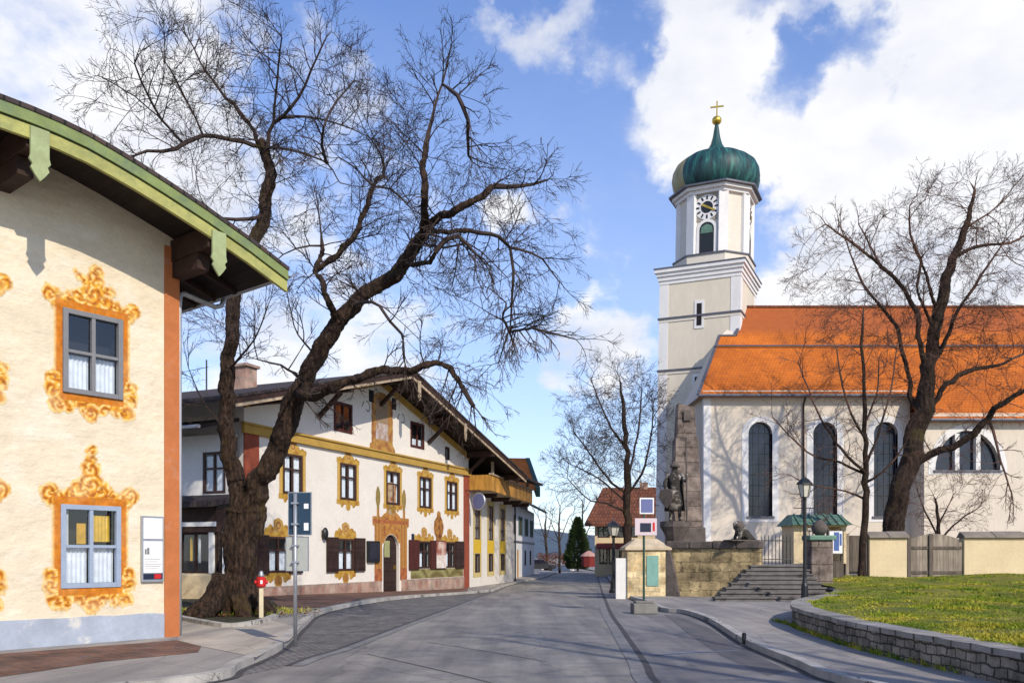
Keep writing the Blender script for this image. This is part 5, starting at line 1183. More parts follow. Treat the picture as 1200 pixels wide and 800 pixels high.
    def slit(x, z, w2, h2):
        q = MB(); q.box(x - w2 / 2 - .16, x + w2 / 2 + .16, -hw - .045, -hw - .001, z - h2 / 2 - .2, z + h2 / 2 + .2); s_ = q.build('window', M['church_white'], t)
        q = MB(); q.box(x - w2 / 2, x + w2 / 2, -hw - .12 if False else -hw - .06, -hw - .046, z - h2 / 2, z + h2 / 2); q.build('opening', M['room'], t)
    for px, py, h2 in ((817, 363, 1.5), (816, 447, 1.1)):
        x = (px - 771) / 91 * w_ - hw; slit(x, zc(py), .34, h2)
    # portal like opening low on the tower, hidden mostly by the monument
    q = MB(); q.prism(arch(-.2, zc(505), zc(472), 1.5), -hw - .05, -hw - .002); q.build('window', M['room'], t)
    # main cornice, stepped
    for k, (o, a, c) in enumerate(((.06, -.95, -.7), (.13, -.698, -.42), (.22, -.418, -.18), (.33, -.178, .06))):
        q = MB(); q.box(-hw - o, hw + o, -hw - o, hw + o, ztop + a, ztop + c); q.build('cornice', M['church_white'], t)
    q = MB(); q.box(-hw - .38, hw + .38, -hw - .38, hw + .38, ztop + .062, ztop + .14); q.build('cornice', M['slate_trim'], t)
    # belfry, octagon with wide main sides
    bx, by = .35, 0.0
    def octo(ap, f): return [(-f, -ap), (f, -ap), (ap, -f), (ap, f), (f, ap), (-f, ap), (-ap, f), (-ap, -f)]
    z0 = ztop + .14; z1 = ztop + 5.25
    def OC(ap, f): return [(x + bx, y + by) for x, y in octo(ap, f)]
    q = MB(); q.slabz(OC(2.58, 1.3), z0, z0 + .75); q.slabz(OC(2.35, 1.1), z0 + .752, z1); bf = q.build('belfry', M['belfry'], t)
    q = MB(); q.slabz(OC(2.66, 1.34), z0 + .70, z0 + .80); q.build('cornice', M['slate_trim'], t)
    pts = OC(2.35, 1.1)
    for i in range(8):      # pilasters at the eight corners, panels between
        p = Vector((*pts[i], 0)); c = Vector((bx, by, 0)); d = (p - c).normalized(); s_ = Vector((-d.y, d.x, 0))
        q = MB(); a = p + d * .10
        q.hexa([a - s_ * .36 - d * .3 + Vector((0, 0, z0 + .81)), a - s_ * .32 + Vector((0, 0, z0 + .81)), a + s_ * .32 + Vector((0, 0, z0 + .81)), a + s_ * .36 - d * .3 + Vector((0, 0, z0 + .81)),
                a - s_ * .36 - d * .3 + Vector((0, 0, z1 - .02)), a - s_ * .32 + Vector((0, 0, z1 - .02)), a + s_ * .32 + Vector((0, 0, z1 - .02)), a + s_ * .36 - d * .3 + Vector((0, 0, z1 - .02))]); q.build('pilaster', M['church_white'], t)
    for k, (ap, f, a, c, mt) in enumerate(((2.55, 1.2, -.2, .02, 'church_white'), (2.75, 1.3, .022, .24, 'church_white'), (2.98, 1.4, .242, .36, 'slate_trim'))):
        q = MB(); q.slabz(OC(ap, f), z1 + a, z1 + c); q.build('cornice', M[mt], t)
    for ang in (0, 90, -90, 180):     # arched belfry opening and clock on four sides
        m = Matrix.Rotation(R(ang), 4, 'Z'); base = m @ Vector((0, -2.35, 0)) + Vector((bx, by, 0))
        q = MB(); zw0, zw1 = z0 + .85, z0 + 2.95
        q.prism(arch(0, zw0, zw1, 1.0), -.04, -.012); q.build('window', M['metal_dark'], t, loc=base, rot=(0, 0, R(ang)))
        q = MB(); q.prism([(-.42, zw1 - .75), (.42, zw1 - .75), (.36, zw1 - .3), (0, zw1 - .12), (-.36, zw1 - .3)], -.07, -.045); q.build('louvre', M['copper'], t, loc=base, rot=(0, 0, R(ang)))
        q = MB()
        o = arch(0, zw0, zw1 + .2, 1.4); i_ = arch(0, zw0, zw1, 1.0); q.wall(o, [[(x * .999, z + .001) for x, z in i_]], 0, y=-.075); q.build('window_surround', M['church_white'], t, loc=base, rot=(0, 0, R(ang)), recalc=False)
        zk = z1 - 1.15
        q = MB(); q.box(-.92, .92, -.035, -.002, zk - .92, zk + .92); q.build('clock_panel', M['clock_panel'], t, loc=base, rot=(0, 0, R(ang)))
        q = MB(); ring = MB(); q.lathe([(.84, 0), (.84, .03)], n=40); q.build('clock_face', M['church_white'], t, loc=base + m @ Vector((0, -.036, zk)), rot=(R(90), 0, R(ang)))
        q = MB()
        for k in range(12):
            a = k * math.pi / 6; d = Vector((math.sin(a), 0, math.cos(a))); s_ = Vector((d.z, 0, -d.x))
            p0, p1 = d * .52, d * .77; wd = .055
            q.hexa([p0 - s_ * wd + Vector((0, -.085, 0)), p0 + s_ * wd + Vector((0, -.085, 0)), p0 + s_ * wd + Vector((0, -.07, 0)), p0 - s_ * wd + Vector((0, -.07, 0)), p1 - s_ * wd + Vector((0, -.085, 0)), p1 + s_ * wd + Vector((0, -.085, 0)), p1 + s_ * wd + Vector((0, -.07, 0)), p1 - s_ * wd + Vector((0, -.07, 0))])
        q.build('clock_numerals', M['metal_dark'], t, loc=base + Vector((0, 0, zk)), rot=(0, 0, R(ang)))
        q = MB(); q.lathe([(.40, 0), (.40, .02)], n=28); q.build('clock_boss', M['metal_dark'], t, loc=base + m @ Vector((0, -.07, zk)), rot=(R(90), 0, R(ang)))
        for L_, a, wd in ((.62, R(118), .06), (.42, R(300), .075)):
            q = MB(); d = Vector((math.sin(a), 0, math.cos(a))); q.beam(d * -.12 + Vector((0, -.11, 0)), d * L_ + Vector((0, -.11, 0)), wd * 2, .02, Vector((0, 1, 0))); q.build('clock_hand', M['gold'], t, loc=base + Vector((0, 0, zk)), rot=(0, 0, R(ang)))
    zd = z1 + .36
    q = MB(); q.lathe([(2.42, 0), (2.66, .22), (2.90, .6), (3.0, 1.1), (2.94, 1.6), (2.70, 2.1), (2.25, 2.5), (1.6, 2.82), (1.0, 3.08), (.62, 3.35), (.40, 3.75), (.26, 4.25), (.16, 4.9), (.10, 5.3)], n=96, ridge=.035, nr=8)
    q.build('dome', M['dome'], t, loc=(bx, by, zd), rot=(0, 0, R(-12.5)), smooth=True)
    q = MB(); q.blob((0, 0, 0), (.34, .34, .30), 16, 10); q.build('finial_ball', M['gold'], t, loc=(bx, by, zd + 5.45), smooth=True)
    q = MB(); q.box(-.045, .045, -.045, .045, 0, 1.12); q.box(-.46, .46, -.04, .04, .68, .77); q.build('cross', M['gold'], t, loc=(bx, by, zd + 5.7), rot=(0, 0, R(10)))
church()

# ------------------------------------------------------------------ churchyard, steps, walls
EDGE = []
def right_side():
    terr = MB()
    poly = [(6.2, 33.5), (9.2, 31.6), (11.75, 31.6), (11.95, 36.55), (60, 36.55), (60, 90), (9.4, 90), (9.3, 57), (8.4, 50), (6.3, 38)]
    terr.slabz(poly, -.3, TER); tag(terr.build('churchyard', M['pave'], recalc=True), kind='structure')
    # lawn terrace behind the retaining wall
    edge = smooth_path([gp(1240, 815, PAVE), gp(1165, 799, PAVE), gp(1102, 783, PAVE), gp(1050, 771, PAVE), gp(1000, 758, PAVE), gp(960, 745, PAVE), gp(934, 735, PAVE), gp(928, 728, PAVE), gp(935, 721, PAVE), Vector((8.9, 24.3, 0)), Vector((10.3, 27.2, 0)), Vector((10.95, 29.2, 0)), Vector((11.0, 31.0, 0))], 6)
    edge.insert(0, Vector((6.7, 4.5, 0))); EDGE.extend(edge[:40])
    bm_poly = [(p.x, p.y) for p in edge] + [(11.6, 31.3), (11.85, 36.5), (60, 36.5), (60, 4.5)]
    LZ = .50
    g = MB(); tris = []
    o = ground_patch('lawn', bm_poly, LZ, M['grass_soil'], follow=False)
    bm = bmesh.new(); bm.from_mesh(o.data)
    for k in range(33): bmesh.ops.bisect_plane(bm, geom=bm.verts[:] + bm.edges[:] + bm.faces[:], plane_co=(0, 4 + k, 0), plane_no=(0, 1, 0))
    for k in range(40): bmesh.ops.bisect_plane(bm, geom=bm.verts[:] + bm.edges[:] + bm.faces[:], plane_co=(6 + k * .8, 0, 0), plane_no=(1, 0, 0))
    def lz(x, y):
        e = min((Vector((x, y, 0)) - Vector((p.x, p.y, 0))).length for p in edge[::3])
        return LZ + min(1, e / 2.2) * (.10 + .16 * noise.noise(Vector((x * .22, y * .22, 0))) + .05 * noise.noise(Vector((x * .9, y * .9, 3)))) + .16 * max(0, min(1, (y - 26) / 8))
    for v in bm.verts: v.co.z = lz(v.co.x, v.co.y)
    bm.to_mesh(o.data); bm.free()
    # retaining wall of rubble with coping
    def ret():
        t = thing('retaining_wall', (edge[20].x, edge[20].y, PAVE), 'low curved grey rubble retaining wall with pale coping along the lawn on the right', 'wall')
        t['label'] = 'low curved grey rubble wall with pale coping along the edge of the lawn'
        p = edge; a = offset_path(p, 0); c = offset_path(p, -.38); mb = MB(); cp = MB(); a2 = offset_path(p, .035); c2 = offset_path(p, -.42)
        for i in range(len(p) - 1):
            h0 = LZ - .05 + .02 * noise.noise(Vector((i * .4, 0, 0))); h1 = LZ - .05 + .02 * noise.noise(Vector(((i + 1) * .4, 0, 0)))
            mb.hexa([(a[i].x, a[i].y, -.1), (c[i].x, c[i].y, -.1), (c[i + 1].x, c[i + 1].y, -.1), (a[i + 1].x, a[i + 1].y, -.1), (a[i].x, a[i].y, h0), (c[i].x, c[i].y, h0), (c[i + 1].x, c[i + 1].y, h1), (a[i + 1].x, a[i + 1].y, h1)])
            cp.hexa([(a2[i].x, a2[i].y, h0 + .003), (c2[i].x, c2[i].y, h0 + .003), (c2[i + 1].x, c2[i + 1].y, h1 + .003), (a2[i + 1].x, a2[i + 1].y, h1 + .003), (a2[i].x, a2[i].y, h0 + .085), (c2[i].x, c2[i].y, h0 + .085), (c2[i + 1].x, c2[i + 1].y, h1 + .085), (a2[i + 1].x, a2[i + 1].y, h1 + .085)])
        mb.build('wall_body', M['rubble'], t, sub=t.location); cp.build('coping', M['coping_pale'], t, sub=t.location)
    M['coping_pale'] = brick_mat('pale_rough_coping', (0.34, 0.32, 0.29), (0.26, 0.24, 0.21), (0.10, 0.09, 0.07), .45, 3.0, .025, 'sum', .3, .5)
    ret()
    # grass blades
    rng = random.Random(11); gb = MB()
    ep = [(p.x, p.y) for p in edge]
    def inside(x, y):
        c = False; P_ = bm_poly; j = len(P_) - 1
        for i in range(len(P_)):
            if (P_[i][1] > y) != (P_[j][1] > y) and x < (P_[j][0] - P_[i][0]) * (y - P_[i][1]) / (P_[j][1] - P_[i][1]) + P_[i][0]: c = not c
            j = i
        return c
    made = 0
    while made < 60000:
        y = 10.5 + 25.5 * rng.random() ** 1.35; x = 6.0 + rng.random() * (y * .68 - 5.2)
        if not inside(x, y) or x > y * .66: continue
        if min((x - e[0]) ** 2 + (y - e[1]) ** 2 for e in ep[::2]) < .12: continue
        if noise.noise(Vector((x * .55, y * .55, 9))) < -.16 and rng.random() < .75: continue
        made += 1; z = lz(x, y) - .01; a = rng.uniform(0, 6.28); h = rng.uniform(.015, .038) * (1.7 if noise.noise(Vector((x * .7, y * .7, 0))) > .15 else .85); w_ = rng.uniform(.006, .014) * (1 + y / 22); b = rng.uniform(-.05, .05), rng.uniform(-.05, .05)
        gb.face([(x - math.cos(a) * w_, y - math.sin(a) * w_, z), (x + math.cos(a) * w_, y + math.sin(a) * w_, z), (x + b[0], y + b[1], z + h)])
    tag(gb.build('grass', M['grass'], recalc=False), kind='stuff')
    # steps
    t = thing('stone_steps', (8.4, 28.4, PAVE), 'wide flight of dark stone steps leading up to the churchyard', 'steps')
    n = 8; rise = (TER - PAVE) / n
    for i in range(n):
        y0 = 28.4 + i * .40; q = MB(); x0 = 6.75 + i * .28; zt_ = PAVE + (i + 1) * rise; q.box(x0 + .03, 10.75, y0 + .05, y0 + .44 if i < n - 1 else y0 + .36, PAVE - .1 - .004 * i, zt_ - .062); q.box(x0, 10.78, y0, y0 + .445 if i < n - 1 else y0 + .36, zt_ - .058, zt_)
        q.build('step', M['step'], t, sub=t.location, bevel=.012)
    # old wall between pillar and steps, with heavy coping
    a, c = Vector((6.05, 33.1, 0)), Vector((9.15, 31.55, 0))
    d = (c - a); L_ = d.length; rz = math.atan2(d.y, d.x)
    t = thing('old_stone_wall', (a.x, a.y, PAVE), 'mossy old stone wall with a heavy dark coping beside the church steps', 'wall', rz)
    q = MB(); q.box(0, L_, 0, .6, -.4, 1.78); q.build('wall_body', M['old_wall'], t)
    q = MB()
    for i in range(4): q.box(-.05 + i * (L_ + .1) / 4 + .01, -.05 + (i + 1) * (L_ + .1) / 4 - .01, -.12, .72, 1.783, 2.08 - (i % 2) * .02)
    q.build('coping', M['dark_stone'], t, bevel=.04)
    q = MB(); q.prism([(-.12, -.4), (.55, -.4), (.45, .3), (.12, 1.78), (-.1, 1.78)], -.14, -.003); q.build('buttress', M['dark_stone'], t, bevel=.04)
    # pillar
    px0 = (735 - 600) / 1000 * 33; px1 = (784 - 600) / 1000 * 33; W_ = px1 - px0
    t = thing('stone_pillar', ((px0 + px1) / 2, 33.0, PAVE), 'square pale yellow stone pillar with a shallow pointed cap and a green plate', 'pillar')
    q = MB(); q.box(-W_ / 2, W_ / 2, 0, 1.5, -.4, 1.72); q.build('shaft', M['pillar_stone'], t, bevel=.03)
    q = MB(); e = .1; h0, h1 = 1.723, 1.82
    q.box(-W_ / 2 - e, W_ / 2 + e, -e, 1.5 + e, h0, h1); q.hexa([(-W_ / 2 - e, -e, h1 + .002), (W_ / 2 + e, -e, h1 + .002), (W_ / 2 + e, 1.5 + e, h1 + .002), (-W_ / 2 - e, 1.5 + e, h1 + .002), (-.42, .45, h1 + .36), (.42, .45, h1 + .36), (.42, 1.05, h1 + .36), (-.42, 1.05, h1 + .36)]); q.build('cap', M['cap_stone'], t, bevel=.03)
    q = MB(); q.box(-.06 + .0, .40, -.035, -.002, .34, 1.52); q.build('plate', M['turquoise'], t, bevel=.008)
    q = MB(); q.box(-W_ / 2 - .42, -W_ / 2 - .004, .1, .35, -.4, 1.42); q.build('side_slab', M['plaster_far'], t)
    # cheek pier right of the steps, carved lump on the wall end
    t = thing('stone_pier', (11.35, 31.2, PAVE), 'rough square stone pier at the top right of the church steps', 'pier')
    q = MB(); q.box(-.40, .40, 0, .7, -.2, 2.08); q.build('shaft', M['obelisk'], t, bevel=.04)
    q = MB(); q.box(-.5, .5, -.1, .8, 2.083, 2.26); q.build('cap', M['copper'], t, bevel=.03)
    q = MB(); q.lathe([(.12, 0), (.26, .12), (.30, .3), (.2, .48), (.05, .58)], n=14); q.build('urn', M['dark_stone'], t, loc=(0.02, .35, 2.262), smooth=True)
right_side()

def skin_figure(name, mat, parent, joints, edges, loc=(0, 0, 0), rot=(0, 0, 0), lv=2):
    me = bpy.data.meshes.new(name); me.from_pydata([j[:3] for j in joints], edges, [])
    o = bpy.data.objects.new(name, me); COL.objects.link(o)
    bm = bmesh.new(); bm.from_mesh(me); ly = bm.verts.layers.skin.verify(); bm.verts.ensure_lookup_table()
    for i, j in enumerate(joints):
        r = j[3]; bm.verts[i][ly].radius = (r, r) if not isinstance(r, tuple) else r; bm.verts[i][ly].use_root = (i == 0)
    bm.to_mesh(me); bm.free()
    sk = o.modifiers.new('skin', 'SKIN'); sk.use_smooth_shade = True
    ss = o.modifiers.new('sub', 'SUBSURF'); ss.levels = ss.render_levels = lv
    dg = bpy.context.evaluated_depsgraph_get(); ev = o.evaluated_get(dg); m2 = bpy.data.meshes.new_from_object(ev)
    bpy.data.objects.remove(o); m2.name = name; m2.materials.clear(); m2.materials.append(mat)
    o = bpy.data.objects.new(name, m2); COL.objects.link(o); o.parent = parent; o.location = loc; o.rotation_euler = rot
    m2.polygons.foreach_set('use_smooth', [True] * len(m2.polygons))
    return o

def monument():
    Y = 36.5; X = lambda px: (px - 600) / 1000 * Y; Z = lambda py: CAMH + (650 - py) / 1000 * Y
    bx = X(803)
    t = thing('war_memorial', (bx, Y, TER), 'tall tapering brown stone obelisk with a carved statue on its left side before the church', 'monument')
    def taper(w0, w1, z0, z1, slant=0.0, dx=0.0):
        q = MB(); q.hexa([(-w0 + dx, -w0 * .8, z0), (w0 + dx, -w0 * .8, z0), (w0 + dx, w0 * .8, z0), (-w0 + dx, w0 * .8, z0), (-w1 + dx, -w1 * .8, z1 + slant), (w1 + dx, -w1 * .8, z1 - slant), (w1 + dx, w1 * .8, z1 - slant), (-w1 + dx, w1 * .8, z1 + slant)]); return q
    zt_ = Z(476) - TER; zm = Z(514) - TER
    taper(.78, .74, -.2, Z(618) - TER).build('base', M['dark_stone'], t, bevel=.05)
    taper(.64, .47, Z(618) - TER + .003, zm).build('obelisk', M['obelisk'], t, bevel=.03)
    taper(.42, .35, zm + .003, zt_, .10).build('obelisk_top', M['obelisk'], t, bevel=.03)
    q = MB(); q.box(-.14, .16, -.42, -.37, Z(494) - TER, Z(482) - TER); q.build('carved_cross', M['dark_stone'], t)
    # corbel and statue on the left
    sx, sy = X(785) - bx, -1.15
    q = MB(); q.lathe([(.22, 0), (.30, .5), (.5, .9), (.62, 1.1), (.62, 1.32)], n=10); zc = Z(612) - TER - 1.32
    q.build('corbel', M['dark_stone'], t, loc=(sx, sy, zc), smooth=False)
    q = MB(); q.box(-.3, .3, -.3, .9, -.2, zc); q.build('corbel_shaft', M['dark_stone'], t, loc=(sx, sy, 0), bevel=.03)
    k = 1.32
    J = [(0, 0, .98, .15), (0, 0, 1.2, .14), (0, .01, 1.42, .17), (0, 0, 1.54, .07), (0, -.02, 1.66, .095), (0, -.02, 1.78, .085),
         (-.10, 0, .92, .10), (-.12, -.05, .52, .075), (-.13, .0, .08, .05), (-.14, -.14, .03, .04), (.10, 0, .92, .10), (.14, -.03, .5, .075), (.15, .03, .08, .05), (.17, -.11, .03, .04),
         (-.22, 0, 1.44, .075), (-.33, -.06, 1.2, .055), (-.26, -.24, 1.04, .045), (-.22, -.30, 1.02, .05), (.22, 0, 1.44, .075), (.34, -.04, 1.24, .055), (.38, -.22, 1.42, .045), (.38, -.27, 1.48, .05)]
    E = [(0, 1), (1, 2), (2, 3), (3, 4), (4, 5), (0, 6), (6, 7), (7, 8), (8, 9), (0, 10), (10, 11), (11, 12), (12, 13), (2, 14), (14, 15), (15, 16), (16, 17), (2, 18), (18, 19), (19, 20), (20, 21)]
    st = skin_figure('statue', M['statue'], t, [(x * k, y * k, z * k, r * k) for x, y, z, r in J], E, loc=(sx, sy, zc + 1.30), rot=(0, 0, R(-15)))
    q = MB(); q.lathe([(.16 * k, 0), (.15 * k, .06 * k), (.09 * k, .14 * k), (.03 * k, .19 * k)], n=14); q.build('helmet', M['dark_stone'], st, loc=(0, -.02 * k, 1.71 * k), smooth=True)
    q = MB()
    for i in range(14):
        a = R(200 - i * 16); r0 = .23 * k
        q.face([(r0 * math.cos(a), .04 + r0 * .8 * math.sin(a), 1.46 * k), (r0 * math.cos(a - R(16)), .04 + r0 * .8 * math.sin(a - R(16)), 1.46 * k), (r0 * 1.5 * math.cos(a - R(16)), .06 + r0 * 1.25 * math.sin(a - R(16)), .35 * k), (r0 * 1.5 * math.cos(a), .06 + r0 * 1.25 * math.sin(a), .35 * k)])
    q.build('cloak', M['dark_stone'], st, smooth=True, recalc=False)
    q = MB(); q.lathe([(.16 * k, .36 * k), (.24 * k, .55 * k), (.21 * k, .8 * k), (.17 * k, .98 * k)], n=14); q.build('tunic', M['statue'], st, smooth=True)
    q = MB(); q.prism([(-.2 * k, .2 * k), (-.24 * k, -.05 * k), (0, -.38 * k), (.24 * k, -.05 * k), (.2 * k, .2 * k), (0, .25 * k)], -.035, .035); q.build('shield', M['dark_stone'], st, loc=(-.24 * k, -.36 * k, .78 * k), rot=(R(8), 0, R(-20)), bevel=.02)
    q = MB(); q.tube([(.38 * k, -.27 * k, .02), (.36 * k, -.2 * k, 2.6 * k)], .035, 7); q.build('flag_staff', M['dark_stone'], st)
    # carved crouching lion on the wall end
    p = Vector((8.72, 31.98, PAVE + 2.07)); l = thing('stone_lion', p, 'weathered crouching stone lion on the right end of the old wall beside the steps', 'statue', R(200)); l.scale = (.8, .8, .8)
    J = [(-.15, 0, .24, .24), (.18, 0, .44, .25), (.34, 0, .66, .2), (.46, 0, .80, .18), (.64, 0, .74, .11), (.36, .17, .3, .09), (.44, .19, .05, .08), (.6, .19, .05, .07), (.36, -.17, .3, .09), (.44, -.19, .05, .08), (.6, -.19, .05, .07), (-.2, .22, .12, .15), (.08, .27, .06, .08), (-.2, -.22, .12, .15), (.08, -.27, .06, .08), (-.42, 0, .15, .06), (-.45, .2, .06, .045)]
    E = [(0, 1), (1, 2), (2, 3), (3, 4), (1, 5), (5, 6), (6, 7), (1, 8), (8, 9), (9, 10), (0, 11), (11, 12), (0, 13), (13, 14), (0, 15), (15, 16)]
    skin_figure('body', M['statue'], l, J, E)
    q = MB(); q.blob((.32, 0, .66), (.24, .27, .27), 16, 11, .45); q.build('mane', M['dark_stone'], l, smooth=True)
    q = MB(); q.box(-.62, .95, -.34, .34, -.0, .05); q.build('base', M['dark_stone'], l)
monument()

def churchyard_front():
    Y = 36.2; X = lambda px, y=Y: (px - 600) / 1000 * y; Z = lambda py, y=Y: CAMH + (650 - py) / 1000 * y
    # lychgate
    t = thing('lychgate', (X(958), Y, TER), 'small churchyard gatehouse with a green copper roof on cream pillars above the steps', 'gatehouse')
    bx = X(958); L = lambda px: X(px) - bx; H = lambda py: Z(py) - TER
    for a, c in ((930, 947), (985, 992)):
        q = MB(); q.box(L(a), L(c), 0, 1.6, 0, H(617)); q.build('pillar', M['cream_wall'], t, bevel=.02)
    q = MB(); q.box(L(930) - .02, L(992) + .02, -.03, 1.63, H(617) + .002, H(614)); q.build('lintel', M['cream_wall'], t)
    q = MB(); q.hexa([(L(926), -.35, H(615)), (L(996), -.35, H(615)), (L(996), 1.95, H(615)), (L(926), 1.95, H(615)), (L(932), .5, H(602)), (L(990), .5, H(602)), (L(990), 1.1, H(602)), (L(932), 1.1, H(602))]); r = q.build('roof', M['copper'], t)
    q = MB()
    for i in range(7): x = L(929) + (L(993) - L(929)) * (i + .5) / 7; q.beam((x, -.37, H(615) + .03), (x * .96, .5, H(602) + .03), .05, .05)
    q.build('roof_seams', M['copper'], r)
    q = MB()
    for i in range(9): x = L(948) + (L(984) - L(948)) * i / 8; q.tube([(x, .9, .02), (x, .9, 1.45)], .018, 5)
    for z in (.15, .8, 1.42): q.tube([(L(947), .9, z), (L(985), .9, z)], .022, 5)
    q.build('iron_gate', M['metal_dark'], t)
    # iron fence between wall end and lychgate
    f = thing('iron_fence', (X(892, 34), 34.0, TER), 'short dark iron railing between the old wall and the gatehouse', 'railing')
    x0, x1 = 0, X(926, 34) - X(892, 34)
    for z in (.2, .95): q = MB(); q.tube([(x0, 0, z), (x1, 0, z)], .022, 5); q.build('rail', M['metal_dark'], f)
    for i in range(9):
        q = MB(); x = x0 + (x1 - x0) * i / 8; q.tube([(x, 0, 0), (x, 0, 1.08), (x, 0, 1.2)], [.016, .016, .003], 5); q.build('bar', M['metal_dark'], f)
    # wooden fence panel right of the gatehouse
    f = thing('wooden_fence', (X(993), Y + .2, .45), 'dark weathered wooden fence panel between the gatehouse and the cream wall', 'fence')
    q = MB(); W2 = X(1020) - X(993)
    q.box(0, W2, 0, .04, .5, Z(627) - .45); q.build('boards', M['fence_wood'], f)
    for xx in (0.05, W2 - .05): q = MB(); q.box(xx - .07, xx + .07, -.06, .0 - .003, 0, Z(625) - .45); q.build('post', M['gate_wood'], f)
    q = MB(); q.box(.1, W2, -.12, .12, -.1, .36); q.build('stone_base', M['dark_stone'], f, bevel=.04)
    # cream walls and plank gate
    for a, c, lab in ((1019, 1063, 'short cream rendered churchyard wall with stone coping left of the plank gate'), (1130, 1420, 'long cream rendered churchyard wall with stone coping right of the plank gate')):
        w_ = thing('churchyard_wall', (X(a), Y, .45), lab, 'wall'); L2 = X(c) - X(a)
        q = MB(); q.box(0, L2, 0, .45, -.3, Z(630) - .45); q.build('wall_body', M['cream_wall'], w_, bevel=.02)
        q = MB(); n = max(2, int(L2 / 1.3))
        for i in range(n):
            p0, p1 = -.06 + (L2 + .12) * i / n + .008, -.06 + (L2 + .12) * (i + 1) / n - .008; dz = .02 * math.sin(i * 2.3); z = Z(630) - .45 + .004
            q.hexa([(p0, -.14, z), (p1, -.14, z), (p1, .59, z), (p0, .59, z), (p0, -.1, z + .09 + dz), (p1, -.1, z + .09 + dz), (p1, .3, z + .28 + dz), (p0, .3, z + .28 + dz)])
        q.build('coping', M['coping'], w_, bevel=.015)
    g = thing('plank_gate', (X(1064), Y + .1, .45), 'double gate of weathered grey planks between the two cream walls', 'gate')
    G2 = X(1129) - X(1064)
    q = MB(); m_ = G2 * .42
    def arcz(x): return Z(630) - .45 + .28 * math.sin(math.pi * min(1, max(0, x / G2))) - .1
    for (a, c, nme) in ((.16, m_, 'gate_leaf'), (m_ + .02, G2 - .02, 'gate_leaf')):
        q = MB(); n = 7; pts = [(a, .05), (c, .05)] + [(c - (c - a) * i / n, arcz(c - (c - a) * i / n)) for i in range(n + 1)]; q.prism(pts, 0, .05); q.build(nme, M['gate_wood'], g)
        for z in (.4, 1.45): q = MB(); q.box(a + .02, c - .02, -.035, -.002, z, z + .12); q.build('ledge', M['fence_wood'], g)
    for x in (.07, m_ + .01): q = MB(); q.box(x - .08, x + .08, -.08, -.04, 0, Z(626) - .45); q.build('post', M['fence_wood'], g)
    # notice stand with blue poster
    n = thing('notice_stand', (X(979, 33), 33.0, .5), 'wooden notice stand with a blue and white poster in front of the churchyard fence', 'notice board')
    h1, h0 = Z(622, 33) - .5, Z(648, 33) - .5
    for x in (-.27, .27): q = MB(); q.box(x - .05, x + .05, 0, .1, -.1, h1 + .1); q.build('post', M['fence_wood'], n)
    q = MB(); q.box(-.30, .30, -.05, -.003, h0 - .05, h1 + .05); bd = q.build('board', M['fence_wood'], n)
    q = MB(); q.box(-.25, .25, -.058, -.052, h0, h1); q.build('poster', M['white_paint'], bd)
    q = MB(); q.box(-.08, .12, -.063, -.0585, h0 + .1, h1 - .04); q.box(.14, .22, -.063, -.0585, h0 + .3, h1 - .1); q.build('poster_print', M['poster_blue'], bd)
    q = MB(); q.box(-.24, .24, -.02, .12, .05, h0 - .3); q.build('cabinet', M['fence_wood'], n)
churchyard_front()

# ------------------------------------------------------------------ street furniture
def lantern_post(name, o, H, lab, s=1.0):
    t = thing(name, o, lab, 'street lamp')
    q = MB(); q.lathe([(.15 * s, 0), (.15 * s, .12), (.11 * s, .2), (.10 * s, .55), (.075 * s, .65), (.055 * s, .8), (.045 * s, H - .75), (.06 * s, H - .72), (.03 * s, H - .66)], n=14); q.build('post', M['metal_dark'], t, smooth=False)
    for a in (0, 180): q = MB(); q.tube([(.04 * math.cos(R(a)), 0, H - 1.0), (.32 * s * math.cos(R(a)), 0, H - 1.0)], .014, 6); q.build('ladder_bar', M['metal_dark'], t)
    q = MB(); q.lathe([(.12 * s, H - .64), (.20 * s, H - .24)], n=6); q.build('lantern_glass', M['lamp_glass'], t)
    q = MB()
    for k in range(6):
        a = k * math.pi / 3; q.tube([(.122 * s * math.cos(a), .122 * s * math.sin(a), H - .65), (.205 * s * math.cos(a), .205 * s * math.sin(a), H - .23)], .014, 4)
    q.build('lantern_frame', M['metal_dark'], t)
    q = MB(); q.lathe([(.27 * s, H - .235), (.25 * s, H - .2), (.12 * s, H - .06), (.05 * s, H - .02), (.04 * s, H + .04), (.012, H + .14)], n=6); q.build('lantern_roof', M['metal_dark'], t)
    q = MB(); q.lathe([(.06 * s, H - .665), (.13 * s, H - .642)], n=6); q.build('lantern_base', M['metal_dark'], t)
p = gp(943, 706, PAVE); lantern_post('street_lamp', p, 4.05, 'black iron street lamp with hexagonal lantern at the foot of the church steps', 1.05)
p = gp(719, 694.5, PAVE); lantern_post('street_lamp', p, 3.2, 'black iron street lamp left of the yellow stone pillar', 1.35)

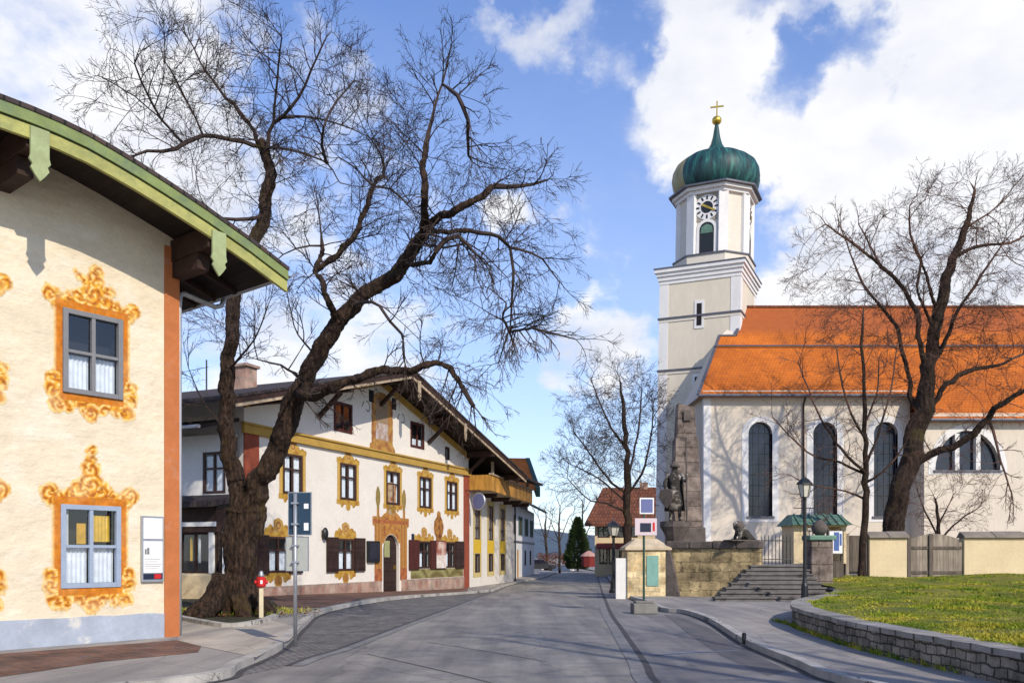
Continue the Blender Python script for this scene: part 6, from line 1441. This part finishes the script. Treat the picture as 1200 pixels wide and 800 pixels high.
def left_sign():
    o = gp(346, 757, PAVE)
    t = thing('traffic_sign', o, 'grey steel sign post with a dark blue plate above a grey plate seen from behind', 'traffic sign', R(-8))
    Y = o.y; H = lambda py: CAMH + (650 - py) / 1000 * Y - o.z
    q = MB(); q.tube([(0, 0, 0), (0, 0, H(578))], .032, 12); q.build('post', M['metal_grey'], t, smooth=True)
    for py0, py1, mt, x0, x1 in ((626, 577, 'sign_back', -.13, .26), (668, 629, 'sign_grey', -.17, .21)):
        q = MB(); z0, z1 = H(py0), H(py1); q.box(x0, x1, .036, .044, z0, z1); pl = q.build('plate', M[mt], t)
        q = MB(); e = .012; q.box(x0 - e, x1 + e, .03, .05, z1 - .001, z1 + e); q.box(x0 - e, x1 + e, .03, .05, z0 - e, z0 + .001); q.box(x0 - e, x0, .03, .05, z0, z1); q.box(x1, x1 + e, .03, .05, z0, z1); q.build('rim', M['metal_grey'], pl)
        for z in (z0 + (z1 - z0) * .25, z0 + (z1 - z0) * .75):
            q = MB(); q.box(-.06, .06, -.036, .0355, z - .015, z + .015); q.build('bracket', M['metal_grey'], pl)
        if mt == 'sign_back':
            for za, zb in ((.62, .74), (.10, .28)):
                q = MB(); q.box(.14, .22, .030, .0355, z0 + (z1 - z0) * za, z0 + (z1 - z0) * zb); q.build('sticker', M['white_paint'], pl)
left_sign()

def red_box():
    o = gp(306, 725.5, PAVE); o.z += .04
    t = thing('hydrant_marker', o, 'small red box with a grey cap on a cream post beside the old tree', 'box on post', R(20)); t.scale = (.85, .85, .95)
    q = MB(); q.box(-.06, .06, -.05, .05, -.1, .80); q.build('post', M['cream_post'], t, bevel=.01)
    q = MB(); q.lathe([(.10, .77), (.135, .80), (.135, 1.0), (.10, 1.03)], n=16); q.build('red_box', M['red'], t, smooth=False)
    for s_ in (-1, 1): q = MB(); q.lathe([(.05, 0), (.05, .06)], n=10); q.build('outlet', M['red'], t, loc=(s_ * .12, 0, .9), rot=(0, R(90 * s_), 0))
    q = MB(); q.lathe([(.08, 1.032), (.09, 1.06), (.06, 1.13), (.05, 1.17), (.015, 1.19)], n=14); q.build('cap', M['metal_grey'], t, smooth=True)
    q = MB(); q.box(-.03, .03, -.14, -.128, .86, .95); q.build('label_plate', M['white_paint'], t)
red_box()

def litter():
    rng = random.Random(9); q = MB()
    def leafs(n, fn, size):
        for _ in range(n):
            x, y, z = fn(); a = rng.uniform(0, 6.28); u = Vector((math.cos(a), math.sin(a), rng.uniform(-.3, .3))) * size * rng.uniform(.6, 1.4); v = Vector((-math.sin(a), math.cos(a), rng.uniform(-.2, .6))) * size * rng.uniform(.4, .9); p = Vector((x, y, z))
            q.face([p - u, p - v, p + u, p + v])
    c = gp(272, 720, PAVE)
    def bed():
        a = rng.uniform(0, 6.28); r = rng.uniform(.7, 1.9); return c.x + .1 + r * 1.15 * math.cos(a), c.y + r * .8 * math.sin(a), PAVE + .065 + rng.uniform(0, .04)
    leafs(900, bed, .045)
    tag(q.build('fallen_leaves', M['hedge'], recalc=False), kind='stuff')
    q = MB()
    def blades(n, fn, h0, h1):
        for _ in range(n):
            x, y, z = fn(); a = rng.uniform(0, 6.28); w_ = .012; h = rng.uniform(h0, h1)
            q.face([(x - w_ * math.cos(a), y - w_ * math.sin(a), z), (x + w_ * math.cos(a), y + w_ * math.sin(a), z), (x + rng.uniform(-.08, .08), y + rng.uniform(-.08, .08), z + h)])
    blades(900, bed, .03, .11)
    def foot():
        t = rng.random() ** .8; y = 11 + 9 * t; x = 6.1 - .12 * t + rng.uniform(-.10, .02) if y < 18 else 6.2
        k = min(range(len(EDGE)), key=lambda i: abs(EDGE[i].y - y)); return EDGE[k].x - rng.uniform(-.02, .09), y, PAVE
    blades(900, foot, .03, .13)
    tag(q.build('weeds', M['grass'], recalc=False), kind='stuff')
litter()

def portable_sign():
    o = gp(754.5, 718.5, 0.004); Y = o.y
    t = thing('portable_sign', o, 'portable post with a blue and a pale sign plate standing in a concrete foot', 'traffic sign', R(4))
    H = lambda py: CAMH + (650 - py) / 1000 * Y - o.z; Xr = lambda px: (px - 756) / 1000 * Y
    q = MB(); q.box(-.34, .34, -.25, .25, .002, .30); q.build('foot', M['concrete'], t, bevel=.03)
    q = MB(); q.box(-.26, .26, -.17, .17, .302, .36); q.build('foot_top', M['concrete'], t, bevel=.02)
    q = MB(); q.tube([(0, 0, .3), (0, 0, H(584))], .034, 10); q.build('post', M['dark_green'], t)
    z0, z1 = H(627), H(607); q = MB(); q.box(Xr(745), Xr(771), -.055, -.04, z0, z1); pl = q.build('plate', M['sign_pink'], t, bevel=.004)
    q = MB(); q.box(Xr(751), Xr(764), -.06, -.0555, z0 + (z1 - z0) * .2, z0 + (z1 - z0) * .72); q.build('print', M['sign_dark'], pl)
    q = MB(); q.box(Xr(766), Xr(768.5), -.06, -.0555, z0 + (z1 - z0) * .25, z0 + (z1 - z0) * .75); q.build('print', M['red'], pl)
    z0, z1 = H(602), H(583); q = MB(); q.box(Xr(750.5), Xr(767.5), -.055, -.04, z0, z1); pl = q.build('plate', M['white_paint'], t, bevel=.004)
    q = MB(); q.box(Xr(752), Xr(766), -.06, -.0555, z0 + .04, z1 - .04); q.build('print', M['sign_blue'], pl)
M['sign_pink'] = pm('pale_pink_sign_face', (0.62, 0.50, 0.52), 0.45, 0.05, 4, 0.0)
portable_sign()
o = gp(872, 756, 0.0)
t = thing('kerb_post', o, 'short dark iron stub at the edge of the right kerb', 'post')
q = MB(); q.lathe([(.04, 0), (.04, .20), (.045, .21), (.02, .24)], n=10); q.build('stub', M['metal_dark'], t)
q = MB(); q.lathe([(.08, .0), (.08, .03)], n=10); q.build('collar', M['concrete'], t)

# ------------------------------------------------------------------ trees
def grow(name, base, lab, limbs, lobes, rng_seed, natt, step=.28, infl=2.4, kill=.42, tip=.0075, bark='bark', twig='twig', group=None, Y=None, depth_sd=1.0, trop=(0, 0, .06), rmin=.055, twig_len=(.25, .6), twig_n=1.0, sl=1.5, r_s=.022, dens=.6, sp=(.26, .22), rspawn=.16, droop=None, k0=1.0, k1=1.0, nmain=1, thin=.62, E=2.0, mem=.8, remesh=0, flare=1.0, maxit=70):
    rng = random.Random(rng_seed); Y = Y or base.y
    pos = []; par = []; rad = []; dirs = {}
    def world(px, py, dd): return at(px, py, Y + dd)
    for li, L in enumerate(limbs):
        dd0, pts = L[0], L[1]
        P = [world(p[0], p[1], (p[3] if len(p) > 3 else dd0 * min(1, k / max(1, len(pts) - 1)))) for k, p in enumerate(pts)]; Rr = [p[2] / 1000 * Y * (k0 if li == 0 else k1 if li < nmain else thin) for p in pts]
        if li == 0: P[0] = Vector(base) + Vector((0, 0, -.15)); prev = -1
        else:
            prev = min(range(len(pos)), key=lambda i: (pos[i] - P[0]).length)
            off = pos[prev] - P[0]; P = [p + off * max(0.0, 1 - k / len(P)) if k else pos[prev].copy() for k, p in enumerate(P)]
        sm = smooth_path([*P], 8) if len(P) > 2 else [P[0].lerp(P[-1], t / 8) for t in range(9)]
        # resample
        acc = 0; last = sm[0]; n = len(sm)
        if li == 0: pos.append(last.copy()); par.append(-1); rad.append(Rr[0]); prev = 0
        for i in range(1, n):
            acc += (sm[i] - sm[i - 1]).length
            if acc >= step or i == n - 1:
                f = i / (n - 1) * (len(Rr) - 1); k = min(int(f), len(Rr) - 2); r = Rr[k] + (Rr[k + 1] - Rr[k]) * (f - k)
                j = Vector((rng.gauss(0, 1), rng.gauss(0, 1), rng.gauss(0, 1))) * min(.05, r * .35)
                pos.append(sm[i] + j); par.append(prev); rad.append(r); prev = len(pos) - 1; acc = 0
    nsk = len(pos)
    att = []
    tot = sum(l[4] for l in lobes)
    for (px, py, rx, rz, wt, *dd) in lobes:
        c = world(px, py, dd[0] if dd else 0); ry = dd[1] if len(dd) > 1 else (rx + rz) / 2 / 1000 * Y * .85
        k = int(natt * wt / tot)
        while k > 0:
            v = Vector((rng.uniform(-1, 1), rng.uniform(-1, 1), rng.uniform(-1, 1)))
            if v.length > 1: continue
            att.append(Vector((c.x + v.x * rx / 1000 * Y, c.y + v.y * ry, c.z + v.z * rz / 1000 * Y))); k -= 1
    T = Vector(trop)
    allow0 = 6 if nsk > 12 else 3
    for it in range(maxit):
        kd = kdtree.KDTree(len(pos))
        for i, p in enumerate(pos): kd.insert(p, i)
        kd.balance(); acc = {}; keep = []
        for a in att:
            _, i, d = kd.find(a)
            if d < kill: continue
            keep.append(a)
            if d < infl: acc[i] = acc.get(i, Vector((0, 0, 0))) + (a - pos[i]).normalized()
        att = keep
        if not acc or not att: break
        for i, v in acc.items():
            if i not in dirs: dirs[i] = (pos[i] - pos[par[i]]).normalized() * .4 if par[i] >= 0 else Vector((0, 0, 1))
            v = v.normalized() + T + dirs[i] * mem + Vector((rng.gauss(0, .16), rng.gauss(0, .16), rng.gauss(0, .16)))
            pos.append(pos[i] + v.normalized() * step); par.append(i); rad.append(0); dirs[len(pos) - 1] = v.normalized()
        if len(pos) > 30000: break
    n = len(pos); ch = [[] for _ in range(n)]
    for i in range(n):
        if par[i] >= 0: ch[par[i]].append(i)
    pr = [0.0] * n
    order = sorted(range(n), key=lambda i: -i)
    for i in order:
        pr[i] = tip if not ch[i] else sum(pr[c] ** E for c in ch[i]) ** (1 / E)
    R_ = [max(rad[i], tip) if i < nsk else min(pr[i], .9 * (rad[par[i]] if par[i] < nsk and rad[par[i]] > 0 else 9)) for i in range(n)]
    for i in range(nsk, n):
        if par[i] >= nsk: R_[i] = min(R_[i], R_[par[i]])
    trunk, crown = MB(), MB()
    done = [False] * n
    starts = [0]; base_v = Vector(base)
    while starts:
        s0 = starts.pop(); chain = [par[s0], s0] if par[s0] >= 0 else [s0]
        i = s0
        while ch[i]:
            nx = max(ch[i], key=lambda c: (R_[c], pr[c]))
            for c in ch[i]:
                if c != nx: starts.append(c)
            chain.append(nx); i = nx
        rr = [R_[k] for k in chain]
        if len(chain) > 1 and par[s0] >= 0: rr[0] = min(rr[0], rr[1] * 1.25)
        pp = [pos[k] - base_v for k in chain]
        # split chain in thick and thin runs
        a = 0
        while a < len(chain) - 1:
            thick = rr[a + 1] >= rmin; b = a + 1
            while b < len(chain) - 1 and (rr[b + 1] >= rmin) == thick: b += 1
            seg, sr = pp[a:b + 1], rr[a:b + 1]
            mx = max(sr); ns = 16 if mx > .3 else 9 if mx > .12 else 6 if mx > .04 else 4 if mx > .016 else 3
            (trunk if thick else crown).tube(seg, sr, ns, cap=thick, wob=.28 if mx > .12 else .15 if thick else 0)
            a = b
    # sprays of straight, forking shoots that radiate from the thinner wood
    cents = [world(l[0], l[1], l[5] if len(l) > 5 else 0) for l in lobes]
    def shoot(p, d, L, r, lvl, dz):
        k = 5 if lvl == 0 else 3 if lvl == 1 else 2
        pts = [p]; v = d.normalized(); c = Vector((rng.gauss(0, .09), rng.gauss(0, .09), rng.gauss(0, .09) + dz))
        ds = []
        for _ in range(k):
            v = (v + c + Vector((rng.gauss(0, .07), rng.gauss(0, .07), rng.gauss(0, .07)))).normalized(); pts.append(pts[-1] + v * L / k); ds.append(v)
        crown.tube(pts, [max(tip * .42, r * (1 - .72 * q / k)) for q in range(k + 1)], 4 if r > .02 else 3, cap=False)
        if lvl < 2:
            m_ = max(1, int(L / (sp[0] if lvl == 0 else sp[1]) + rng.random()))
            for _ in range(m_):
                t_ = rng.uniform(.18, 1.0); q = min(k - 1, int(t_ * k)); o_ = pts[q].lerp(pts[q + 1], t_ * k - q); w_ = ds[q]
                sd = w_.cross(Vector((rng.gauss(0, 1), rng.gauss(0, 1), rng.gauss(0, 1)))).normalized()
                shoot(o_, w_ * .8 + sd * rng.uniform(.45, .85), L * (.52 if lvl == 0 else .50) * (1.25 - .7 * t_) * rng.uniform(.7, 1.2), max(tip * .6, r * .52), lvl + 1, dz)
    for i in range(n):
        if par[i] < 0 or R_[i] > rspawn: continue
        d = (pos[i] - pos[par[i]]).normalized(); c = min(cents, key=lambda c: (c - pos[i]).length); out = (pos[i] - c); out = out.normalized() if out.length > .3 else Vector((0, 0, 1))
        dz = droop(pos[i]) if droop else .015
        if not ch[i]:
            for _ in range(2): shoot(pos[i] - base_v, d + Vector((rng.gauss(0, .35), rng.gauss(0, .35), rng.gauss(0, .35))), rng.uniform(.8, 1.25) * sl, min(r_s, R_[i]) if R_[i] > 0 else r_s, 0, dz)
        elif rng.random() < dens:
            sd = d.cross(Vector((rng.gauss(0, 1), rng.gauss(0, 1), rng.gauss(0, 1)))).normalized()
            if sd.dot(out) < -.2: sd = -sd
            shoot(pos[i] - base_v, d * .55 + sd * .65 + out * .45 + Vector((0, 0, .2 if dz > 0 else -.35)), rng.uniform(.55, 1.2) * sl, min(r_s, R_[i] * .7), 0, dz)
    t = thing(name, base, lab, 'tree', 0, group)
    if flare:
        r0 = rad[0]
        for k in range(7):
            a = k * 6.283 / 7 + rng.uniform(-.3, .3); o = Vector((math.cos(a), math.sin(a), 0)); ln = r0 * rng.uniform(1.5, 2.1) * flare
            trunk.tube([o * r0 * .55 + Vector((0, 0, r0 * 1.9)), o * r0 * .85 + Vector((0, 0, r0 * .9)), o * ln * .82 + Vector((0, 0, r0 * .3)), o * ln * 1.25 + Vector((0, 0, -.1))], [r0 * .30, r0 * .42, r0 * .36, r0 * .14], 9, wob=.3)
    tk = trunk.build('trunk', M[bark], t, smooth=True, recalc=True)
    if remesh:
        rm = tk.modifiers.new('remesh', 'REMESH'); rm.mode = 'VOXEL'; rm.voxel_size = remesh; rm.use_smooth_shade = True
        tx = bpy.data.textures.new('bark_relief', 'CLOUDS'); tx.noise_scale = .13; tx.noise_depth = 3
        dm = tk.modifiers.new('relief', 'DISPLACE'); dm.texture = tx; dm.strength = .075; dm.mid_level = .5; dm.texture_coords = 'LOCAL'
    crown.build('crown', M[twig], t, recalc=False)
    return t

def trees():
    b = gp(272, 722, PAVE)
    limbs = [
        (0, [(267, 727, 38), (272, 712, 34), (277, 690, 28), (280, 668, 25.5), (283, 645, 25.5), (287, 618, 30), (291, 590, 33)]),
        (.8, [(287, 612, 25), (280, 570, 20), (270, 525, 18), (269, 480, 17), (269, 430, 16), (271, 390, 15), (275, 350, 15), (285, 315, 14), (300, 280, 13), (312, 240, 13), (318, 210, 13), (312, 180, 11), (305, 165, 11)]),
        (-1.6, [(290, 608, 25), (303, 580, 24), (316, 555, 22), (332, 515, 21), (348, 470, 20), (364, 430, 18), (385, 395, 17), (410, 365, 16), (440, 340, 15), (470, 310, 14), (490, 290, 13), (500, 265, 12)]),
        # left stem
        (1.2, [(305, 165, 8), (290, 135, 6.5), (276, 113, 6), (255, 95, 4), (235, 70, 3), (222, 45, 2)]),
        (-.6, [(310, 172, 8), (312, 135, 5.5), (330, 120, 5), (350, 100, 4), (365, 70, 3), (382, 40, 1.8)]),
        (-1.2, [(305, 140, 4), (312, 100, 3.2), (318, 70, 2.6), (326, 40, 1.8)]),
        (-1.4, [(303, 165, 7), (270, 158, 5.5), (228, 152, 5.5), (212, 160, 5.5), (197, 172, 5), (165, 176, 3.5), (150, 184, 2)]),
        (-2.0, [(186, 172, 3), (165, 140, 3), (156, 110, 2.5), (150, 75, 2)]),
        (-1.0, [(222, 153, 3), (206, 110, 2.5), (188, 70, 1.8)]),
        (1.5, [(168, 140, 2), (140, 110, 2), (112, 90, 1.4)]),
        (-.8, [(308, 232, 6), (285, 245, 5), (255, 247, 4), (240, 240, 2)]),
        (2.0, [(318, 145, 5), (355, 143, 3), (395, 150, 2.5), (425, 160, 1.5)]),
        (-2.0, [(318, 175, 4), (350, 178, 3), (385, 192, 2), (400, 215, 1.4)]),
        # right stem
        (-.6 - 1.6, [(498, 270, 10), (498, 230, 9, -1.7), (497, 195, 8, -1.8), (500, 170, 7, -1.8), (505, 145, 4, -1.9), (515, 110, 3, -2), (525, 75, 2, -2)]),
        (-2, [(497, 190, 5), (472, 160, 3, -2.4), (455, 125, 2.2, -2.8), (448, 95, 1.6, -3)]),
        (-2, [(500, 180, 5), (530, 185, 5, -1.5), (541, 208, 3, -1.2)]),
        (-1, [(500, 268, 9), (530, 250, 8, -2), (560, 235, 7.5, -2.3), (575, 222, 7, -2.5), (602, 222, 4.5, -2.8), (640, 212, 2, -3)]),
        (-1, [(503, 275, 7), (530, 272, 6.5, -1), (555, 272, 6, -.7), (585, 278, 5, -.3), (597, 290, 4, 0), (630, 300, 2.5, .3), (655, 330, 1.5, .6)]),
        (-1, [(574, 275, 4), (583, 310, 4, -.4), (588, 345, 3, -.4), (592, 385, 2, -.4)]),
        (-1, [(482, 312, 7), (510, 308, 6.5, -1.8), (520, 290, 6, -2.2), (536, 277, 5, -2.6), (560, 300, 2.5, -3)]),
        (-1, [(515, 302, 3.5), (540, 305, 3, -1.5), (565, 298, 2.2, -1.5), (600, 330, 1.4, -1.5)]),
        (-1, [(398, 372, 10), (386, 345, 9, -.8), (381, 325, 8, -.7), (371, 320, 7.5, -.6), (377, 302, 7.5, -.5), (378, 288, 6, -.4)]),
        (-1, [(378, 288, 3), (345, 292, 2, -.5), (318, 310, 1.2, -.7)]), (-1, [(378, 290, 3), (374, 250, 1.8, 0), (370, 225, 1.2, .3)]),
        (-.4, [(390, 352, 9), (415, 325, 8.5, -.2), (431, 300, 8, .1), (441, 260, 7.5, .4), (450, 230, 6.5, .7), (455, 222, 5, .8), (450, 190, 2.4, 1), (430, 160, 1.6, 1.2)]),
        (0, [(455, 222, 3.5), (472, 226, 3, .6), (490, 248, 2, .3)]), (0, [(453, 225, 3), (425, 200, 2.2, 1), (402, 186, 1.5, 1.3)]),
        (-1, [(354, 462, 15), (385, 460, 12.5, -1.7), (410, 450, 11.5, -2.0), (430, 440, 11, -2.3), (460, 433, 10, -2.5), (490, 436, 8.5, -2.8), (508, 427, 7, -3), (523, 428, 7, -3), (535, 445, 7, -3.1), (545, 462, 6, -3.2), (555, 476, 5, -3.3)]),
        (-3, [(552, 474, 3.5), (580, 460, 3, -3.5), (612, 440, 2.4, -3.7), (660, 424, 1.2, -4)]),
        (-3, [(503, 430, 3.5), (508, 405, 3, -2.6), (540, 378, 2, -2.2), (548, 350, 1.4, -2)]), (-3, [(478, 433, 4), (486, 412, 3.5, -2.6), (496, 424, 3, -2.8)]), (-3, [(470, 432, 3), (478, 408, 2, -2.2), (480, 395, 1.2, -2)]),
        (-3, [(525, 428, 3), (540, 415, 2.4, -3.2), (556, 440, 1.6, -3.2)]),
        (-1, [(368, 415, 4), (345, 385, 2.2, .4), (335, 340, 1.5, .8)]), (-1, [(352, 452, 4), (325, 432, 2.5, -2.4), (300, 425, 1.6, -2.8), (296, 398, 1, -3)]),
        (1, [(270, 440, 4), (300, 400, 2, -1), (315, 360, 1.2, -1.4)]), (1, [(267, 500, 4), (240, 470, 2, 0), (222, 430, 1.2, -.4)]),
    ]
    lobes = [(265, 130, 150, 105, 5, .3, 3.0), (170, 140, 70, 80, 1.3, -.6, 1.6), (390, 130, 60, 85, 1.6, .4, 1.8), (505, 195, 90, 100, 3.2, -1.8, 2.2), (585, 245, 58, 60, 1.6, -2.2, 1.7), (585, 330, 75, 85, 1.5, -.6, 1.6), (430, 260, 80, 85, 1.6, .5, 2.0), (350, 290, 45, 60, .5, 0, 1.2), (560, 430, 75, 45, .55, -3.2, 1.2), (300, 410, 70, 50, .28, -.8, 1.4), (235, 200, 60, 50, .7, -.6, 1.5), (480, 380, 80, 40, .3, -2, 1.0)]
    grow('old_tree', b, 'huge leafless old tree with a forked mossy trunk between the two painted houses', limbs, lobes, 3, 1000, step=.28, infl=3.0, kill=.75, sl=.98, r_s=.020, dens=.9, sp=(.16, .14), rspawn=.17, droop=lambda p: -.10 if (p.x > -1.6 and p.z < 11.5) else .03, tip=.0085, bark='bark', twig='twig', twig_len=(.25, .65), nmain=3, k0=.68, k1=.54, thin=.44, remesh=.035, flare=1.05)
    # big tree by the church
    b = Vector(((1043 - 600) / 1000 * 42, 42, TER))
    limbs = [
        (0, [(1043, 652, 17), (1047, 620, 16), (1053, 585, 15.5), (1063, 550, 15), (1073, 512, 15), (1081, 480, 14), (1086, 445, 11), (1093, 410, 9.5), (1100, 365, 9), (1110, 330, 8), (1119, 300, 6.5), (1130, 270, 5), (1138, 245, 3.5), (1143, 222, 2)]),
        (-1.5, [(1085, 425, 7), (1076, 396, 6), (1072, 364, 6), (1055, 330, 5), (1030, 308, 4.5), (1000, 285, 3), (968, 262, 1.6)]),
        (2, [(1066, 490, 8), (1058, 470, 6), (1052, 422, 5), (1038, 374, 4.5), (1010, 340, 3.5), (996, 305, 2), (985, 270, 1.3)]),
        (-2, [(1088, 440, 6), (1110, 392, 5), (1116, 374, 4.5), (1145, 330, 3), (1175, 285, 1.6)]),
        (2, [(1080, 486, 8), (1100, 460, 7), (1116, 442, 6.5), (1140, 430, 5.5), (1175, 424, 4), (1215, 405, 2)]),
        (-3, [(1068, 540, 9), (1098, 524, 9), (1125, 514, 8.5), (1145, 503, 8), (1157, 487, 7.5), (1168, 473, 7), (1200, 456, 5.5), (1240, 430, 3)]),
        (1, [(1118, 300, 5), (1150, 285, 4), (1185, 283, 3), (1220, 262, 1.6)]),
        (-2, [(1102, 360, 5), (1085, 310, 3.5), (1070, 275, 2.6), (1066, 240, 1.5)]),
        (-2, [(1160, 486, 4), (1172, 530, 2.5), (1186, 575, 1.5)]),
        (1, [(1030, 310, 3), (1005, 262, 1.6)]),
        (-1, [(1098, 385, 5), (1078, 340, 3.5), (1082, 300, 2.4)]), (2, [(1130, 262, 3), (1165, 240, 1.8), (1185, 220, 1.2)]),
    ]
    lobes = [(1100, 310, 105, 95, 4.2, 0, 3.6), (1010, 325, 75, 70, 1.9, 0, 2.6), (1185, 320, 80, 105, 2.4, 0, 3), (1140, 235, 65, 40, 1.0), (1060, 400, 80, 45, .8), (1170, 440, 75, 60, .9, -1, 2.5), (1150, 540, 50, 40, .2, -2.5, 1.5), (960, 330, 40, 40, .4)]
    grow('broad_tree', b, 'large leafless dark tree leaning right in front of the orange church roof', limbs, lobes, 8, 1100, step=.45, infl=5, kill=1.05, sl=1.35, r_s=.03, dens=.9, sp=(.22, .19), rspawn=.2, tip=.0125, bark='bark_dark', twig='twig_red', rmin=.07, twig_len=(.35, 1.0), flare=.6, k0=.74, thin=.5, remesh=.06)
    # slim tree on the lawn
    b = Vector(((1011 - 600) / 1000 * 34.2, 34.2, .66))
    limbs = [(0, [(1011, 690, 6.5), (1012, 640, 5.6), (1013, 590, 5.2), (1014, 550, 5), (1013, 500, 3.8), (1012, 450, 3), (1010, 400, 2.2), (1012, 360, 1.4)]),
             (-.8, [(1013, 552, 3.5), (1000, 540, 3), (975, 512, 2.4), (955, 475, 1.8), (935, 425, 1.2)]), (.6, [(1013, 560, 3), (980, 545, 2.3), (945, 532, 1.8), (905, 490, 1.1)]),
             (.8, [(1014, 545, 3), (1030, 505, 2.3), (1045, 450, 1.6), (1050, 410, 1)]), (-.8, [(1014, 570, 2.8), (1040, 552, 2), (1062, 520, 1.3)]), (-1, [(1013, 520, 2.6), (990, 470, 2), (980, 410, 1.2)]),
             (1, [(1013, 580, 2.4), (985, 570, 1.8), (950, 566, 1.3), (925, 555, .9)]), (-1, [(1013, 500, 2.2), (1028, 460, 1.6), (1030, 420, 1)])]
    lobes = [(985, 470, 85, 85, 2.2, 0, 1.9), (1020, 430, 55, 75, 1.2), (960, 545, 60, 35, .7), (1045, 520, 40, 50, .5), (990, 600, 45, 35, .35)]
    grow('slim_tree', b, 'slender young leafless tree on the lawn in front of the church windows', limbs, lobes, 12, 160, step=.3, infl=2.6, kill=.8, sl=1.3, r_s=.02, dens=.7, sp=(.26, .22), rspawn=.12, tip=.009, k0=.7, thin=.58, bark='bark_dark', twig='twig_red', rmin=.04, twig_len=(.25, .7), flare=.7, twig_n=.8)
    # tree beyond the pillar
    b = Vector(((736 - 600) / 1000 * 52, 52, G(52) + PAVE))
    limbs = [(0, [(736, 684, 9), (736, 640, 8), (735, 600, 7.6), (735, 560, 7), (734, 520, 5.2), (731, 480, 3.6), (728, 450, 2)]),
             (1.5, [(735, 578, 4), (712, 560, 3.2), (692, 532, 2.4), (672, 505, 1.4)]), (-1.5, [(736, 575, 4), (755, 548, 3.2), (764, 505, 2.2), (766, 470, 1.3)]), (1, [(734, 535, 4), (712, 500, 3), (700, 470, 2), (692, 445, 1.2)]),
             (-2, [(735, 600, 3.6), (712, 590, 2.6), (690, 585, 1.8), (665, 560, 1.2)]), (2, [(735, 555, 3.6), (748, 500, 2.6), (752, 455, 1.5)]), (2, [(734, 590, 3), (700, 560, 2.2), (670, 545, 1.3)])]
    lobes = [(722, 500, 60, 72, 3, 0, 3.4), (685, 540, 38, 45, 1.1), (762, 520, 25, 70, 1), (715, 450, 35, 25, .6)]
    grow('street_tree', b, 'leafless grey tree with a rounded crown behind the yellow pillar left of the tower', limbs, lobes, 21, 1300, step=.45, infl=4.5, kill=.85, sl=1.4, r_s=.028, dens=.9, sp=(.25, .22), rspawn=.2, thin=.42, k0=.6, tip=.0135, bark='bark_dark', twig='twig', rmin=.07, twig_len=(.4, .9), flare=.5)
    for k, (px, top, Y, w_, lab) in enumerate(((656, 578, 95, 22, 'small leafless tree left of the conifer at the end of the street'), (683, 572, 120, 28, 'faint leafless tree behind the conifer far down the street'), (640, 590, 125, 16, 'distant leafless tree just right of the shuttered house'))):
        b = Vector(((px - 600) / 1000 * Y, Y, -.35))
        limbs = [(0, [(px, 665, 1.7), (px, 640, 1.5), (px - 1, 615, 1.1), (px, top + 15, .6)]), (2, [(px, 635, .9), (px + w_ * .5, 605, .5)]), (-2, [(px, 638, .9), (px - w_ * .5, 610, .5)])]
        grow('bare_tree', b, lab, limbs, [(px, (top + 632) / 2, w_, (640 - top) / 2, 1)], 30 + k, 60, step=.9, infl=6, kill=2.0, sl=2.2, r_s=.05, dens=.7, sp=(.6, .6), rspawn=.5, thin=.8, tip=.025, bark='bark_dark', twig='twig', rmin=.09, twig_len=(.7, 1.5), flare=0, group='bare trees at the end of the street')
    # unseen tree added outside the right edge to cast shadow across the road
    for k, (x, y, lab) in enumerate(((10.6, 0.4, 'unseen leafless tree outside the right edge, added to cast shadow on the road'),)):
        b = Vector((x, y, .5)); Yd = 20.0; bb = Vector((b.x, b.y, .5))
        px = 600 + x / Yd * 1000; py = lambda z: HY - (z - CAMH) / Yd * 1000
        limbs = [(0, [(px, py(.3), 24), (px + 4, py(2.5), 20), (px - 4, py(5), 17), (px + 6, py(8), 12), (px, py(11), 7), (px - 10, py(13.5), 3)]), (2, [(px, py(4.2), 12), (px - 90, py(7), 9), (px - 150, py(10.5), 4)]), (-2, [(px + 3, py(5), 12), (px + 110, py(8.5), 8), (px + 160, py(11.5), 3)]), (2.5, [(px + 5, py(7), 9), (px + 40, py(10), 5), (px + 60, py(13), 2)])]
        if k == 0:
            t0 = grow('shadow_tree', Vector((x, Yd, .5)), lab, limbs, [(px, py(10.5), 230, 190, 1, 0, 4)], 50, 500, step=.5, infl=4, kill=1.1, sl=1.6, r_s=.03, dens=.5, sp=(.4, .35), rspawn=.2, tip=.012, bark='bark_dark', twig='twig', rmin=.06, twig_len=(.4, .9), flare=.5)
            t0.location = b
        else:
            c = dup(t0, None, b); c.rotation_euler.z = 1.9 * k; c['label'] = lab; t0['group'] = c['group'] = 'unseen trees added outside the right edge for shadow'
    # shrub by the wall
    b = Vector(((1102 - 600) / 1000 * 38, 38, TER))
    limbs = [(0, [(1102, 655, 3), (1101, 635, 2.4), (1100, 610, 2), (1096, 585, 1.2)]), (.6, [(1102, 630, 2.2), (1125, 608, 1.6), (1150, 592, 1)]), (-.6, [(1102, 632, 2), (1085, 600, 1.4), (1074, 570, .9)]), (.6, [(1101, 615, 1.6), (1118, 580, 1)])]
    t = grow('bare_shrub', b, 'small tangled leafless shrub behind the plank gate against the church wall', limbs, [(1112, 592, 48, 32, 2, 0, 1.4), (1085, 575, 25, 25, .6)], 44, 130, step=.22, infl=1.8, kill=.45, sl=.7, r_s=.014, dens=.7, sp=(.2, .18), rspawn=.1, tip=.009, bark='bark_dark', twig='twig_red', rmin=.03, twig_len=(.2, .5), flare=0)
    t['category'] = 'shrub'
trees()
